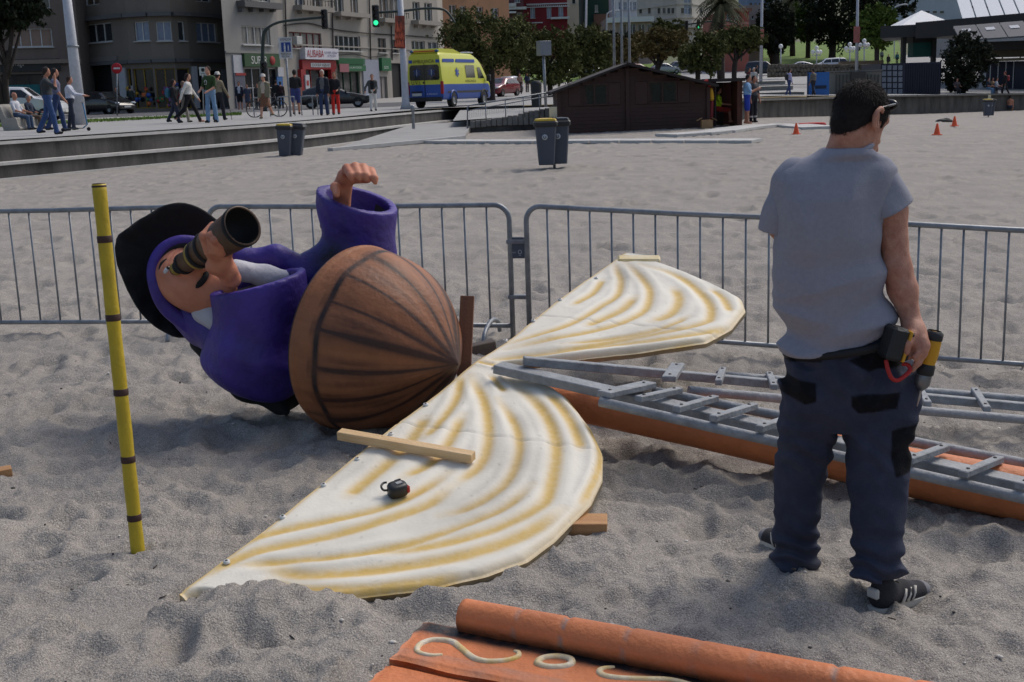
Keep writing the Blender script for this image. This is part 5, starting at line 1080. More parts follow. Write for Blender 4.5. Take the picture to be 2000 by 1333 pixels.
panel(tD,FD,0,(584,118,650,136),Mred,.3,'shop_fascia'); panel(tD,FD,0,(600,124,638,132),M('sign_strip',(186,190,190)),.34,'shop_sign'); ftext(tD,FD,0,'DONER KEBAB',(602,125.5,636,130.5),M('letter_black',(30,34,36)),.36)
panel(tD,FD,0,(583,136,592,202),Mred,.3,'shop_pier'); panel(tD,FD,0,(642,136,650,201),Mred,.3,'shop_pier'); panel(tD,FD,0,(588,147,596,175),MATS['panel_white'],.4,'poster'); panel(tD,FD,0,(590,158,594,168),M('poster_red',(150,50,44)),.42,'poster_print')
for k_ in range(6): panel(tD,FD,0,(655,114.5+k_*2.1,707,116.2+k_*2.1),M('shop_green',(30,92,54)),.30,'awning_slat')
panel(tD,FD,0,(660,128,707,139.5),MATS['shop_green'],.36,'shop_sign'); ftext(tD,FD,0,'para LAS DOS',(668,131,698,135.5),M('letter_pale',(190,200,190)),.38)
panel(tD,FD,0,(740,114,758,139),MATS['shop_green'],.3,'shop_sign'); ftext(tD,FD,0,'DOS',(744,130,752,135),MATS['letter_pale'],.32)
panel(tD,FD,0,(708,117,739,200),M('panel_bluegrey',(140,144,156)),.12,'wall_panel'); panel(tD,FD,0,(644,126,662,142),M('hanging_sign_pink',(140,86,92)),.9,'hanging_sign',.06)
b=MB(); b.box(onf(FD,0,572,80,.4),(.8,.35,.6),np.c_[FD[0][1],FD[0][3],np.array([0,0,1.])],.03); b.build('air_conditioner',M('ac_white',(170,170,165)),tD)
# cables and downpipes
cb=MB(); cb.tube(spline([onf(FD,0,x,y,.1) for x,y in ((553,50),(600,46),(650,58),(720,66),(790,70),(855,75))],5),.05,5); cb.build('cable',Mdk,tD)
cb=MB(); cb.tube(spline([onf(FD,0,x,y,.1) for x,y in ((655,108),(690,106),(720,112),(755,108))],5),.035,5); cb.build('cable',Mdk,tD)
for x in (553.5,645,718,760): cb=MB(); cb.tube([onf(FD,0,x,-60,.1),onf(FD,0,x+4,118,.1)],.06,6); cb.build('downpipe',M('pipe_dark',(60,58,58)),tD)
# --- E and the town on the slope
def townhouse(name,label,x0,x1,Y,ztpx,zbpx,m,wins,Y2=None,roof=None,storey=None,back=12):
    zt=at_y((x0+x1)/2,ztpx,Y)[2]; zb=min(at_y((x0+x1)/2,zbpx,Y)[2],float(hillz(at_y((x0+x1)/2,100,Y)[0],Y)))-.4; t,FR=building(name,label,[(x0,Y),(x1,Y2 or Y)],zb,zt,m,wins,back=back,storey=storey); return t,FR
mk=lambda n,c,**k:mat(n,lin(c),rough=.9,var=.1,scale=.5,streak=True,**k)
tE,FE=townhouse('ochre_building','ochre rendered building at the end of the shop row',862,1000,128,-90,195,mk('render_ochre',(150,112,84)),[(877,10,892,40,2,1,None,None),(898,12,911,42,2,1,None,None),(930,14,944,44,2,1,None,None),(960,16,974,46,2,1,None,None),(880,-40,893,-8,2,1,None,None),(900,-40,913,-8,2,1,None,None),(880,70,895,100,2,1,None,None),(905,150,925,190,1,1,M('door_wood',(84,54,40)),Mdk,'door')],Y2=136)
panel(tE,FE,0,(868,46,990,52),M('ledge_ochre',(140,100,76)),.4,'ledge')
wR=[]
for r in ((-28,-6),(14,36)):
    for x in (1036,1068,1091): wR.append((x,r[0],x+9,r[1],2,1,None,Mbl))
tR,FR_=townhouse('red_house','crimson town house with white window frames and a dotted cornice',1028,1112,200,-70,110,mk('render_crimson',(122,38,44)),wR)
panel(tR,FR_,0,(1028,7,1112,9),MATS['window_frame'],.3,'cornice'); panel(tR,FR_,0,(1028,13,1112,14.5),MATS['window_frame'],.3,'cornice')
for k_ in range(20): panel(tR,FR_,0,(1030+k_*4.1,10,1032+k_*4.1,12),MATS['window_frame'],.2,'cornice_block')
panel(tR,FR_,0,(1032,44,1060,46),MATS['window_frame'],.3,'ledge'); panel(tR,FR_,0,(1075,34,1112,38),MATS['window_frame'],1.0,'balcony_slab')
tP,FP=townhouse('plum_house','dark plum house with a pale balcony beside the crimson house',968,1028,195,-70,110,mk('render_plum',(84,52,56)),[(980,-20,990,5,2,1,None,None),(1005,-20,1015,5,2,1,None,None),(1010,25,1018,32,1,1,None,None)])
panel(tP,FP,0,(970,8,1008,15),MATS['concrete_pale'],1.2,'balcony_front'); panel(tP,FP,0,(970,15,1028,20),MATS['concrete_pale'],1.0,'balcony_slab'); panel(tP,FP,0,(984,24,1008,27),MATS['window_frame'],1.4,'awning')
townhouse('cream_house','sunlit cream house between the crimson and the green house',1112,1146,225,-60,70,mk('render_cream',(206,190,168)),[(1117,-10,1124,8,1,1,None,None),(1130,-10,1138,8,1,1,None,None)])
tG,FGr=townhouse('green_building','dark green clad building with one small pale window',1143,1206,205,-60,90,mk('green_cladding',(30,60,50)),[(1162,10,1168,24,1,1,None,M('pane_pale',(150,150,146))),(1120,30,1130,45,1,1,None,None)]); panel(tG,FGr,0,(1160,28,1190,70),mk('green_house_base',(110,84,72)),.4,'base_wall')
wG=[(1208+k_*9.5,r,1215+k_*9.5,r+16,2,2,None,Mbl) for k_ in range(4) for r in (-40,-18,4)]
tW,FWg=townhouse('glazed_house','white house with a glazed gallery front above the tree row',1205,1246,190,-60,90,mk('render_white',(198,200,202)),wG); 
t2,F2_=townhouse('gallery_extension','low flat roofed extension with a row of big windows',1188,1274,186,34,95,mk('render_stone',(150,132,124)),[(1210+k_*18,47,1224+k_*18,66,2,1,None,None) for k_ in range(4)]); panel(t2,F2_,0,(1186,34,1276,44),MATS['window_frame'],.8,'roof_fascia')
wh=[]
for x in (1248,1265,1284,1294,1303,1311,1330,1348,1366): wh.append((x,16,x+6,27,1,1,MATS['grey_frame'],None))
for x in (1248,1265,1284,1294,1303,1311,1330): wh.append((x,-14,x+6,-3,1,1,MATS['grey_frame'],None))
wh.append((1336,-30,1350,28,2,5,None,Mbl,'stair_window'))
tWh,FWh=building('white_apartment_block','big pale apartment block with ribbon ledges behind the trees','x' and [(1240,262),(1322,248),(1352,250),(1390,262),(1425,285)],8,at_y(1300,-80,250)[2],mk('render_pale',(178,172,164)),wh,back=20,bands=((at_y(1300,36,250)[2],.3,.3,None),(at_y(1300,10,250)[2],.25,.2,None),(at_y(1300,-18,250)[2],.25,.2,None),(at_y(1300,52,250)[2],.9,1.2,None)))
tS,FS=townhouse('salmon_house','salmon house with white arched windows and a tiled roof edge',1400,1462,170,24,75,mk('render_salmon',(150,88,76)),[(1419,28,1429,40,2,2,None,Mbl),(1434,27,1444,39,2,2,None,Mbl)])
panel(tS,FS,0,(1396,18,1466,24),M('roof_tile',(120,82,66),var=.3,scale=20),1.0,'roof_edge'); panel(tS,FS,0,(1400,44,1462,49),M('salmon_band',(176,120,106)),.2,'ledge')
townhouse('grey_house','plain grey gabled house behind the salmon house',1455,1490,182,10,80,mk('render_ash',(138,130,124)),[(1468,30,1473,38,1,1,None,None)])
townhouse('blue_tower','far bluish apartment tower above the dark round tree',1458,1500,330,-80,40,mk('render_blue',(112,128,156)),[(1464+k_*9,r,1469+k_*9,r+5,1,1,MATS['grey_frame'],None) for k_ in range(4) for r in (-30,-18,-6,6)])
townhouse('back_tower','tall beige apartment tower far behind the tree row',1500,1600,360,-80,60,mk('render_sand',(170,160,150)),[(1508+k_*12,r,1514+k_*12,r+5,1,1,MATS['grey_frame'],None) for k_ in range(7) for r in (-30,-18,-6,6,18)])
townhouse('hill_block','long pale apartment block on the slope beyond the shop row',1112,1250,300,-90,60,mk('render_bone',(188,180,170)),[(1116+k_*11,r,1122+k_*11,r+8,1,1,MATS['grey_frame'],None) for k_ in range(12) for r in (-44,-28,-12,4)])
# far hill
hv=[];ny_=14
for i in range(ny_):
    for j in range(60):
        x=-700+j*1400/59; y=600+i*70; hv.append((x,y,62+i*5+40*pnoise(np.array(x/240.),np.array(y/300.))+min(i,6)*7))
o=attr_mesh('far_hill',hv,grid_faces(ny_,60),mat('hill_green',lin((70,92,104)),rough=1,var=.2,scale=.02)); o['kind']='structure'
# ================================================================ trees and shrubs
def leafmat(n,a,b_): return mat(n,lin(a),rough=.85,col2=lin(b_),scale=1.3,spec=.2)
Mbark=mat('bark',lin((52,44,40)),rough=.95,var=.3,scale=6,bump=.5)
def crown_mesh(name,blobs,n,size,m,rng,hang=0.0,hollow=.55):
    """leaf clumps: small faces spread over uneven lobes"""
    V=[];F=[];vol=np.array([b[3]*b[4]*b[5] for b in blobs])**.67; cnt=(n*vol/vol.sum()).astype(int); Vv=[]
    for b_,c in zip(blobs,cnt):
        k=max(6,c//26); d=rng.normal(size=(k,3)); d/=np.linalg.norm(d,axis=1)[:,None]; rad=hollow+(1-hollow)*rng.random(k)**.6
        cen=np.array(b_[:3])+d*rad[:,None]*np.array(b_[3:6])*rng.uniform(.7,1.28,(k,1))
        for q in cen:
            m_=rng.integers(16,34); off=rng.normal(size=(m_,3))*np.array(b_[3:6])*.13; p=q+off
            a=rng.normal(size=(m_,3)); a[:,2]-=hang*2; a/=np.linalg.norm(a,axis=1)[:,None]; t=rng.normal(size=(m_,3)); t=t-a*np.sum(t*a,1)[:,None]; t/=np.linalg.norm(t,axis=1)[:,None]
            s_=size*rng.uniform(.5,1.3,(m_,1)); Vv.append(np.stack([p-t*s_*.35,p+a*s_*.9,p+t*s_*.35,p-a*s_*.5],1))
    V=np.concatenate(Vv).reshape(-1,3); F=np.arange(len(V)).reshape(-1,4)
    me=bpy.data.meshes.new(name); me.from_pydata(V.tolist(),[],F.tolist()); me.materials.append(m); me.update(); return me
def tree(name,label,base,top,blobs,n,size,m,seed,tr=.2,limbs=6,lean=0.0,hang=0.0,group=None,stems=1,hollow=.55):
    rng=np.random.default_rng(seed); base=np.asarray(base,float); t=thing(name,label,'tree',base,group=group)
    B=[(base[0]+x,base[1]+y,base[2]+z,rx,ry,rz) for x,y,z,rx,ry,rz in blobs]
    cm=link('crown',crown_mesh('crown',B,n,size,m,rng,hang,hollow),t)
    w_=MB(); H=top-base[2]
    for s_ in range(stems):
        o=np.array([(s_-(stems-1)/2)*tr*2.2,0,0]); f=base+np.array([lean*H*.5,0,H*.45])+o*2.5
        w_.tube(spline([base+o-np.array([0,0,.3]),base+o+np.array([lean*H*.15+rng.uniform(-.1,.1),0,H*.22]),f],5),[tr*1.25,tr*1.1]+[tr]*7+[tr*.8,tr*.75],9)
        for k in range(limbs):
            q=B[k%len(B)]; e=np.array(q[:3])+rng.uniform(-.4,.4,3)*np.array(q[3:6]); mid=(f+e)/2+rng.uniform(-.25,.25,3)*np.array([1,1,.3])-np.array([0,0,.15*H*.2])
            st=base+(f-base)*rng.uniform(.6,1.0); w_.tube(spline([st,mid,e],4),np.linspace(tr*.6,tr*.12,9),6)
    w_.build('trunk',Mbark,t); return t
Mtam=leafmat('tamarisk_leaf',(56,64,34),(98,98,54)); Mtam2=leafmat('tamarisk_rusty',(70,66,38),(116,98,60)); Mdkl=leafmat('dark_leaf',(16,24,15),(34,42,24)); Mgl=leafmat('green_leaf',(44,62,24),(98,116,48)); Mshr=leafmat('shrub_leaf',(26,32,24),(54,58,40)); Mpal=leafmat('palm_leaf',(44,48,32),(84,84,58))
def tam(px,pyb,Y,x0,x1,y0,y1,label,seed,m=Mtam,n=5200,tr=.2):
    b=at_y(px,pyb,Y); b[2]=float(hillz(b[0],Y)); s=Y/FPX; cx=((x0+x1)/2-px)*s; cz=at_y(px,(y0+y1)/2,Y)[2]-b[2]; rx=(x1-x0)/2*s; rz=(y1-y0)/2*s
    rng=np.random.default_rng(seed+100); bl=[(cx,0,cz,rx*.7,rx*.6,rz*.75)]
    for k in range(7): a=k/7*6.28+rng.uniform(-.3,.3); bl.append((cx+math.cos(a)*rx*.62,rng.uniform(-.4,.4)*rx,cz+math.sin(a)*rz*.5,rx*rng.uniform(.3,.45),rx*.4,rz*rng.uniform(.35,.5)))
    return tree('tamarisk_tree',label,b,b[2]+cz+rz,bl,n,.20*Y/90,m,seed,tr,6)
tam(958,196,86,862,1046,14,150,'broad dark tamarisk tree behind the front of the ambulance',1,n=11000,tr=.32)
tam(1075,190,92,1025,1135,45,178,'tamarisk tree behind the grey sign box, its trunk hidden',2,n=6500)
tam(1140,190,96,1095,1205,46,160,'bushy tamarisk tree above the left roof slope of the cabin',3,n=6500)
tam(1205,150,104,1165,1255,68,140,'small tamarisk tree behind the three flagpoles',4,Mtam2,n=4500)
tam(1285,135,112,1228,1352,54,118,'rusty tinted tamarisk tree above the ridge of the cabin',5,Mtam2,n=6500)
tam(1362,150,100,1322,1424,60,150,'low tamarisk tree growing over the cabin right roof slope',6,n=6500)
tam(1436,152,106,1392,1494,50,108,'flat topped tamarisk tree with forked trunk beside the cabin annex',7,n=6500,tr=.22)
tam(1012,170,120,985,1050,70,150,'slim tamarisk tree in the shade behind the red car',8,n=3500)
def bush_tree(name,label,px,pyb,Y,x0,x1,y0,y1,m,seed,n=9000,size=.3,tr=.4,hang=0,nb=9,stems=1,hollow=.55):
    b=at_y(px,pyb,Y); b[2]=min(b[2],float(hillz(b[0],Y))+.1); s=Y/FPX; cx=((x0+x1)/2-px)*s; cz=at_y(px,(y0+y1)/2,Y)[2]-b[2]; rx=(x1-x0)/2*s; rz=(y1-y0)/2*s
    rng=np.random.default_rng(seed+300); bl=[(cx,0,cz,rx*.72,rx*.6,rz*.78)]
    for k in range(nb): a=k/nb*6.28+rng.uniform(-.3,.3); bl.append((cx+math.cos(a)*rx*.62,rng.uniform(-.4,.2)*rx,cz+math.sin(a)*rz*.62,rx*rng.uniform(.28,.46),rx*.4,rz*rng.uniform(.26,.42)))
    return tree(name,label,b,b[2]+cz+rz,bl,n,size,m,seed,tr,7,hang=hang,stems=stems,hollow=hollow)
bush_tree('evergreen_tree','dense dark round evergreen tree on the sunny lawn',1513,122,178,1472,1552,8,108,Mdkl,11,n=10000,size=.34,tr=.7)
bush_tree('leafy_tree','large leafy tree with light green patches above the white car',1625,112,182,1560,1722,-60,102,Mdkl,12,n=13000,size=.42,tr=.5)
bush_tree('leafy_tree','bright green tree at the edge of the sunny lawn',1578,108,186,1548,1600,0,85,Mgl,13,n=5000,size=.4,tr=.35)
bush_tree('leafy_tree','yellowish green tree beside the white canopy roof',1712,118,150,1668,1755,10,95,Mgl,14,n=7000,size=.32,tr=.3)
bush_tree('hanging_tree','dark drooping tree in front of the salon building',15,232,56,-60,112,-70,62,Mdkl,15,n=9000,size=.22,tr=.14,hang=.8,stems=2)
bush_tree('shrub','big dark shrub growing beside the navy container',1878,184,97,1832,1930,66,178,Mshr,16,n=8000,size=.22,tr=.12,stems=3)
bush_tree('shrub','small dark shrub under the trees behind the red car',975,150,140,945,1000,120,152,Mgl,17,n=2500,size=.25,tr=.1)
for i,(x0,x1,y0,y1,Y,lab,m_) in enumerate(((1000,1100,-10,60,215,'dark garden tree below the crimson house',Mtam),(1250,1340,38,80,225,'dark hillside tree below the white apartment block',Mtam),(1690,1790,-30,50,230,'tall dark tree behind the yellowish tree',Mdkl),(1480,1560,-30,40,300,'hazy far tree beside the beige tower',Mdkl),(900,990,40,120,150,'shaded tree behind the broad tamarisk',Mdkl),(1130,1260,60,120,160,'shaded tree row behind the flagpoles',Mdkl))):
    bush_tree('hillside_tree',lab,(x0+x1)/2,y1+18,Y,x0,x1,y0,y1,m_,40+i,n=3200,size=.45,tr=.3,nb=7)
def palm(px,pyb,Y,pyc,rpx,label,seed):
    rng=np.random.default_rng(seed); b=at_y(px,pyb,Y); b[2]=min(b[2],float(hillz(b[0],Y))); c=at_y(px,pyc,Y); R=rpx*Y/FPX; t=thing('palm_tree',label,'palm',b)
    w_=MB(); w_.tube([b+(c-b)*k/10 for k in range(11)],[.42-.012*k+.03*(k%2) for k in range(11)],10); w_.build('trunk',Mbark,t)
    f=MB()
    for k in range(54):
        a=k*2.399; el=rng.uniform(-.55,1.25); d=np.array([math.cos(a)*math.cos(el),math.sin(a)*math.cos(el),math.sin(el)]); P=[c+d*R*u+np.array([0,0,-R*.55*u*u*(1.1+.3*math.cos(el))]) for u in np.linspace(0,1,9)]
        sd_=np.cross(d,[0,0,1]); sd_/=np.linalg.norm(sd_)+1e-9
        for i in range(8):
            for s_ in (-1,1):
                for q in (0,.5):
                    p0=P[i]+(P[i+1]-P[i])*q; l=R*.26*(1-.6*(i/8)); tip=p0+(sd_*s_*.75+(P[i+1]-P[i])/np.linalg.norm(P[i+1]-P[i])*.6-np.array([0,0,.45]))*l; f.add([p0,p0+(P[i+1]-P[i])*.42,tip],[(0,1,2)])
    f.build('crown',Mpal,t)
palm(1408,112,135,8,58,'tall palm tree in front of the salmon house',3); palm(1548,100,190,2,34,'smaller palm tree behind the dark evergreen',4)
# ================================================================ cabin, containers, right hand building
Mcab=mat('cabin_boards',lin((60,37,32)),rough=.7,var=.2,scale=3,bump=.2); Mcabr=M('cabin_roof',(44,36,35),rough=.85,var=.15)
cY=47.0
cb0=at_y(1092,264,cY);cb1=at_y(1384,250,cY+.6); cz=min(cb0[2],float(sandz(cb0[0],cY)))-.05; cabin=thing('beach_cabin','dark brown wooden cabin with a low pitched roof on the sand','cabin',(*((cb0+cb1)/2)[:2],cz))
eL=at_y(1092,178,cY)[2];eR=at_y(1384,168,cY)[2];apx=at_y(1226,131,cY); W=cb1[0]-cb0[0]; n_b=16
ztop=lambda x:np.interp(x,[cb0[0],apx[0],cb1[0]],[eL,apx[2],eR])
ye=lambda x:cY+.6*(x-cb0[0])/W
def cab_win(px0,py0,px1,py1): return at_y(px0,py0,cY)[0],at_y(px1,py0,cY)[0],at_y((px0+px1)/2,py1,cY)[2],at_y((px0+px1)/2,py0,cY)[2]
cws=[cab_win(1136,165,1186,205),cab_win(1268,160,1324,201)]
b=MB(); b.add([(cb0[0],cY+.06,cz),(cb1[0],cY+.66,cz),(cb1[0],cY+.66,eR),(apx[0],cY+.36,apx[2]),(cb0[0],cY+.06,eL)]+[(cb0[0],cY+5,cz),(cb1[0],cY+5.6,cz),(cb1[0],cY+5.6,eR),(apx[0],cY+5.3,apx[2]),(cb0[0],cY+5,eL)],[(0,1,2,3,4),(9,8,7,6,5),(0,4,9,5),(2,1,6,7)]); b.build('wall_core',Mcab,cabin)
zs=np.arange(cz,apx[2],.135)
for z in zs:    # horizontal boards, cut round the windows and under the roof slope
    zm=z+.065
    xl=cb0[0] if zm<eL else cb0[0]+(apx[0]-cb0[0])*(zm-eL)/(apx[2]-eL); xr=cb1[0] if zm<eR else apx[0]+(cb1[0]-apx[0])*(apx[2]-zm)/(apx[2]-eR)
    segs=[(xl+.02,apx[0]-.06),(apx[0]+.06,xr-.02)]
    for w_ in cws:
        if w_[2]-.05<zm<w_[3]+.05: segs=[s_ for a,c in segs for s_ in ([(a,min(c,w_[0])),(max(a,w_[1]),c)] if a<w_[1] and c>w_[0] else [(a,c)]) if s_[1]-s_[0]>.05]
    for a,c in segs: q=MB(); q.beam((a,ye(a)+.03,zm),(c,ye(c)+.03,zm),.07,.128,(0,0,1)); q.build('board',Mcab,cabin)
for x in (cb0[0]+.02,apx[0],cb1[0]-.02): q=MB(); zt=ztop(x)-.05; q.box((x,ye(x)-.02,(cz+zt)/2),(.13,.13,zt-cz)); q.build('corner_post',Mcab,cabin)
for a,c in (((cb0[0]-.25,eL-.12),(apx[0],apx[2]+.06)),((apx[0],apx[2]+.06),(cb1[0]+.25,eR-.05))):
    q=MB(); v=[(a[0],cY-.45,a[1]),(c[0],cY-.2,c[1]),(c[0],cY+5.6,c[1]),(a[0],cY+5.4,a[1])]; q.add(v+[(x,y,z+.09) for x,y,z in v],[(3,2,1,0),(4,5,6,7),(0,1,5,4),(1,2,6,5),(2,3,7,6),(3,0,4,7)]); q.build('roof_slope',Mcabr,cabin)
for w_ in cws:
    q=MB(); xm=(w_[0]+w_[1])/2; q.box((xm,ye(xm)+.05,(w_[2]+w_[3])/2),(w_[1]-w_[0],.04,w_[3]-w_[2])); o=q.build('window',mat('cabin_glass',(.012,.018,.017),rough=.12,var=.3),cabin)
    for x in (w_[0],xm,w_[1]): q=MB(); q.box((x,ye(x)+.0,(w_[2]+w_[3])/2),(.06,.08,w_[3]-w_[2]+.06)); q.build('frame',Mcab,o)
    for z in (w_[2],w_[3]): q=MB(); q.box((xm,ye(xm)-.003,z),(w_[1]-w_[0]+.1,.09,.06)); q.build('frame',Mcab,o)
    for s_ in (-1,1): q=MB(); x=w_[0]-.27 if s_<0 else w_[1]+.27; q.box((x,ye(x)-.03,(w_[2]+w_[3])/2),(.46,.05,w_[3]-w_[2]+.06),None,.01); q.build('shutter',Mcab,o)
# annex with open front
aY=cY+.9; ann=thing('cabin_annex','open fronted brown annex at the end of the beach cabin','annex',at_y(1425,246,aY)); Mann=M('annex_wood',(92,52,38),rough=.7,var=.2)
def abox(x0,y0,x1,y1,Y,dep,m,nm): a=at_y(x0,y1,Y);c=at_y(x1,y0,Y); q=MB(); q.box(((a[0]+c[0])/2,Y+dep/2,(a[2]+c[2])/2),(c[0]-a[0],dep,c[2]-a[2])); return q.build(nm,m,ann)
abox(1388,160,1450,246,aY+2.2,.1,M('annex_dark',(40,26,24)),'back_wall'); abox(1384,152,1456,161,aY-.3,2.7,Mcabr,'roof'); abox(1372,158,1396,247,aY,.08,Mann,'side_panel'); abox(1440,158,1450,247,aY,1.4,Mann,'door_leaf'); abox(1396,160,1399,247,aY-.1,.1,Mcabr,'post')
abox(1410,163,1438,246,aY+1.6,.08,M('annex_door',(74,34,26)),'door')
bd=thing('rescue_board','orange rescue board leaning upright by the cabin door','rescue board',at_y(1382,240,aY-.15)); q=MB(); pA=at_y(1379,157,aY-.12);pB=at_y(1384,238,aY-.2); q.loft([[p_+np.array([w_*math.cos(a),.04*math.sin(a),0]) for a in np.linspace(0,6.283,12,endpoint=False)] for p_,w_ in ((pA,.04),(pA+(pB-pA)*.1,.16),(pA+(pB-pA)*.5,.2),(pA+(pB-pA)*.9,.15),(pB,.05))]); q.build('hull',M('rescue_orange',(196,72,34)),bd); q=MB(); q.ball(at_y(1380,166,aY-.22),(.17,.07,.2)); q.build('red_pad',M('rescue_red',(190,42,34)),bd)
fl=thing('rescue_flag','furled yellow and red flag leaning beside the rescue board','flag',at_y(1390,240,aY-.2)); q=MB(); q.tube([at_y(1388,158,aY-.2),at_y(1389,240,aY-.2)],.015,6); q.build('pole',Mann,fl); q=MB(); q.tube(spline([at_y(1386,172,aY-.22),at_y(1389,185,aY-.24),at_y(1390,197,aY-.22)],4),[.03]+[.1]*7+[.06],8); q.build('yellow_cloth',M('flag_yellow',(196,150,30)),fl); q=MB(); q.tube(spline([at_y(1390,197,aY-.22),at_y(1389,215,aY-.22),at_y(1388,232,aY-.22)],4),[.06]+[.08]*7+[.04],8); q.build('red_cloth',M('flag_red',(120,28,36)),fl)
bxp=ground(1380,251); bx=thing('cardboard_box','open cardboard box standing at the cabin corner','box',bxp); q=MB(); q.box(bxp+np.array([0,0,.16]),(.42,.34,.30)); q.build('box_body',M('cardboard',(150,118,82)),bx)
for s_ in (-1,1): q=MB(); q.box(bxp+np.array([s_*.28,0,.34]),(.22,.34,.012),roty(s_*.5)); q.build('flap',MATS['cardboard'],bx)
# blue container with paned door, ribbed wall, blue board
ctY=92; cn=thing('steel_container','dark navy steel container with a white paned door','container',at_y(1780,187,ctY)); Mnv=M('container_navy',(34,38,56),rough=.55,var=.2)
def rb(t,x0,y0,x1,y1,Y,dep,m,nm,dy=0): a=at_y(x0,y1,Y);c=at_y(x1,y0,Y); q=MB(); q.box(((a[0]+c[0])/2,Y+dep/2+dy,(a[2]+c[2])/2),(abs(c[0]-a[0]),dep,abs(c[2]-a[2]))); return q.build(nm,m,t)
rb(cn,1719,121,1839,188,ctY,5,Mnv,'body')
for k in range(16): x=1768+k*4.5; rb(cn,x,124,x+2.2,186,ctY,.1,Mnv,'rib',-.1)
dr_=rb(cn,1720,124,1764,186,ctY,.06,M('navy_frame',(18,22,38)),'door',-.06)
for c_ in range(4):
    for r_ in range(5):
        x=1722+c_*10.6; y=128+r_*11.6; rb(dr_,x,y,x+8,y+9.4,ctY,.03,M('pane_milky',(110,116,128),rough=.3),'pane',-.09)
rw_=thing('ribbed_wall','pale ribbed concrete wall between blue board and container','wall',at_y(1670,188,88)); rb(rw_,1618,140,1722,188,88,.3,M('ribbed_concrete',(112,110,104),rough=.9,var=.1),'wall_body')
for k in range(13): x=1632+k*6.8; rb(rw_,x,146,x+2.6,186,88,.12,M('rib_dark',(74,72,68)),'rib',-.12)
rb(rw_,1616,136,1724,142,88,.6,MATS['coping'],'coping',-.15); q=MB(); pc=at_y(1676,152,87.8); q.prism([(-.5,.4),(.5,.4),(.5,-.1),(.0,-.45),(-.5,-.1)],pc,(1,0,0),(0,0,1),.08); q.build('shield_emblem',M('emblem_dark',(54,52,50)),rw_)
bb_=thing('blue_board','bright blue advertising board with a dark lettered strip','billboard',at_y(1600,190,82)); rb(bb_,1578,141,1620,190,82,.15,M('board_blue',(30,92,160),rough=.5),'board'); rb(bb_,1592,167,1614,174,82,.03,M('strip_dark',(22,36,60)),'strip',-.04); rb(bb_,1577,140,1580,192,82,.2,M('board_edge',(20,50,90)),'post',-.02)
# terraces of steps
st=thing('seating_steps','broad pale stone steps beside the blue board','steps',at_y(1530,190,84))
for k,(x1,y) in enumerate(((1576,186),(1572,176),(1550,164),(1535,154))): rb(st,1455,y,x1,y+4,80+k*2,3,Mlip,'tread'); rb(st,1455,y+4,x1-1,y+15,80.2+k*2,2.7,M('step_riser',(126,124,120),rough=.9,var=.1),'riser')
sw_=thing('roadside_wall','low brown rubble wall below the upper road','wall',at_y(1610,150,118)); 
rub=mat('rubble',lin((92,84,74)),rough=.95,col2=lin((130,120,106)),scale=4,bump=.8,bscale=8)
rgw=np.random.default_rng(31)
rb(sw_,1500,126,1726,152,118.2,.4,rub,'wall_body')
for r_ in range(3):
    for k in range(34): x=1500+k*6.6+(r_%2)*3.3; q=MB(); a=at_y(x+3,129+r_*8+rgw.uniform(-1,1),118); q.box(a,(.29,.3,.34),roty(rgw.uniform(-.1,.1)),.05); q.build('rubble_stone',rub,sw_)
rb(sw_,1640,118,1726,128,120,.5,M('sand_wall',(128,112,92),rough=.9),'parapet')
# pavilion on the right
pv_=thing('beach_pavilion','dark flat roofed pavilion with skylights and tall glazed panels','pavilion',at_y(1900,184,106)); Mpd=M('pavilion_dark',(40,39,40),rough=.6,var=.15); Mpb=M('pavilion_beige',(112,102,82),rough=.85)
def pbeam(x0,y0,Y0,x1,y1,Y1,hpx,dep,m,nm,t=None): a=at_y(x0,y0,Y0);c=at_y(x1,y1,Y1); q=MB(); q.beam(a+np.array([0,dep/2,0]),c+np.array([0,dep/2,0]),dep,hpx*Y0/FPX,(0,0,1)); return q.build(nm,m,t or pv_)
pbeam(1758,62,112,1900,55,110,22,10,Mpd,'roof_fascia'); pbeam(1898,55,109,2200,30,100,30,12,Mpd,'roof_fascia'); 
for x in (1766,1825): rb(pv_,x-4,68,x+5,126,112.5,.6,Mpd,'column')
rb(pv_,1783,82,1826,112,113,1.5,M('awning_teal',(30,84,76)),'booth'); rb(pv_,1783,72,1830,84,112.8,2,Mpd,'booth_roof')
a=at_y(1875,79,103);c=at_y(2120,62,96); 
for k in range(5):
    p0=a+(c-a)*(k/5+.004);p1=a+(c-a)*((k+1)/5-.004); q=MB(); q.add([p0,p1,p1+np.array([.5,3.2,1.25]),p0+np.array([.5,3.2,1.25])]+[v-np.array([0,0,.12]) for v in (p0,p1,p1+np.array([.5,3.2,1.25]),p0+np.array([.5,3.2,1.25]))],[(0,1,2,3),(7,6,5,4),(0,4,5,1)]); o=q.build('awning_roof',M('roof_grey',(84,84,86),rough=.45,var=.2),pv_)
    q=MB(); m0=p0+(p1-p0)*.3+np.array([.25,1.7,.70]);m1=p0+(p1-p0)*.7+np.array([.25,1.7,.70]); q.add([m0,m1,m1+np.array([.08,.6,.235]),m0+np.array([.08,.6,.235])],[(0,1,2,3)]); q.build('skylight',M('skylight_white',(205,205,205),rough=.3),o)
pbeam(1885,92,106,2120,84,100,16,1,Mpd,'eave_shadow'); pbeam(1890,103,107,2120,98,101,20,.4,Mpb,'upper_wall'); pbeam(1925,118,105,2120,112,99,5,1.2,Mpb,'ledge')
pbeam(1926,148,106,2120,146,100,52,.3,Mnv,'glazing')
for k in range(10): x=1928+k*15; rb(pv_,x,121,x+1.6,173,105-.03*(x-1925)/10-.35*k*.12,.1,MATS['window_frame'],'mullion',-.6)
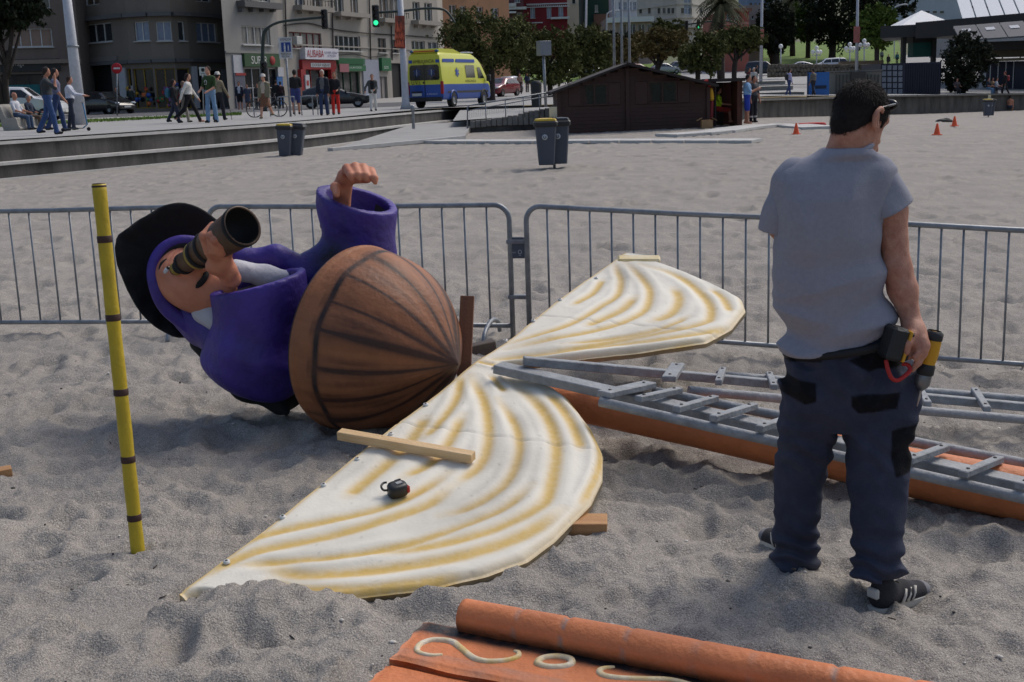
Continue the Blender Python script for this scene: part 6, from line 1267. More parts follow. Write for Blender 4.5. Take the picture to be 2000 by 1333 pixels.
rb(pv_,1915,120,1927,174,104.6,.4,MATS['panel_white'],'end_panel')
for x in (1923,1959,1994): rb(pv_,x-1,92,x+1,118,105.5,.2,M('pavilion_post',(60,34,28)),'post')
tn_=thing('white_canopy','white pyramid canopy top on the pavilion roof','canopy',at_y(1810,48,112)); q=MB(); p=[at_y(1759,51,112),at_y(1862,46,112)]; q.add([p[0],p[1],p[1]+np.array([0,4.5,0]),p[0]+np.array([0,4.5,0]),(p[0]+p[1])/2+np.array([.2,2.2,1.35])],[(0,1,4),(1,2,4),(2,3,4),(3,0,4)]); q.build('cloth',M('canopy_white',(228,228,228),rough=.6,var=.03),tn_)
q=MB(); q.tube([p[0]+np.array([0,0,.0]),p[1]],.05,6); q.build('edge_pole',MATS['panel_white'],tn_)
gh=thing('glass_roof_hall','hall with a sloping white glazed roof behind the pavilion','building',at_y(1950,60,150)); 
a=at_y(1880,42,150);c=at_y(2150,30,140)
for k in range(9):
    p0=a+(c-a)*(k/9+.006);p1=a+(c-a)*((k+1)/9-.006); q=MB(); q.add([p0,p1,p1+np.array([2,8,3]),p0+np.array([2,8,3])],[(0,1,2,3)]); q.build('glass_panel',M('roof_glass_white',(214,216,218),rough=.25,var=.04),gh)
q=MB(); q.beam(a-np.array([1,-4,2]),c-np.array([0,-4,2]),8,4.2,(0,0,1)); q.build('wall',M('hall_wall',(150,148,146)),gh)
townhouse('stadium_hall','large pale grey hall with a blank front behind the pavilion',1740,1885,260,-20,70,mk('render_silver',(170,176,184)),[(1752+k*14,22,1760+k*14,26,1,1,MATS['grey_frame'],None) for k in range(7)])
townhouse('long_hall','long pale grey hall far behind the glazed roof',1885,2150,280,-10,60,mk('render_mist',(184,186,188)),[(1895+k*16,12,1903+k*16,16,1,1,MATS['grey_frame'],None) for k in range(9)])
# ================================================================ lamps, signals, signs
Mpole=M('lamp_white',(176,178,184),rough=.5); Msig=M('signal_black',(26,28,28),rough=.5); Mdg=M('signal_green_dark',(36,48,44),rough=.5)
def hz(p): return np.array([p[0],p[1],float(hillz(p[0],p[1]))])
p=hz(at_y(158,236,50)); lt=thing('lamp_post','tall thick white lamp post beside the child on a scooter','lamp post',p); q=MB(); tp=at_y(128,-60,50); tp[0]=at_y(124,-60,50)[0]; q.tube([p,p+(tp-p)*.5,tp],[.24,.20,.16],14); q.build('shaft',Mpole,lt); q=MB(); cc=at_y(142,91,50); q.lathe([(.2,-.04),(.24,-.03),(.24,.03),(.2,.04)],14,cc,frame(tp-p)); q.build('collar',Mgal,lt); q=MB(); q.tube(spline([tp,tp+np.array([.5,0,1.0]),tp+np.array([1.6,0,1.4])],4),.08,8); q.build('arm',Mpole,lt); q=MB(); q.ball(tp+np.array([1.9,0,1.38]),(.4,.16,.09)); q.build('lantern',Mpole,lt)
p=hz(at_y(793,212,62)); lt=thing('lamp_post','white lamp post with a dark and orange banner beside the ambulance','lamp post',p); tp=at_y(779,-50,62); q=MB(); q.tube([p,p+np.array([0,0,.3]),p+(tp-p)*.2,tp],[.3,.19,.17,.13],12); q.build('shaft',Mpole,lt)
bn=[at_y(771,31,61.8),at_y(790,31,61.8),at_y(792,95,61.8),at_y(774,95,61.8)]; q=MB(); q.add(bn+[v+np.array([0,.03,0]) for v in bn],[(3,2,1,0),(4,5,6,7),(0,1,5,4),(1,2,6,5),(2,3,7,6),(3,0,4,7)]); o=q.build('banner',mat('banner_print',lin((30,26,28)),rough=.6,col2=lin((190,86,56)),scale=3.2),lt)
q=MB(); 
for k in range(14): x=773+ (k%5)*3.6; y=92-(k//5)*14; a=at_y(x,y,61.75); h_=.35+.12*(k%3); q.add([a-np.array([.06,0,0]),a+np.array([.06,0,0]),a+np.array([.02*(k%3-1),0,h_])],[(0,1,2)])
q.build('flame_print',M('flame_orange',(200,96,66)),o)
def signal(t,c,green=False):
    q=MB(); q.box(c,(.34,.28,1.05),None,.04); h=q.build('signal_head',Msig,t)
    for k in range(3): q=MB(); q.lathe([(0,.02),(.10,.015),(.115,0)],14,c+np.array([0,-.15,.32-.32*k]),frame((0,-1,0))); q.build('lens',M('lens_green',(40,200,130),emit=2.0) if (green and k==2) else M('lens_dark',(40,30,30),rough=.3),h); q=MB(); q.lathe([(.125,0),(.13,.16)],14,c+np.array([0,-.14,.32-.32*k]),frame((0,-1,0)),arc=3.3); q.build('visor',Msig,h)
p=hz(at_y(518,222,70)); sg_=thing('traffic_signal','traffic signal on a curved dark arm before the supermarket','traffic light',p); q=MB(); q.tube(spline([p,at_y(513,150,70),at_y(514,80,70),at_y(520,58,70),at_y(545,44,70),at_y(590,38,70),at_y(633,34,70)],5),[.13]*8+[.10]*8+[.07]*15,9); q.build('arm',Mdg,sg_); signal(sg_,at_y(634,38,69.9)); signal(sg_,at_y(517,140,69.7))
sg_=thing('traffic_signal','traffic signal showing green, hung on an arm off the bannered lamp post','traffic light',at_y(785,22,62)); q=MB(); q.tube(spline([at_y(738,25,62.3),at_y(785,22,62.3),at_y(830,17,62.3),at_y(865,19,62.3),at_y(880,32,62.3),at_y(888,45,62.3)],5),.06,8); q.build('arm',Mdg,sg_); signal(sg_,at_y(734,32,62),True)
sg_=thing('traffic_signal','pair of traffic signals on a long arm in front of the palm','traffic light',at_y(1445,60,140)); q=MB(); q.tube(spline([at_y(1330,50,140),at_y(1380,43,140),at_y(1420,41,140),at_y(1440,48,140),at_y(1447,70,140),at_y(1448,120,140)],5),.09,8); q.build('arm',Mdg,sg_); signal(sg_,at_y(1341,50,139.9)); signal(sg_,at_y(1364,48,139.9),True)
p=hz(at_y(568,232,52)); s1=thing('road_sign','white pedestrian priority sign on a grey post before the kebab shop','sign',p); q=MB(); q.tube([p,at_y(558,100,52)],.045,8); q.build('post',Mgal,s1)
def plate(t,r,Y,m,nm,d=0): a=at_y(r[0],r[3],Y);c=at_y(r[2],r[1],Y); q=MB(); q.box(((a[0]+c[0])/2,Y-d,(a[2]+c[2])/2),(c[0]-a[0],.02,c[2]-a[2])); return q.build(nm,m,t)
pl_=plate(s1,(546,73,569,115),51.9,M('sign_plate_white',(196,196,196)),'sign_plate'); plate(pl_,(550,83,567,102),51.86,M('sign_blue',(30,62,130)),'blue_panel'); MW_=MATS['sign_plate_white']
def stext(t,txt,r,Y,m): c=at_y((r[0]+r[2])/2,(r[1]+r[3])/2,Y); return text('lettering',txt,c,(1,0,0),(0,0,1),(r[3]-r[1])*Y/FPX,m,t,wid=(r[2]-r[0])*Y/FPX,ext=0)
stext(pl_,'ATENCION',(547.5,75,567.5,80),51.87,MATS['letter_black']); stext(pl_,'PREFERENCIA',(549,104,568,107.5),51.87,MATS['letter_black']); stext(pl_,'PEATONAL',(551,109,566,112.5),51.87,MATS['letter_black'])
for x,s_ in ((556,1.0),(563,.65)):
    c=at_y(x,93,51.83); q=MB(); q.ball(c+np.array([0,0,.13*s_]),(.03*s_,.01,.035*s_)); q.box(c,(.07*s_,.012,.16*s_)); q.box(c+np.array([-.02*s_,0,-.14*s_]),(.028*s_,.012,.15*s_),roty(.2)); q.box(c+np.array([.02*s_,0,-.14*s_]),(.028*s_,.012,.15*s_),roty(-.2)); q.build('pictogram',MW_,pl_)
p=hz(at_y(228,215,72)); s1=thing('no_entry_sign','round red no entry sign before the rounded building door','sign',p); q=MB(); q.tube([p,at_y(228,125,72)],.04,8); q.build('post',Mgal,s1); q=MB(); q.lathe([(0,.02),(.29,.02),(.3,0),(0,-.01)],24,at_y(228,134,71.9),frame((0,-1,0))); o=q.build('disc',M('no_entry_red',(170,26,36)),s1); q=MB(); q.box(at_y(228,134,71.86),(.36,.012,.09)); q.build('bar',MW_,o)
p=hz(at_y(398,222,66)); s1=thing('information_sign','small white sign with a dark emblem beside the man in green','sign',p); q=MB(); q.tube([p,at_y(395,140,66)],.035,8); q.build('post',Mgal,s1); pl_=plate(s1,(390,131,405,148),65.9,MW_,'sign_plate'); q=MB(); q.ball(at_y(396,137,65.86),(.09,.01,.1),8,6); q.build('emblem',Mdk,pl_); stext(pl_,'INFORMACION',(392,143,403,146),65.87,MATS['letter_black'])
p=at_y(1066,205,60); p[2]=.95; s1=thing('box_sign','grey metal box on a tall post beside the handrail','sign',p); q=MB(); q.tube([p,at_y(1061,100,60)],.07,8); q.build('post',Mgal,s1); a=at_y(1049,109,60);c=at_y(1075,80,60); q=MB(); q.box(((a[0]+c[0])/2,60,(a[2]+c[2])/2),(.55,.55,c[2]-a[2]),rotz(.35),.01); q.build('box',M('box_grey',(128,132,138),rough=.45,metal=.4),s1)
for x,lab in ((1197,'flagpole'),(1212,'flagpole'),(1227,'flagpole')): p=at_y(x+3,150,58); p[2]=1.0; q=MB(); q.tube([p,at_y(x,-90,58)],[.07,.045],8); o=q.build('flagpole',Mgal); tag(o,'bare grey flagpole rising behind the cabin roof','flagpole','three flagpoles behind the cabin')
def tall_lamp(px,pyb,Y,label,banner=None):
    p=at_y(px,pyb,Y); t=thing('lamp_post',label,'lamp post',p); tp=at_y(px+3,-60,Y); q=MB(); q.tube([p-np.array([0,0,.5]),tp],[.16,.1],10); q.build('shaft',Mpole,t)
    if banner: a=at_y(banner[0],banner[3],Y-.2);c=at_y(banner[2],banner[1],Y-.2); q=MB(); q.box(((a[0]+c[0])/2,Y-.2,(a[2]+c[2])/2),(c[0]-a[0],.03,c[2]-a[2])); q.build('banner',M('banner_pink',(168,100,88),var=.25,scale=4),t)
tall_lamp(1673,146,115,'tall white lamp post with an orange banner above the lawn',(1667,52,1680,84)); tall_lamp(1486,152,118,'tall white lamp post with a faded banner by the dark evergreen',(1478,57,1492,78)); tall_lamp(1143,130,150,'slim white lamp post before the green building')
def curve_lamp(px,pyb,pyt,Y,label):
    p=at_y(px,pyb,Y); t=thing('lamp_post',label,'lamp post',p); q=MB(); q.tube(spline([p-np.array([0,0,1]),at_y(px,pyt+14,Y),at_y(px+3,pyt+4,Y),at_y(px+12,pyt,Y),at_y(px+20,pyt-1,Y)],5),.08,8); q.build('shaft',Mpole,t); q=MB(); q.ball(at_y(px+21,pyt-1,Y),(.4,.15,.08)); q.build('lantern',Mpole,t)
curve_lamp(1185,92,22,165,'curved grey lamp post before the glazed house'); curve_lamp(1747,100,10,170,'curved grey lamp post behind the yellowish tree')
def globe_lamp(px,pyb,pyt,Y,n,label):
    p=at_y(px,pyb,Y); t=thing('globe_lamp',label,'lamp post',p); q=MB(); tp=at_y(px,pyt+3,Y); q.tube([p-np.array([0,0,.6]),tp],.07,8); q.build('post',Mpole,t); r=4.2*Y/FPX*(1 if n==1 else .95)
    off=[(0,0,0)] if n==1 else [(0,0,0),(-1.75,0,-1.9),(1.75,0,-1.9),(0,-1.6,-1.9)]
    for o_ in off:
        c=tp+np.array(o_)*r; q=MB(); q.ball(c,r,14,10); q.build('globe',M('globe_white',(222,222,220),rough=.3,var=.03),t)
        if n>1 and o_[2]: q=MB(); q.tube(spline([tp-np.array([0,0,3.4*r]),c-np.array([0,0,1.7*r]),c-np.array([0,0,.9*r])],4),.04,6); q.build('arm',Mpole,t)
globe_lamp(1525,128,88,135,1,'single globe lamp on a white post beside the dark evergreen'); globe_lamp(1595,124,91,140,3,'globe lamp cluster above the white parked car'); globe_lamp(1660,126,84,135,3,'globe lamp cluster left of the bannered lamp post by the lawn'); globe_lamp(1688,130,77,125,3,'tallest globe lamp cluster near the bannered lamp post by the lawn'); globe_lamp(1034,152,113,135,1,'single globe lamp in the shade behind the red car'); globe_lamp(1742,150,130,110,1,'low globe lamp beside the plaza')
# bicycle racks
RKL=['hoop rack beside the front wheel of the parked bicycle','hoop rack at the foot of the pedestrian priority sign','hoop rack behind the man in blue shorts','hoop rack before the rear of the dark coupe']
for i,x in enumerate((497,545,590,612)):
    p=hz(at_y(x,228,54)); q=MB(); q.tube(spline([p,p+np.array([0,0,.7]),p+np.array([.06,0,.8]),p+np.array([.62,.1,.8]),p+np.array([.68,.1,.7]),p+np.array([.68,.1,0])],4),.025,8); o=q.build('bike_rack',Mgal); tag(o,RKL[i],'bike rack','hoop racks along the promenade')
def bicycle(px,py,Y,label):
    p=hz(at_y(px,py,Y)); t=thing('bicycle',label,'bicycle',p); Mt_=M('bike_black',(24,24,26)); R_=.34
    for s_ in (-.52,.52):
        c=p+np.array([s_,0,R_]); q=MB(); q.tube([c+R_*np.array([math.cos(a),0,math.sin(a)]) for a in np.linspace(0,6.283,28,endpoint=False)],.022,6,closed=True); w_=q.build('wheel',Mt_,t); q=MB()
        for k in range(10): a=k*.628; q.tube([c,c+R_*np.array([math.cos(a),0,math.sin(a)])],.004,4)
        q.build('spokes',Mgal,w_)
    f=lambda x,z:p+np.array([x,0,z]); q=MB()
    for a,c in ((f(-.52,.34),f(-.08,.3)),(f(-.08,.3),f(-.2,.85)),(f(-.2,.75),f(.36,.8)),(f(-.08,.3),f(.38,.7)),(f(-.52,.34),f(-.18,.75)),(f(.36,.9),f(.52,.34))): q.tube([a,c],.02,7)
    q.build('frame',M('bike_frame',(60,66,74)),t); q=MB(); q.tube([f(.36,.9)+np.array([0,-.26,.06]),f(.36,.92),f(.36,.9)+np.array([0,.26,.06])],.016,6); q.build('handlebar',Mt_,t); q=MB(); q.ball(f(-.22,.92),(.13,.07,.035)); q.build('saddle',Mt_,t)
bicycle(522,227,53,'dark bicycle parked at the hoop racks behind the woman in a skirt')
# ================================================================ bins
Mbin=M('bin_grey',(66,72,84),rough=.55,var=.1); Mlid=M('bin_lid_black',(30,32,36),rough=.5); Mylid=M('bin_lid_yellow',(190,160,40),rough=.5)
def bin_pair(px,py,label,post=True,ground_pt=None,tilt=0.0,Hh=1.0):
    g=ground_pt if ground_pt is not None else ground(px,py); g=np.asarray(g,float); g[2]=float(sandz(g[0],g[1]))-.02 if ground_pt is None else g[2]
    t=thing('litter_bins',label,'litter bins',g); z0=.12 if post else 0.0
    if post: q=MB(); q.tube([g+np.array([.06,.12,-.2]),g+np.array([.06,.12,1.32])],.03,8); q.build('post',Mgal,t); q=MB(); q.box(g+np.array([.06,.085,1.24]),(.17,.02,.22)); q.build('notice',M('notice_cream',(196,190,170)),t)
    for k,(dx,dy) in enumerate(((-.12,-.12),(.17,.16))):
        o=g+np.array([dx,dy,z0]); R=roty(tilt*(1 if k else .4)); ring=lambda w,d,z:[o+R@np.array([x,y,z*Hh]) for x,y in ((-w,-d*.8),(-w*.85,-d),(w*.85,-d),(w,-d*.8),(w,d*.8),(w*.85,d),(-w*.85,d),(-w,d*.8))]
        q=MB(); q.loft([ring(.165,.18,.0),ring(.17,.19,.03),ring(.23,.24,.86)],smooth=False); bo=q.build('bin',Mbin,t)
        q=MB(); q.loft([ring(.25,.265,.82),ring(.265,.28,.85),ring(.265,.28,.91),ring(.24,.25,.94)],smooth=False); q.build('rim',Mlid,bo)
        q=MB(); q.loft([ring(.24,.25,.945),ring(.22,.23,.985),ring(.10,.1,1.0)],smooth=False); q.build('lid',Mylid if k==0 else Mlid,bo)
        c=o+R@np.array([-.03,-.235,.60*Hh]); n_=R@np.array([0,-1,.08]); q=MB(); q.lathe([(.0,.004),(.062,.004),(.062,0)],18,c+n_*.012,frame(n_)); em=q.build('emblem',M('emblem_white',(176,180,184)),bo); q=MB(); q.tube([c+n_*.02+.028*(frame(n_)@np.array([math.cos(a),math.sin(a),0])) for a in np.linspace(.7,5.6,12)],.008,5); q.build('emblem_mark',Mbin,em)
    return t
bin_pair(1078,330,'pair of grey litter bins with yellow lid on a post in mid sand'); bin_pair(1930,229,'pair of grey litter bins far off near the sea wall')
bp_=at_y(566,296,38.6); bin_pair(566,296,'pair of grey litter bins standing against the terrace wall',False,np.array([bp_[0],bp_[1],float(sandz(bp_[0],bp_[1]))]),.10,1.0)
p=at_y(1048,205,58.5); p[2]=.98; q=MB(); q.lathe([(.001,0),(.22,0),(.23,.05),(.26,1.0),(.27,1.06),(.24,1.12),(.2,1.2),(.001,1.22)],16,p); o=q.build('litter_bin',M('bin_dark',(36,38,40))); tag(o,'dark round litter bin beside the post of the grey box','litter bin')
# cones, gear on the sand
def cone(px,py,label):
    p=ground(px,py); p[2]=sand_at(p[0],p[1])+.0; t=thing('traffic_cone',label,'cone',p); Mc=M('cone_orange',(226,84,34),rough=.5); q=MB(); q.box(p+np.array([0,0,.015]),(.26,.26,.03),None,.008); q.build('base',Mc,t); q=MB(); q.lathe([(.105,.03),(.03,.36),(.026,.37),(.001,.372)],14,p); q.build('cone_body',Mc,t)
cone(1555,263,'orange cone beside the slab path near the cabin'); cone(1830,265,'orange cone on the sand nearest the worker head'); cone(1864,249,'orange cone beside the dark heap on the sand')
p=ground(1844,238); q=MB(); q.ball(p+np.array([0,0,.02]),(.42,.25,.13),12,8); q.ball(p+np.array([.1,0,.06]),(.22,.2,.12),10,6); o=q.build('dark_heap',M('bag_black',(22,22,24),bump=.5)); tag(o,'small dark heap of gear lying on the far sand','bag')
p=ground(1588,248); q=MB(); q.tube(spline([p+np.array([-.6,0,.06]),p+np.array([0,.1,.07]),p+np.array([.5,.05,.06])],5),[.03]+[.09]*9+[.04],8); o=q.build('rescue_buoy',M('buoy_red',(180,34,40))); tag(o,'red rescue buoy lying beside the slab path','buoy')
p=ground(1765,221); q=MB(); q.box(p+np.array([0,0,.12]),(.4,.3,.24),None,.05); o=q.build('beach_bag',M('bagred',(150,40,50))); tag(o,'small red beach bag at the foot of the sea wall','bag')
p=ground(1775,221); q=MB(); q.box(p+np.array([.1,0,.1]),(.35,.3,.2),None,.05); o=q.build('beach_bag',M('bagblue',(110,140,170))); tag(o,'small pale blue beach bag at the foot of the sea wall','bag')
# bench on the promenade
p=hz(on_z(38,254,.98)); bn_=thing('stone_bench','curved pale stone bench on the promenade under two seated people','bench',p); Mbs=M('bench_stone',(150,146,138),rough=.85,var=.1,bump=.2)
q=MB(); prof=[(-.05,.0),(.55,0),(.60,.06),(.52,.14),(.46,.40),(.40,.44),(.05,.43),(-.08,.80),(-.15,.90),(-.22,.86),(-.16,.5),(-.12,.2)]
F_=rotz(-.2); q.loft([[p+F_@np.array([-x,yy,z]) if False else p+F_@np.array([x,yy,z]) for x,z in prof] for yy in (-.85,-.8,.8,.85)],smooth=False); q.build('seat_body',Mbs,bn_)
# ================================================================ vehicles
Mtyre=M('tyre',(26,26,27),rough=.85); Mrim=M('rim',(130,132,134),rough=.4,metal=.6); Mcg=mat('car_glass',(.015,.018,.02),rough=.06,var=.2,spec=.8); Mhl=M('headlight',(200,204,208),rough=.15); Mtl=M('tail_light',(150,20,24),rough=.25); Mpt=M('number_plate',(190,190,186)); Mbk=M('bumper_black',(34,34,36),rough=.6)
PROF={'hatch':(4.0,.86,[(2.0,.48),(1.93,.66),(1.2,.90),(.78,.98),(.05,1.42),(-.7,1.47),(-1.35,1.40),(-1.85,1.02),(-2.0,.75)],.93),
 'suv':(4.5,.92,[(2.25,.6),(2.15,.9),(1.3,1.08),(.95,1.15),(.35,1.66),(-1.0,1.72),(-1.9,1.66),(-2.2,1.15),(-2.25,.8)],1.10),
 'coupe':(4.4,.88,[(2.2,.48),(2.1,.64),(1.2,.84),(.75,.92),(-.05,1.34),(-.7,1.38),(-1.5,1.18),(-2.0,.98),(-2.2,.7)],.90)}
def car(label,base,rz,paint,kind='hatch',name='parked_car'):
    L_,W_,prof,belt=PROF[kind]; base=np.asarray(base,float); T=rotz(rz); t=thing(name,label,'car',base); mk_=lambda:MB(T,base)
    pf=np.array(prof)[::-1]; xs=np.r_[np.linspace(pf[0,0],pf[-1,0],30)]; rings=[]
    def ringat(x):
        zt=np.interp(x,pf[:,0],pf[:,1]); e=min(1,(L_/2-abs(x))/.35+.0); w=W_*(.80+.20*math.sqrt(max(0,min(1,e)))); zb=.22+.10*max(0,1-e)
        zl=min(belt,zt-.06); wt=w*(.97-.27*max(0,min(1,(zt-belt)/.5)))
        half=[(w*.85,zb),(w,zb+.14),(w*1.0,(zb+zl)/2+.05),(w*.965,zl),(wt,zt-.045),(wt*.72,zt)]
        return [np.array([x,y,z]) for y,z in half]+[np.array([x,-y,z]) for y,z in half[::-1]]
    b=mk_(); b.loft([ringat(x) for x in xs]); body=b.build('body',paint,t)
    cx=[p for p in xs if np.interp(p,pf[:,0],pf[:,1])>belt+.22]
    for s_ in (1,-1):
        for (a_,c_) in ((0,.33),(.36,.66),(.69,1.0)) if kind!='coupe' else ((0,.45),(.48,1.0)):
            q=mk_(); x0=cx[0]+(cx[-1]-cx[0])*a_;x1=cx[0]+(cx[-1]-cx[0])*c_; lo=[];hi=[]
            for x in np.linspace(x0,x1,6):
                r=ringat(x); A,B=r[3],r[4]; lo.append((A+(B-A)*.12)*np.array([1,s_,1])+np.array([0,s_*.012,0])); hi.append((A+(B-A)*.84)*np.array([1,s_,1])+np.array([0,s_*.012,0]))
            q.add(lo+hi,[(i,i+1,7+i,6+i) if s_<0 else (i+1,i,6+i,7+i) for i in range(5)],True); q.build('window',Mcg,t)
    def across(x0,x1,nm):
        q=mk_(); V=[]
        for x in (x0,x1):
            r=ringat(x); 
            for f_ in (-.82,-.4,0,.4,.82): V.append(np.array([x,r[4][1]*f_,r[5][2]+.012-(.03 if abs(f_)>.7 else 0)]))
        q.add(V,[(i,i+1,6+i,5+i) for i in range(4)],True); q.build(nm,Mcg,t)
    pk=pf[::-1]; across(pk[3][0]-.06,pk[4][0]+.06,'windscreen'); across(pk[6][0]-.06,pk[7][0]+.12,'rear_window')
    for x in (L_*.31,-L_*.31):
        for s_ in (1,-1):
            c=np.array([x,s_*(W_-.09),.31]); q=mk_(); q.lathe([(.17,-.1),(.30,-.1),(.315,-.07),(.315,.07),(.30,.1),(.17,.1)],20,c,rotx(math.pi/2)); wv=q.build('wheel',Mtyre,t); q=mk_(); q.lathe([(.001,.075),(.05,.09),(.14,.06),(.18,.095)],16,c,rotx(-s_*math.pi/2)@np.eye(3)); q.build('rim',Mrim,wv)
    for s_ in (1,-1):
        q=mk_(); q.ball((L_/2-.20,s_*W_*.70,.68 if kind!='suv' else .88),(.17,.19,.075),10,6,rotz(-s_*.5)); q.build('headlight',Mhl,t); q=mk_(); q.ball((-L_/2+.09,s_*W_*.72,.80 if kind!='suv' else 1.0),(.08,.16,.12),8,6); q.build('tail_light',Mtl,t); q=mk_(); q.box((pk[3][0]-.05,s_*(W_+.1),belt+.06),(.12,.2,.13),None,.04); q.build('mirror',Mbk,t)
    for s_,nm in ((1,'front_plate'),(-1,'rear_plate')): q=mk_(); q.box((s_*(L_/2+.005),0,.45),(.02,.5,.11)); q.build(nm,Mpt,t)
    q=mk_(); q.box((L_/2-.02,0,.36),(.06,W_*1.25,.14),None,.02); q.build('grille',Mbk,t)
    return t
cp=lambda n,c:mat('paint_'+n,lin(c),rough=.25,var=.05,scale=1,coat=.5)
car('white hatchback on the road behind the stone bench',hz(at_y(42,232,62)),0.05,cp('white',(196,198,202)),'suv')
car('black hatchback parked before the rounded building door',hz(at_y(212,222,81)),-.62,cp('black',(18,18,20)))
car('dark coupe at the kerb before the red kebab shop',hz(at_y(655,212,74)),.10,cp('dark',(30,31,36)),'coupe')
car('dark red hatchback coming up the side road',hz(at_y(978,188,98)),-2.05,cp('red',(116,24,36)))
car('white hatchback behind the dark red one on the side road',hz(at_y(990,178,112)),-2.05,cp('white',(196,198,202)))
p=at_y(1493,149,150); p[2]=float(hillz(p[0],150)); car('dark teal van parked beside the tall lamp post by the steps',p,-.35,cp('teal',(28,40,50)),'suv')
p=at_y(1617,136,150); p[2]=float(hillz(p[0],150))+.1; car('white estate car on the upper road below the lawn',p,3.14,cp('white',(196,198,202)),'suv')
p=at_y(1556,138,156); p[2]=float(hillz(p[0],156)); car('white low car on the upper road, its roof in the sun',p,3.1,cp('white',(196,198,202)),'coupe')
for px,Y,c,lab in ((1248,170,('crimson',(120,26,34)),'crimson car parked on the slope behind the cabin ridge'),(1300,168,('silver',(150,152,156)),'silver car parked under the rusty tamarisk'),(1335,172,('grey',(90,94,100)),'grey car parked on the slope by the low tamarisk'),(1100,165,('silver',(150,152,156)),'silver car parked in the shade left of the cabin ridge'),(1160,165,('white',(196,198,202)),'white car parked in the shade behind the cabin roof')):
    p=at_y(px,118,Y); p[2]=float(hillz(p[0],Y))+.06; car(lab,p,.2,cp(*c))
# ---- ambulance
Mye=mat('ambulance_yellow',lin((190,192,58)),rough=.35,var=.05,scale=1); Mbu=mat('ambulance_blue',lin((26,70,150)),rough=.35,var=.08,scale=1)
hd_=math.radians(68); ab=at_y(833,214,62.5); ab[2]=float(hillz(ab[0],62.5)); T=rotz(hd_); ac=ab+T@np.array([3.1,0,0]); am=thing('ambulance','yellow and blue ambulance van seen from behind on the promenade road','ambulance',ac); mk_=lambda:MB(T,ac)
AL,AW=3.15,.99
pfA=np.array([(-3.15,2.62),(-3.05,2.70),(1.0,2.66),(1.5,2.52),(1.95,2.25),(2.65,1.40),(3.0,1.22),(3.15,.85)])
def aring(x):
    zt=float(np.interp(x,pfA[:,0],pfA[:,1])); e=min(1,(3.2-x)/.6) if x>0 else min(1,(x+3.2)/.12+.55); w=AW*(.84+.16*math.sqrt(max(0,e))); wt=w*(1-.16*max(0,min(1,(zt-1.2)/1.4))); s=lambda z:w+(wt-w)*max(0,(z-1.15)/max(.2,zt-1.15))
    z1=min(1.14,zt-.25); half=[(w*.94,.38),(w,.48),(w,z1),(s(min(1.9,zt-.12)),min(1.9,zt-.12)),(wt,zt-.10),(wt*.86,zt)]
    return [np.array([x,y,z]) for y,z in half]+[np.array([x,-y,z]) for y,z in half[::-1]]
rs=[aring(x) for x in np.r_[-3.15,-3.08,np.linspace(-2.9,1.0,10),np.linspace(1.2,3.15,12)]]
n=12; b=mk_(); V=[p for r in rs for p in r]; Fl=[];Fu=[]
for i in range(len(rs)-1):
    for k in range(n):
        f=(i*n+k,i*n+(k+1)%n,(i+1)*n+(k+1)%n,(i+1)*n+k); (Fl if k in (0,1,9,10,11) else Fu).append(f)
b.add(V,Fl+Fu,True); b.mi=[0]*len(Fl)+[1]*len(Fu)
q0=[V[i] for i in range(n)]
b.add([q0[i] for i in (0,1,2,9,10,11)],[(0,1,2,3,4,5)],False,0); b.add([q0[i] for i in (2,3,4,5,6,7,8,9)],[tuple(range(8))],False,1)
q1=V[-n:]; b.add(q1,[tuple(range(n))],False,0); b.build('body',[Mbu,Mye],am)
xr=-3.16
q=mk_(); q.prism([(-.76,1.36),(.76,1.36),(.82,1.44),(.80,2.0),(.72,2.10),(-.72,2.10),(-.80,2.0),(-.82,1.44)],(xr,0,0),(0,-1,0),(0,0,1),.015); q.build('rear_window',Mcg,am)
q=mk_(); q.box((xr-.01,0,1.25),(.02,.02,1.9)); q.build('door_seam',Mbk,am)
def star(o,ex,ey,r,m,nm):
    q=mk_(); 
    for k in range(3): a=k*math.pi/3+math.pi/2; d=np.array(ex)*math.cos(a)+np.array(ey)*math.sin(a); e=np.cross(np.cross(ex,ey),d); o_=np.array(o,float)+np.cross(ex,ey)*(.003*k); q.add([o_-d*r-e*r*.24,o_+d*r-e*r*.24,o_+d*r+e*r*.24,o_-d*r+e*r*.24],[(0,1,2,3)])
    s_=q.build(nm,m,am); q=mk_(); o_=np.array(o,float)+np.cross(ex,ey)*.014; q.add([o_-np.array(ey)*r*.7-np.array(ex)*r*.05,o_-np.array(ey)*r*.7+np.array(ex)*r*.05,o_+np.array(ey)*r*.7+np.array(ex)*r*.05,o_+np.array(ey)*r*.7-np.array(ex)*r*.05],[(0,1,2,3)]); q.build('star_staff',M('star_white',(200,206,214)),s_)
Mstar=M('star_blue',(46,74,150))
for y in (.4,-.4): star((xr-.022,y,1.73),(0,-1,0),(0,0,1),.21,M('star_dim',(48,62,104)),'life_star')
def atext(txt,o,ex,h,w_,m): text('lettering',txt,T@np.array(o)+ac,T@np.array(ex,float),(0,0,1),h,m,am,wid=w_,ext=.006)
atext('AMBULANCIA',(xr,.02,2.27),(0,-1,0),.17,1.15,MATS['letter_black']); atext('U.V.I.',(xr,.48,1.24),(0,-1,0),.17,.5,MATS['letter_black'])
q=mk_(); q.lathe([(0,.01),(.05,.01),(.05,0)],12,(xr,.06,1.24),roty(-math.pi/2)); q.build('badge',MATS['letter_black'],am)
for y in (.74,-.74): q=mk_(); q.box((xr-.01,y,2.27),(.02,.2,.15)); q.build('blue_block',Mstar,am)
for y in (.93,-.93): q=mk_(); q.box((xr+.02,y,.98),(.12,.14,.62),None,.02); q.build('tail_light',Mtl,am)
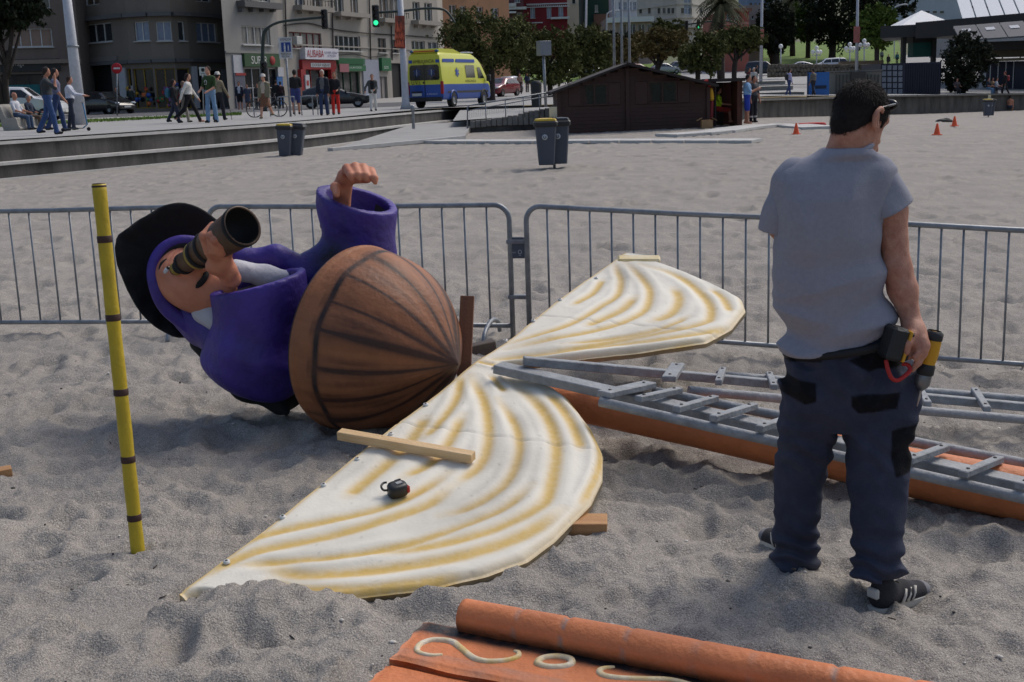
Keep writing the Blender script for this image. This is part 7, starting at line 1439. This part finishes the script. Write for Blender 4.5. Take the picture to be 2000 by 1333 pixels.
q=mk_(); q.box((xr-.03,0,.42),(.14,1.85,.22),None,.03); q.build('rear_bumper',Mbk,am); q=mk_(); q.box((xr-.015,.45,.66),(.02,.52,.13)); q.build('rear_plate',Mpt,am); q=mk_(); q.box((xr-.015,.45,.79),(.03,.6,.07)); q.build('plate_lamp',Mbk,am)
atext('061 EMERXENCIAS',(xr-.002,-.38,.68),(0,-1,0),.06,.6,MATS['star_white'])
# right side (towards the street corner)
side=lambda x,z:np.array([x,-(float(np.interp(z,[.48,1.14,2.6],[AW,AW,AW*.86]))+.012),z])
for (x0,x1,z0,z1,nm,m) in ((-.2,.95,1.45,2.08,'window',Mcg),(1.35,2.15,1.42,1.98,'window',Mcg),(-2.9,-1.5,2.22,2.38,'light_strip',Mstar),(-1.3,1.1,2.22,2.38,'light_strip',Mstar),(-2.6,2.6,.70,.80,'rub_strip',Mbk)):
    for s_ in (1,-1): q=mk_(); v=[side(x,z)*np.array([1,s_,1]) for x,z in ((x0,z0),(x1,z0),((x1 if nm!='window' or x1<1.5 else x1-.45),z1),(x0,z1))]; q.add(v,[(0,1,2,3)]); q.build(nm,m,am)
ey_=side(-1.2,2.1)-side(-1.2,1.4); ey_/=np.linalg.norm(ey_); star(side(-1.3,1.72)-np.array([0,.006,0]),(1,0,0),tuple(ey_),.23,Mstar,'life_star')
atext('AMBULANCIA',side(.3,1.28),(1,0,0),.13,1.4,MATS['letter_black'])
q=mk_(); q.loft([[np.array([x,y*k_,z]) for x,z in ((-3.1,2.68),(-2.9,2.88),(-1.2,2.88),(-.2,2.70))] for y,k_ in ((-.72,1),(-.6,1),(.6,1),(.72,1))],closed=False,cap=False,smooth=False); q.build('roof_fairing',Mye,am)
for s_ in (-1,1): q=mk_(); q.add([(-3.1,s_*.72,2.66),(-2.9,s_*.72,2.88),(-1.2,s_*.72,2.88),(-.2,s_*.72,2.68)],[(0,1,2,3)]); q.build('fairing_side',Mye,am)
q=mk_(); q.add([(-3.1,-.72,2.64),(-3.1,.72,2.64),(-2.95,.72,2.86),(-2.95,-.72,2.86)],[(0,1,2,3)]); q.build('fairing_rear',Mye,am); q=mk_(); q.box((-3.1,0,2.76),(.08,1.2,.07),None,.02); q.build('light_bar',M('bar_orange',(170,90,30)),am)
for y in (.68,-.68): q=mk_(); q.ball((-3.08,y,2.76),(.09,.12,.07),10,6); q.build('beacon',M('beacon_blue',(40,80,120),rough=.2),am)
q=mk_(); q.ball((1.2,-.3,2.72),(.3,.5,.07),12,6); q.build('roof_beacon',MATS['panel_white'],am); q=mk_(); q.box((2.35,-1.14,1.42),(.16,.24,.34),None,.04); q.build('mirror',Mbk,am); q=mk_(); q.add([(2.0,-.7,2.22),(2.0,.7,2.22),(2.62,.8,1.47),(2.62,-.8,1.47)],[(0,1,2,3)]); q.build('windscreen',Mcg,am)
for x in (-1.9,2.0):
    for s_ in (1,-1):
        c=np.array([x,s_*.88,.36]); q=mk_(); q.lathe([(.2,-.13),(.35,-.13),(.365,-.1),(.365,.1),(.35,.13),(.2,.13)],22,c,rotx(math.pi/2)); wv=q.build('wheel',Mtyre,am); q=mk_(); q.lathe([(.001,.12),(.08,.13),(.19,.09),(.21,.13)],16,c,rotx(-s_*math.pi/2)@np.eye(3)); q.build('rim',Mrim,wv); q=mk_(); q.tube([np.array([x+.46*math.cos(a),s_*(AW+.005),.36+.46*math.sin(a)]) for a in np.linspace(.15,3.0,12)],.05,6); q.build('wheel_arch',Mbu if x<0 else Mbk,am)
# ================================================================ people
SK=[M('skin_a',(170,118,94),var=.08),M('skin_b',(190,140,116),var=.08),M('skin_c',(140,96,76),var=.08)]; _pm={}
def pm(c):
    k=tuple(c)
    if k not in _pm: _pm[k]=M('cloth_%02x%02x%02x'%k,k,rough=.9,var=.14,scale=14,bump=.2,bscale=60)
    return _pm[k]
def person(label,pos,H,face,top,bot,hair=(40,32,28),shoes=(30,30,32),skin=0,legs=(0.0,0.0),knee=(0.05,0.05),arms=((.1,.15),(.1,.15)),sleeve='short',legwear='long',sit=None,hairlen=0,hat=None,stoop=0.0,res=.024,shirt_long=0.0,jacket=None):
    """legs: swing of right/left thigh forward (rad); arms: (swing, elbow bend) right/left; local +y is forward"""
    m=[SK[skin],pm(top),pm(bot),pm(shoes),pm(jacket or top)]; P=[]; hipz=.93 if sit is None else sit; V=lambda *a:np.array(a,float)
    fwd=stoop; sh=V(0,math.sin(fwd)*.50,hipz+.50*math.cos(fwd)); hip=V(0,0,hipz)
    P+=[cap(hip+V(-.055,0,.06),hip+V(.055,0,.06),.125,m=2),cap(V(-.05,0,hipz+.12),V(.05,0,hipz+.12),.12,m=1),cap(hip+V(0,0,.14),sh-V(0,0,.12),.135,.15,m=1),cap(sh+V(-.10,0,-.06),sh+V(.10,0,-.06),.10,m=1),cap(sh+V(-.15,0,-.02),sh+V(.15,0,-.02),.06,m=1)]
    hd_=sh+V(0,.04+.10*math.sin(fwd),.20); P+=[cap(sh+V(0,0,.0),hd_-V(0,.02,.04),.05,m=0),ell(hd_+V(0,.005,.02),(.072,.088,.112),m=0),ell(hd_+V(0,.045,-.05),(.05,.045,.05),m=0),cap(hd_+V(0,.085,.01),hd_+V(0,.10,-.015),.012,.014,m=0,k=.01)]
    lm=2 if legwear in('long',) else 0
    for i,s_ in enumerate((1,-1)):
        h=hip+V(s_*.09,0,0); a=legs[i] if sit is None else 1.45; kn=h+.44*V(s_*.02,math.sin(a),-math.cos(a)); b_=a-knee[i] if sit is None else .05+knee[i]; an=kn+(.42 if sit is None else min(.42,max(.2,kn[2]-.07)))*V(0,math.sin(b_),-math.cos(b_))
        P+=[cap(h,kn,.088,.064,m=2),cap(kn,an,.060,.044,m=lm)]
        if legwear=='long': P.append(cap(kn,an,.066,.056,m=2))
        if legwear=='shorts': P.append(cap(h,h+(kn-h)*.75,.10,.095,m=2))
        ft=an+V(0,.13,-.035); P.append(cap(an-V(0,.03,.03),ft,.042,.036,m=3 if shoes!=(1,1,1) else 0))
    if legwear=='skirt': P.append(stack([(hipz-.42,0,0,.19,.17),(hipz-.1,0,0,.17,.15),(hipz+.12,0,0,.13,.11)],m=2))
    for i,s_ in enumerate((1,-1)):
        a,e=arms[i][:2]; o=arms[i][2] if len(arms[i])>2 else .12; s0=sh+V(s_*.19,0,-.05); el=s0+.28*V(s_*o,math.sin(a),-math.cos(a)); inw=arms[i][3] if len(arms[i])>3 else 0; wr=el+.25*V(-s_*inw,math.sin(a+e),-math.cos(a+e)); hnd=wr+.09*(wr-el)/np.linalg.norm(wr-el)
        um=1 if sleeve!='none' else 0; fm=4 if sleeve=='long' else 0
        P+=[cap(s0,el,.058,.046,m=4 if jacket else um),cap(el,wr,.042 if sleeve!='long' else .05,.030 if sleeve!='long' else .044,m=fm),cap(wr,hnd,.032,.036,m=0,k=.01),cap(hnd,hnd+.07*(wr-el)/np.linalg.norm(wr-el)+V(0,.01,0),.026,.018,m=0,k=.01),cap(wr+.03*(wr-el),wr+.03*(wr-el)+V(-s_*.03,.04,-.03),.014,.011,m=0,k=.008)]
    if jacket:
        for s_ in (1,-1): P.append(cap(sh+V(s_*.115,.02,-.06),hip+V(s_*.105,.03,.0),.095,.10,m=4))
        P.append(cap(sh+V(0,-.05,-.08),hip+V(0,-.05,.02),.13,.12,m=4))
    if shirt_long: P.append(cap(V(-.05,0,hipz-shirt_long),V(.05,0,hipz+.1),.14,.13,m=1))
    # scale so that the figure stands H tall, feet on the ground
    lo=min((min(p[1][2]-p[3],p[2][2]-p[4]) for p in P if p[0]=='c'),default=0); hi=hd_[2]+.135; full=1.75 if sit is None else (hi-lo); f=H/1.75
    sc=[]
    for p in P:
        if p[0]=='c': sc.append(('c',(p[1]-V(0,0,lo))*f,(p[2]-V(0,0,lo))*f,p[3]*f,p[4]*f,p[5],p[6]))
        elif p[0]=='e': sc.append(('e',(p[1]-V(0,0,lo))*f,p[2]*f,p[3],None,p[5],p[6]))
        else: s=p[1].copy(); s[:,0]-=lo; sc.append(('s',s*f,p[2],None,None,p[5],p[6]))
    o=sculpt('person',sc,m,res*f,.045*f); o.location=[float(v) for v in pos]; o.rotation_euler=(0,0,math.radians(face)-math.pi/2); WM[o.name]=Matrix.Identity(4); tag(o,label,'person')
    hc=(hd_-V(0,0,lo))*f; pr=[ell(hc+V(0,-.012,.045)*f,V(.082,.094,.10)*f),ell(hc+V(0,-.05,.0)*f,V(.075,.055,.09)*f)]
    if hairlen: pr+=[cap(hc+V(0,-.06,.0)*f,hc+V(0,-.075,-.05-hairlen)*f,.075*f,.06*f)]
    cutf=lambda Q_:np.maximum((Q_[...,1]-hc[1])-(.045+.35*(Q_[...,2]-hc[2]-.05*f)),-(Q_[...,2]-(hc[2]-(.08+hairlen)*f))) if hair!=(170,120,100) else np.maximum((hc[2]+.02*f)-Q_[...,2],Q_[...,1]-hc[1]+.02*f)
    h=sculpt('hair',pr,pm(hair),.018*f,.03*f,o,cut=cutf); h.matrix_parent_inverse=Matrix.Identity(4)
    if hat:
        b=MB(); b.lathe([(.001,.165*f),(.06*f,.16*f),(.095*f,.11*f),(.10*f,.06*f),(.13*f,.05*f)],14,hc); h=b.build('cap',pm(hat),o); h.matrix_parent_inverse=Matrix.Identity(4)
    return o,hc,f
def loc_child(o,b,name,m): h=b.build(name,m,o); h.matrix_parent_inverse=Matrix.Identity(4); return h
def held(name,label,cat,o,b,m):      # a carried thing, built in its bearer's local frame
    ob=b.build(name,m); ob.location=o.location; ob.rotation_euler=o.rotation_euler; return tag(ob,label,cat)
def pp(px,py): return hz(on_z(px,py,.98))
def hh(px,py,hpx): return hpx*pp(px,py)[1]/FPX*1.02
def P_(label,px,py,hpx,face,top,bot,**k): return person(label,pp(px,py),hh(px,py,hpx),face,top,bot,**k)
walk=dict(legs=(.22,-.20),knee=(.10,.30)); walk2=dict(legs=(-.2,.22),knee=(.32,.08))
P_('man in dark grey t-shirt and jeans walking with a hand at his ear',100,263,124,20,(52,56,60),(52,76,120),arms=((.9,2.2,.5,.3),(-.25,.2,.5)),**walk)
P_('man in lavender t-shirt and jeans walking beside the man in dark grey',116,257,116,15,(104,104,126),(40,58,96),arms=((.3,.3),(-.4,.1,.4)),**walk2)
o,hc,f=P_('child in white sweater standing on a scooter',143,254,98,10,(186,190,202),(38,44,60),hair=(52,34,28),sleeve='long',arms=((.7,.7),(.7,.7)),legs=(.1,-.12),knee=(.1,.1))
sc_p=pp(150,257); sct=thing('scooter','small scooter with blue front fork under the child','scooter',sc_p); Msc=M('scooter_grey',(70,74,78)); Fs_=rotz(math.radians(10)); sp=lambda x,y,z:sc_p+Fs_@np.array([x,y,z])
b=MB(); b.beam(sp(-.35,0,.09),sp(.2,0,.09),.11,.025); b.build('deck',Msc,sct)
for x in (-.4,.36): b=MB(); b.lathe([(.001,-.02),(.055,-.02),(.06,0),(.055,.02),(.001,.02)],14,sp(x,0,.06),Fs_@rotx(math.pi/2)); b.build('wheel',Mtyre,sct)
b=MB(); b.tube([sp(.2,0,.09),sp(.33,0,.2),sp(.26,0,.85)],.02,7); b.build('stem',M('scooter_blue',(46,110,150)),sct); b=MB(); b.tube([sp(.26,-.2,.86),sp(.26,.2,.86)],.014,6); b.build('handlebar',Msc,sct)
bp_=hz(on_z(38,254,.98))
person('older man in white t-shirt seated on the stone bench',bp_+np.array([.16,-.42,.0]),1.7,-12,(190,192,198),(56,74,100),hair=(170,120,100),sit=.50,arms=((.5,.8),(.5,.8)),stoop=-.15)
person('older woman in navy patterned cardigan seated on the stone bench',bp_+np.array([.30,.40,.0]),1.58,-12,(40,48,66),(86,70,60),hair=(120,116,112),sit=.50,arms=((.5,.9),(.5,.9)),sleeve='long',stoop=-.1)
o,hc,f=P_('woman in black jacket with a teal backpack walking past the toy shop',343,241,80,15,(28,28,32),(44,48,64),sleeve='long',hairlen=.12,**walk)
b=MB(); b.box(np.array([0,-.22,1.22])*f,(.30*f,.2*f,.42*f),None,.08*f); loc_child(o,b,'backpack',M('pack_teal',(36,92,112)))
P_('person in light grey top and beige trousers behind the woman in white sweater',362,240,76,15,(140,136,134),(150,144,134),sleeve='long',hair=(120,100,84),**walk2)
P_('woman in white sweater and black leggings striding past the toy shop',372,240,93,0,(206,202,194),(20,20,23),hair=(46,30,26),sleeve='long',shoes=(1,1,1),skin=1,legs=(-.35,.42),knee=(.55,.05),arms=((-.45,.1,.35),(.4,.2,.3)),hairlen=.03)
o,hc,f=P_('man in green printed t-shirt and light blue jeans',415,240,103,-115,(44,66,30),(110,140,170),hair=(44,30,26),skin=1,shoes=(20,20,22),arms=((.25,.9,.2,.3),(.2,.9,.2,.4)),legs=(.12,-.1)); b=MB(); b.tube([np.array([.04*math.cos(a)+.02,.162,1.28+.045*math.sin(a)])*f for a in np.linspace(-.6,2.8,9)]+[np.array([-.02,.165,1.20])*f,np.array([.07,.165,1.20])*f],.009*f,5); loc_child(o,b,'shirt_print',M('print_white',(200,200,200)))
o,hc,f=P_('older man in beige jacket and white cap leaning on a cane',430,236,88,65,(128,118,96),(34,34,42),hat=(200,196,186),sleeve='long',arms=((.4,.3),(.1,.2)),legs=(.2,-.2)); b=MB(); b.tube([np.array([.26,.22,.85])*f,np.array([.28,.34,0])*f],.012*f,6); held('walking_cane','dark walking cane in the hand of the older man in beige','cane',o,b,M('cane_brown',(44,32,28)))
P_('woman in beige top and brown skirt with a white cap',520,233,82,-105,(178,164,146),(112,78,58),legwear='skirt',hat=(204,198,190),skin=1,sleeve='long',jacket=(118,112,92),legs=(.3,-.35),knee=(.1,.4),shoes=(86,80,60))
P_('man in black t-shirt and blue shorts seen from behind',580,226,82,95,(24,24,27),(52,60,110),legwear='shorts',legs=(.15,-.15))
P_('white haired man in navy jacket and grey shirt',634,227,83,-95,(92,92,94),(44,58,90),jacket=(26,28,40),sleeve='long',hair=(196,190,182),legs=(.12,-.1))
o,hc,f=P_('woman in dark jacket and red trousers carrying a white bag',657,226,78,-90,(34,30,34),(196,44,34),jacket=(26,26,30),sleeve='long',hair=(96,70,50),hairlen=.02,arms=((.15,.2),(.3,.9,.15,.3)),legs=(.1,-.15)); b=MB(); b.box(np.array([.33,.08,.62])*f,(.06*f,.22*f,.30*f),None,.02); held('shopping_bag','white shopping bag held by the woman in red trousers','bag',o,b,M('bag_white',(206,206,206)))
P_('woman in grey blazer and white trousers walking by the road',730,220,68,-90,(24,22,24),(202,200,194),jacket=(70,72,70),sleeve='long',hair=(110,92,76),legs=(.12,-.2),arms=((.5,.3,.5),(.2,1.0,.1,.4)))
def far(label,px,py,Y,Hm,face,top,bot,**k):
    p=at_y(px,py,Y); p[2]=float(hillz(p[0],Y)); k.setdefault('res',.034); return person(label,p,Hm,face,top,bot,**k)
far('person in dark green coat looking into the toy shop',257,213,83,1.75,90,(34,46,44),(30,30,34),sleeve='long')
far('young man in navy blazer and black shorts at the supermarket',470,213,82,1.78,-90,(180,182,190),(22,22,26),jacket=(28,30,44),legwear='shorts',sleeve='long')
far('woman in slate dress standing by the supermarket door',485,213,82,1.6,-80,(60,66,84),(60,66,84),legwear='skirt',hairlen=.1)
far('person in black standing by the blue shop panel',541,208,80,1.78,80,(22,20,22),(26,26,30),sleeve='long')
far('person in dark maroon standing beside the person in black',550,208,80,1.68,100,(48,24,26),(26,26,30),sleeve='long')
far('shaded person in dark clothes before the door of the rounded building',229,214,84,1.7,-60,(38,38,44),(34,34,40),sleeve='long')
far('person in grey top inside the doorway of the supermarket',505,212,83,1.65,-90,(70,64,60),(40,40,44),sleeve='long')
# at the cabin
sp_=ground(1413,246); sp_[2]=float(sandz(sp_[0],sp_[1]))+.12
ch=thing('folding_stool','dark folding chair under the lifeguard in hi-vis','chair',sp_); Mch=M('stool_dark',(30,30,32)); b=MB(); b.box(sp_+np.array([-.25,0,.40]),(.42,.42,.05),None,.01); b.build('seat',Mch,ch)
for dx in (-.43,-.07):
    for dy in (-.18,.18): b=MB(); b.tube([sp_+np.array([dx,dy,.40]),sp_+np.array([dx,dy,-.1])],.02,6); b.build('leg',Mch,ch)
b=MB(); b.box(sp_+np.array([-.46,0,.66]),(.04,.4,.36),None,.01); b.build('backrest',Mch,ch)
person('lifeguard in hi-vis yellow top and red shorts seated by the cabin',sp_+np.array([-.22,0,.0]),1.78,-8,(186,220,40),(150,46,36),legwear='shorts',shoes=(1,1,1),skin=0,sit=.52,arms=((.45,1.0),(.45,1.0)))
g=ground(1459,247); person('man in light blue t-shirt and blue shorts with folded arms',g*np.array([1,1,0])+np.array([0,0,float(sandz(g[0],g[1]))+.09]),1.84,-15,(128,164,200),(34,56,150),legwear='shorts',shoes=(1,1,1),arms=((.5,1.5,.1,.75),(.5,1.4,.1,.75)),legs=(.06,-.05))
g=ground(1475,245); o,hc,f=person('man in dark grey uniform with reflective ankle bands',g*np.array([1,1,0])+np.array([0,.4,float(sandz(g[0],g[1]))+.09]),1.80,-60,(70,70,74),(30,32,42),shoes=(18,18,20),arms=((.1,.2),(.1,.2)))
b=MB()
for s_ in (1,-1): b.lathe([(.071*f,.20*f),(.072*f,.26*f)],12,(s_*.10*f,.0,0))
loc_child(o,b,'reflective_band',M('reflective',(190,192,190),rough=.3))
far('man in maroon t-shirt standing at the top of the stone steps',1463,160,92,1.75,-60,(86,24,28),(150,150,150),hair=(40,30,28)); far('white haired man in pale t-shirt on the stone steps',1472,176,84,1.72,-80,(160,160,158),(120,120,124),hair=(190,186,180))
far('person in black standing beside the teal van',1477,150,120,1.75,0,(24,24,28),(26,26,30),sleeve='long')
pq=at_y(1541,187,79); o,hc,f=person('woman in lavender top with a dark backpack crossing the steps',pq,1.66,20,(172,166,196),(52,64,104),sleeve='long',hairlen=.04,res=.03,**walk2); b=MB(); b.box(np.array([0,-.2,1.2])*f,(.28*f,.18*f,.4*f),None,.06*f); loc_child(o,b,'backpack',Mch)
person('man in grey top walking past the blue board',at_y(1588,189,80.5),1.76,120,(96,92,86),(30,34,42),sleeve='long',res=.03,**walk)
def seat(label,px,py,Y,face,top,bot,**k): p=at_y(px,py,Y); return person(label,p,1.68,face,top,bot,sit=.48,res=.034,arms=((.5,.9),(.5,.9)),**k)
bz=thing('kerb_bench','long low stone kerb with seated people before the glazed panels','kerb',at_y(1900,184,96)); rb(bz,1838,174,2080,182,96.5,.6,MATS['coping'],'kerb')
seat('person in navy top sitting on the long kerb by the panels',1929,185,95.4,-60,(34,40,56),(90,120,150)); seat('person in tan top sitting between two others on the long kerb',1937,185,95.6,-70,(140,112,84),(40,42,50)); seat('person in pale shirt sitting on the long kerb beside the walker',1945,185,95.4,-30,(170,172,180),(40,46,64)); seat('person sitting alone on the kerb near the dark shrub',1868,186,95.4,-90,(84,74,74),(36,36,42))
o,hc,f=person('person in dark clothes with a red backpack walking by the glazed panels',at_y(1962,186,94.5),1.74,185,(30,28,30),(24,24,28),sleeve='long',hair=(110,50,40),res=.032,**walk); b=MB(); b.box(np.array([0,-.2,1.25])*f,(.3*f,.2*f,.42*f),None,.06*f); loc_child(o,b,'backpack',M('pack_red',(140,40,44)))
g=ground(1972,217); person('bare backed sunbather sitting on the sand by the sea wall',np.array([g[0],g[1],float(sandz(g[0],g[1]))]),1.7,60,(170,118,94),(50,60,80),sit=.14,legwear='shorts',shoes=(1,1,1),sleeve='none',res=.03)
far('person in salmon top standing under the pavilion roof',1776,122,114,1.7,-90,(170,120,104),(120,80,70)); far('pedestrian in beige crossing behind the dark red car',1016,182,106,1.7,-90,(150,120,104),(60,50,48),sleeve='long')
for px,Y,lab,c in ((1735,166,'pedestrian in black on the sunny plaza',(26,26,30)),(1752,172,'pedestrian in teal on the sunny plaza',(40,90,96)),(1722,176,'pedestrian in grey on the sunny plaza',(110,110,114))): far(lab,px,118,Y,1.72,-90,c,(40,40,46),sleeve='long')
for px in (1056,): far('pedestrian in dark blue by the wall behind the litter bin',1030,178,112,1.7,-60,(36,44,70),(40,40,44),sleeve='long')
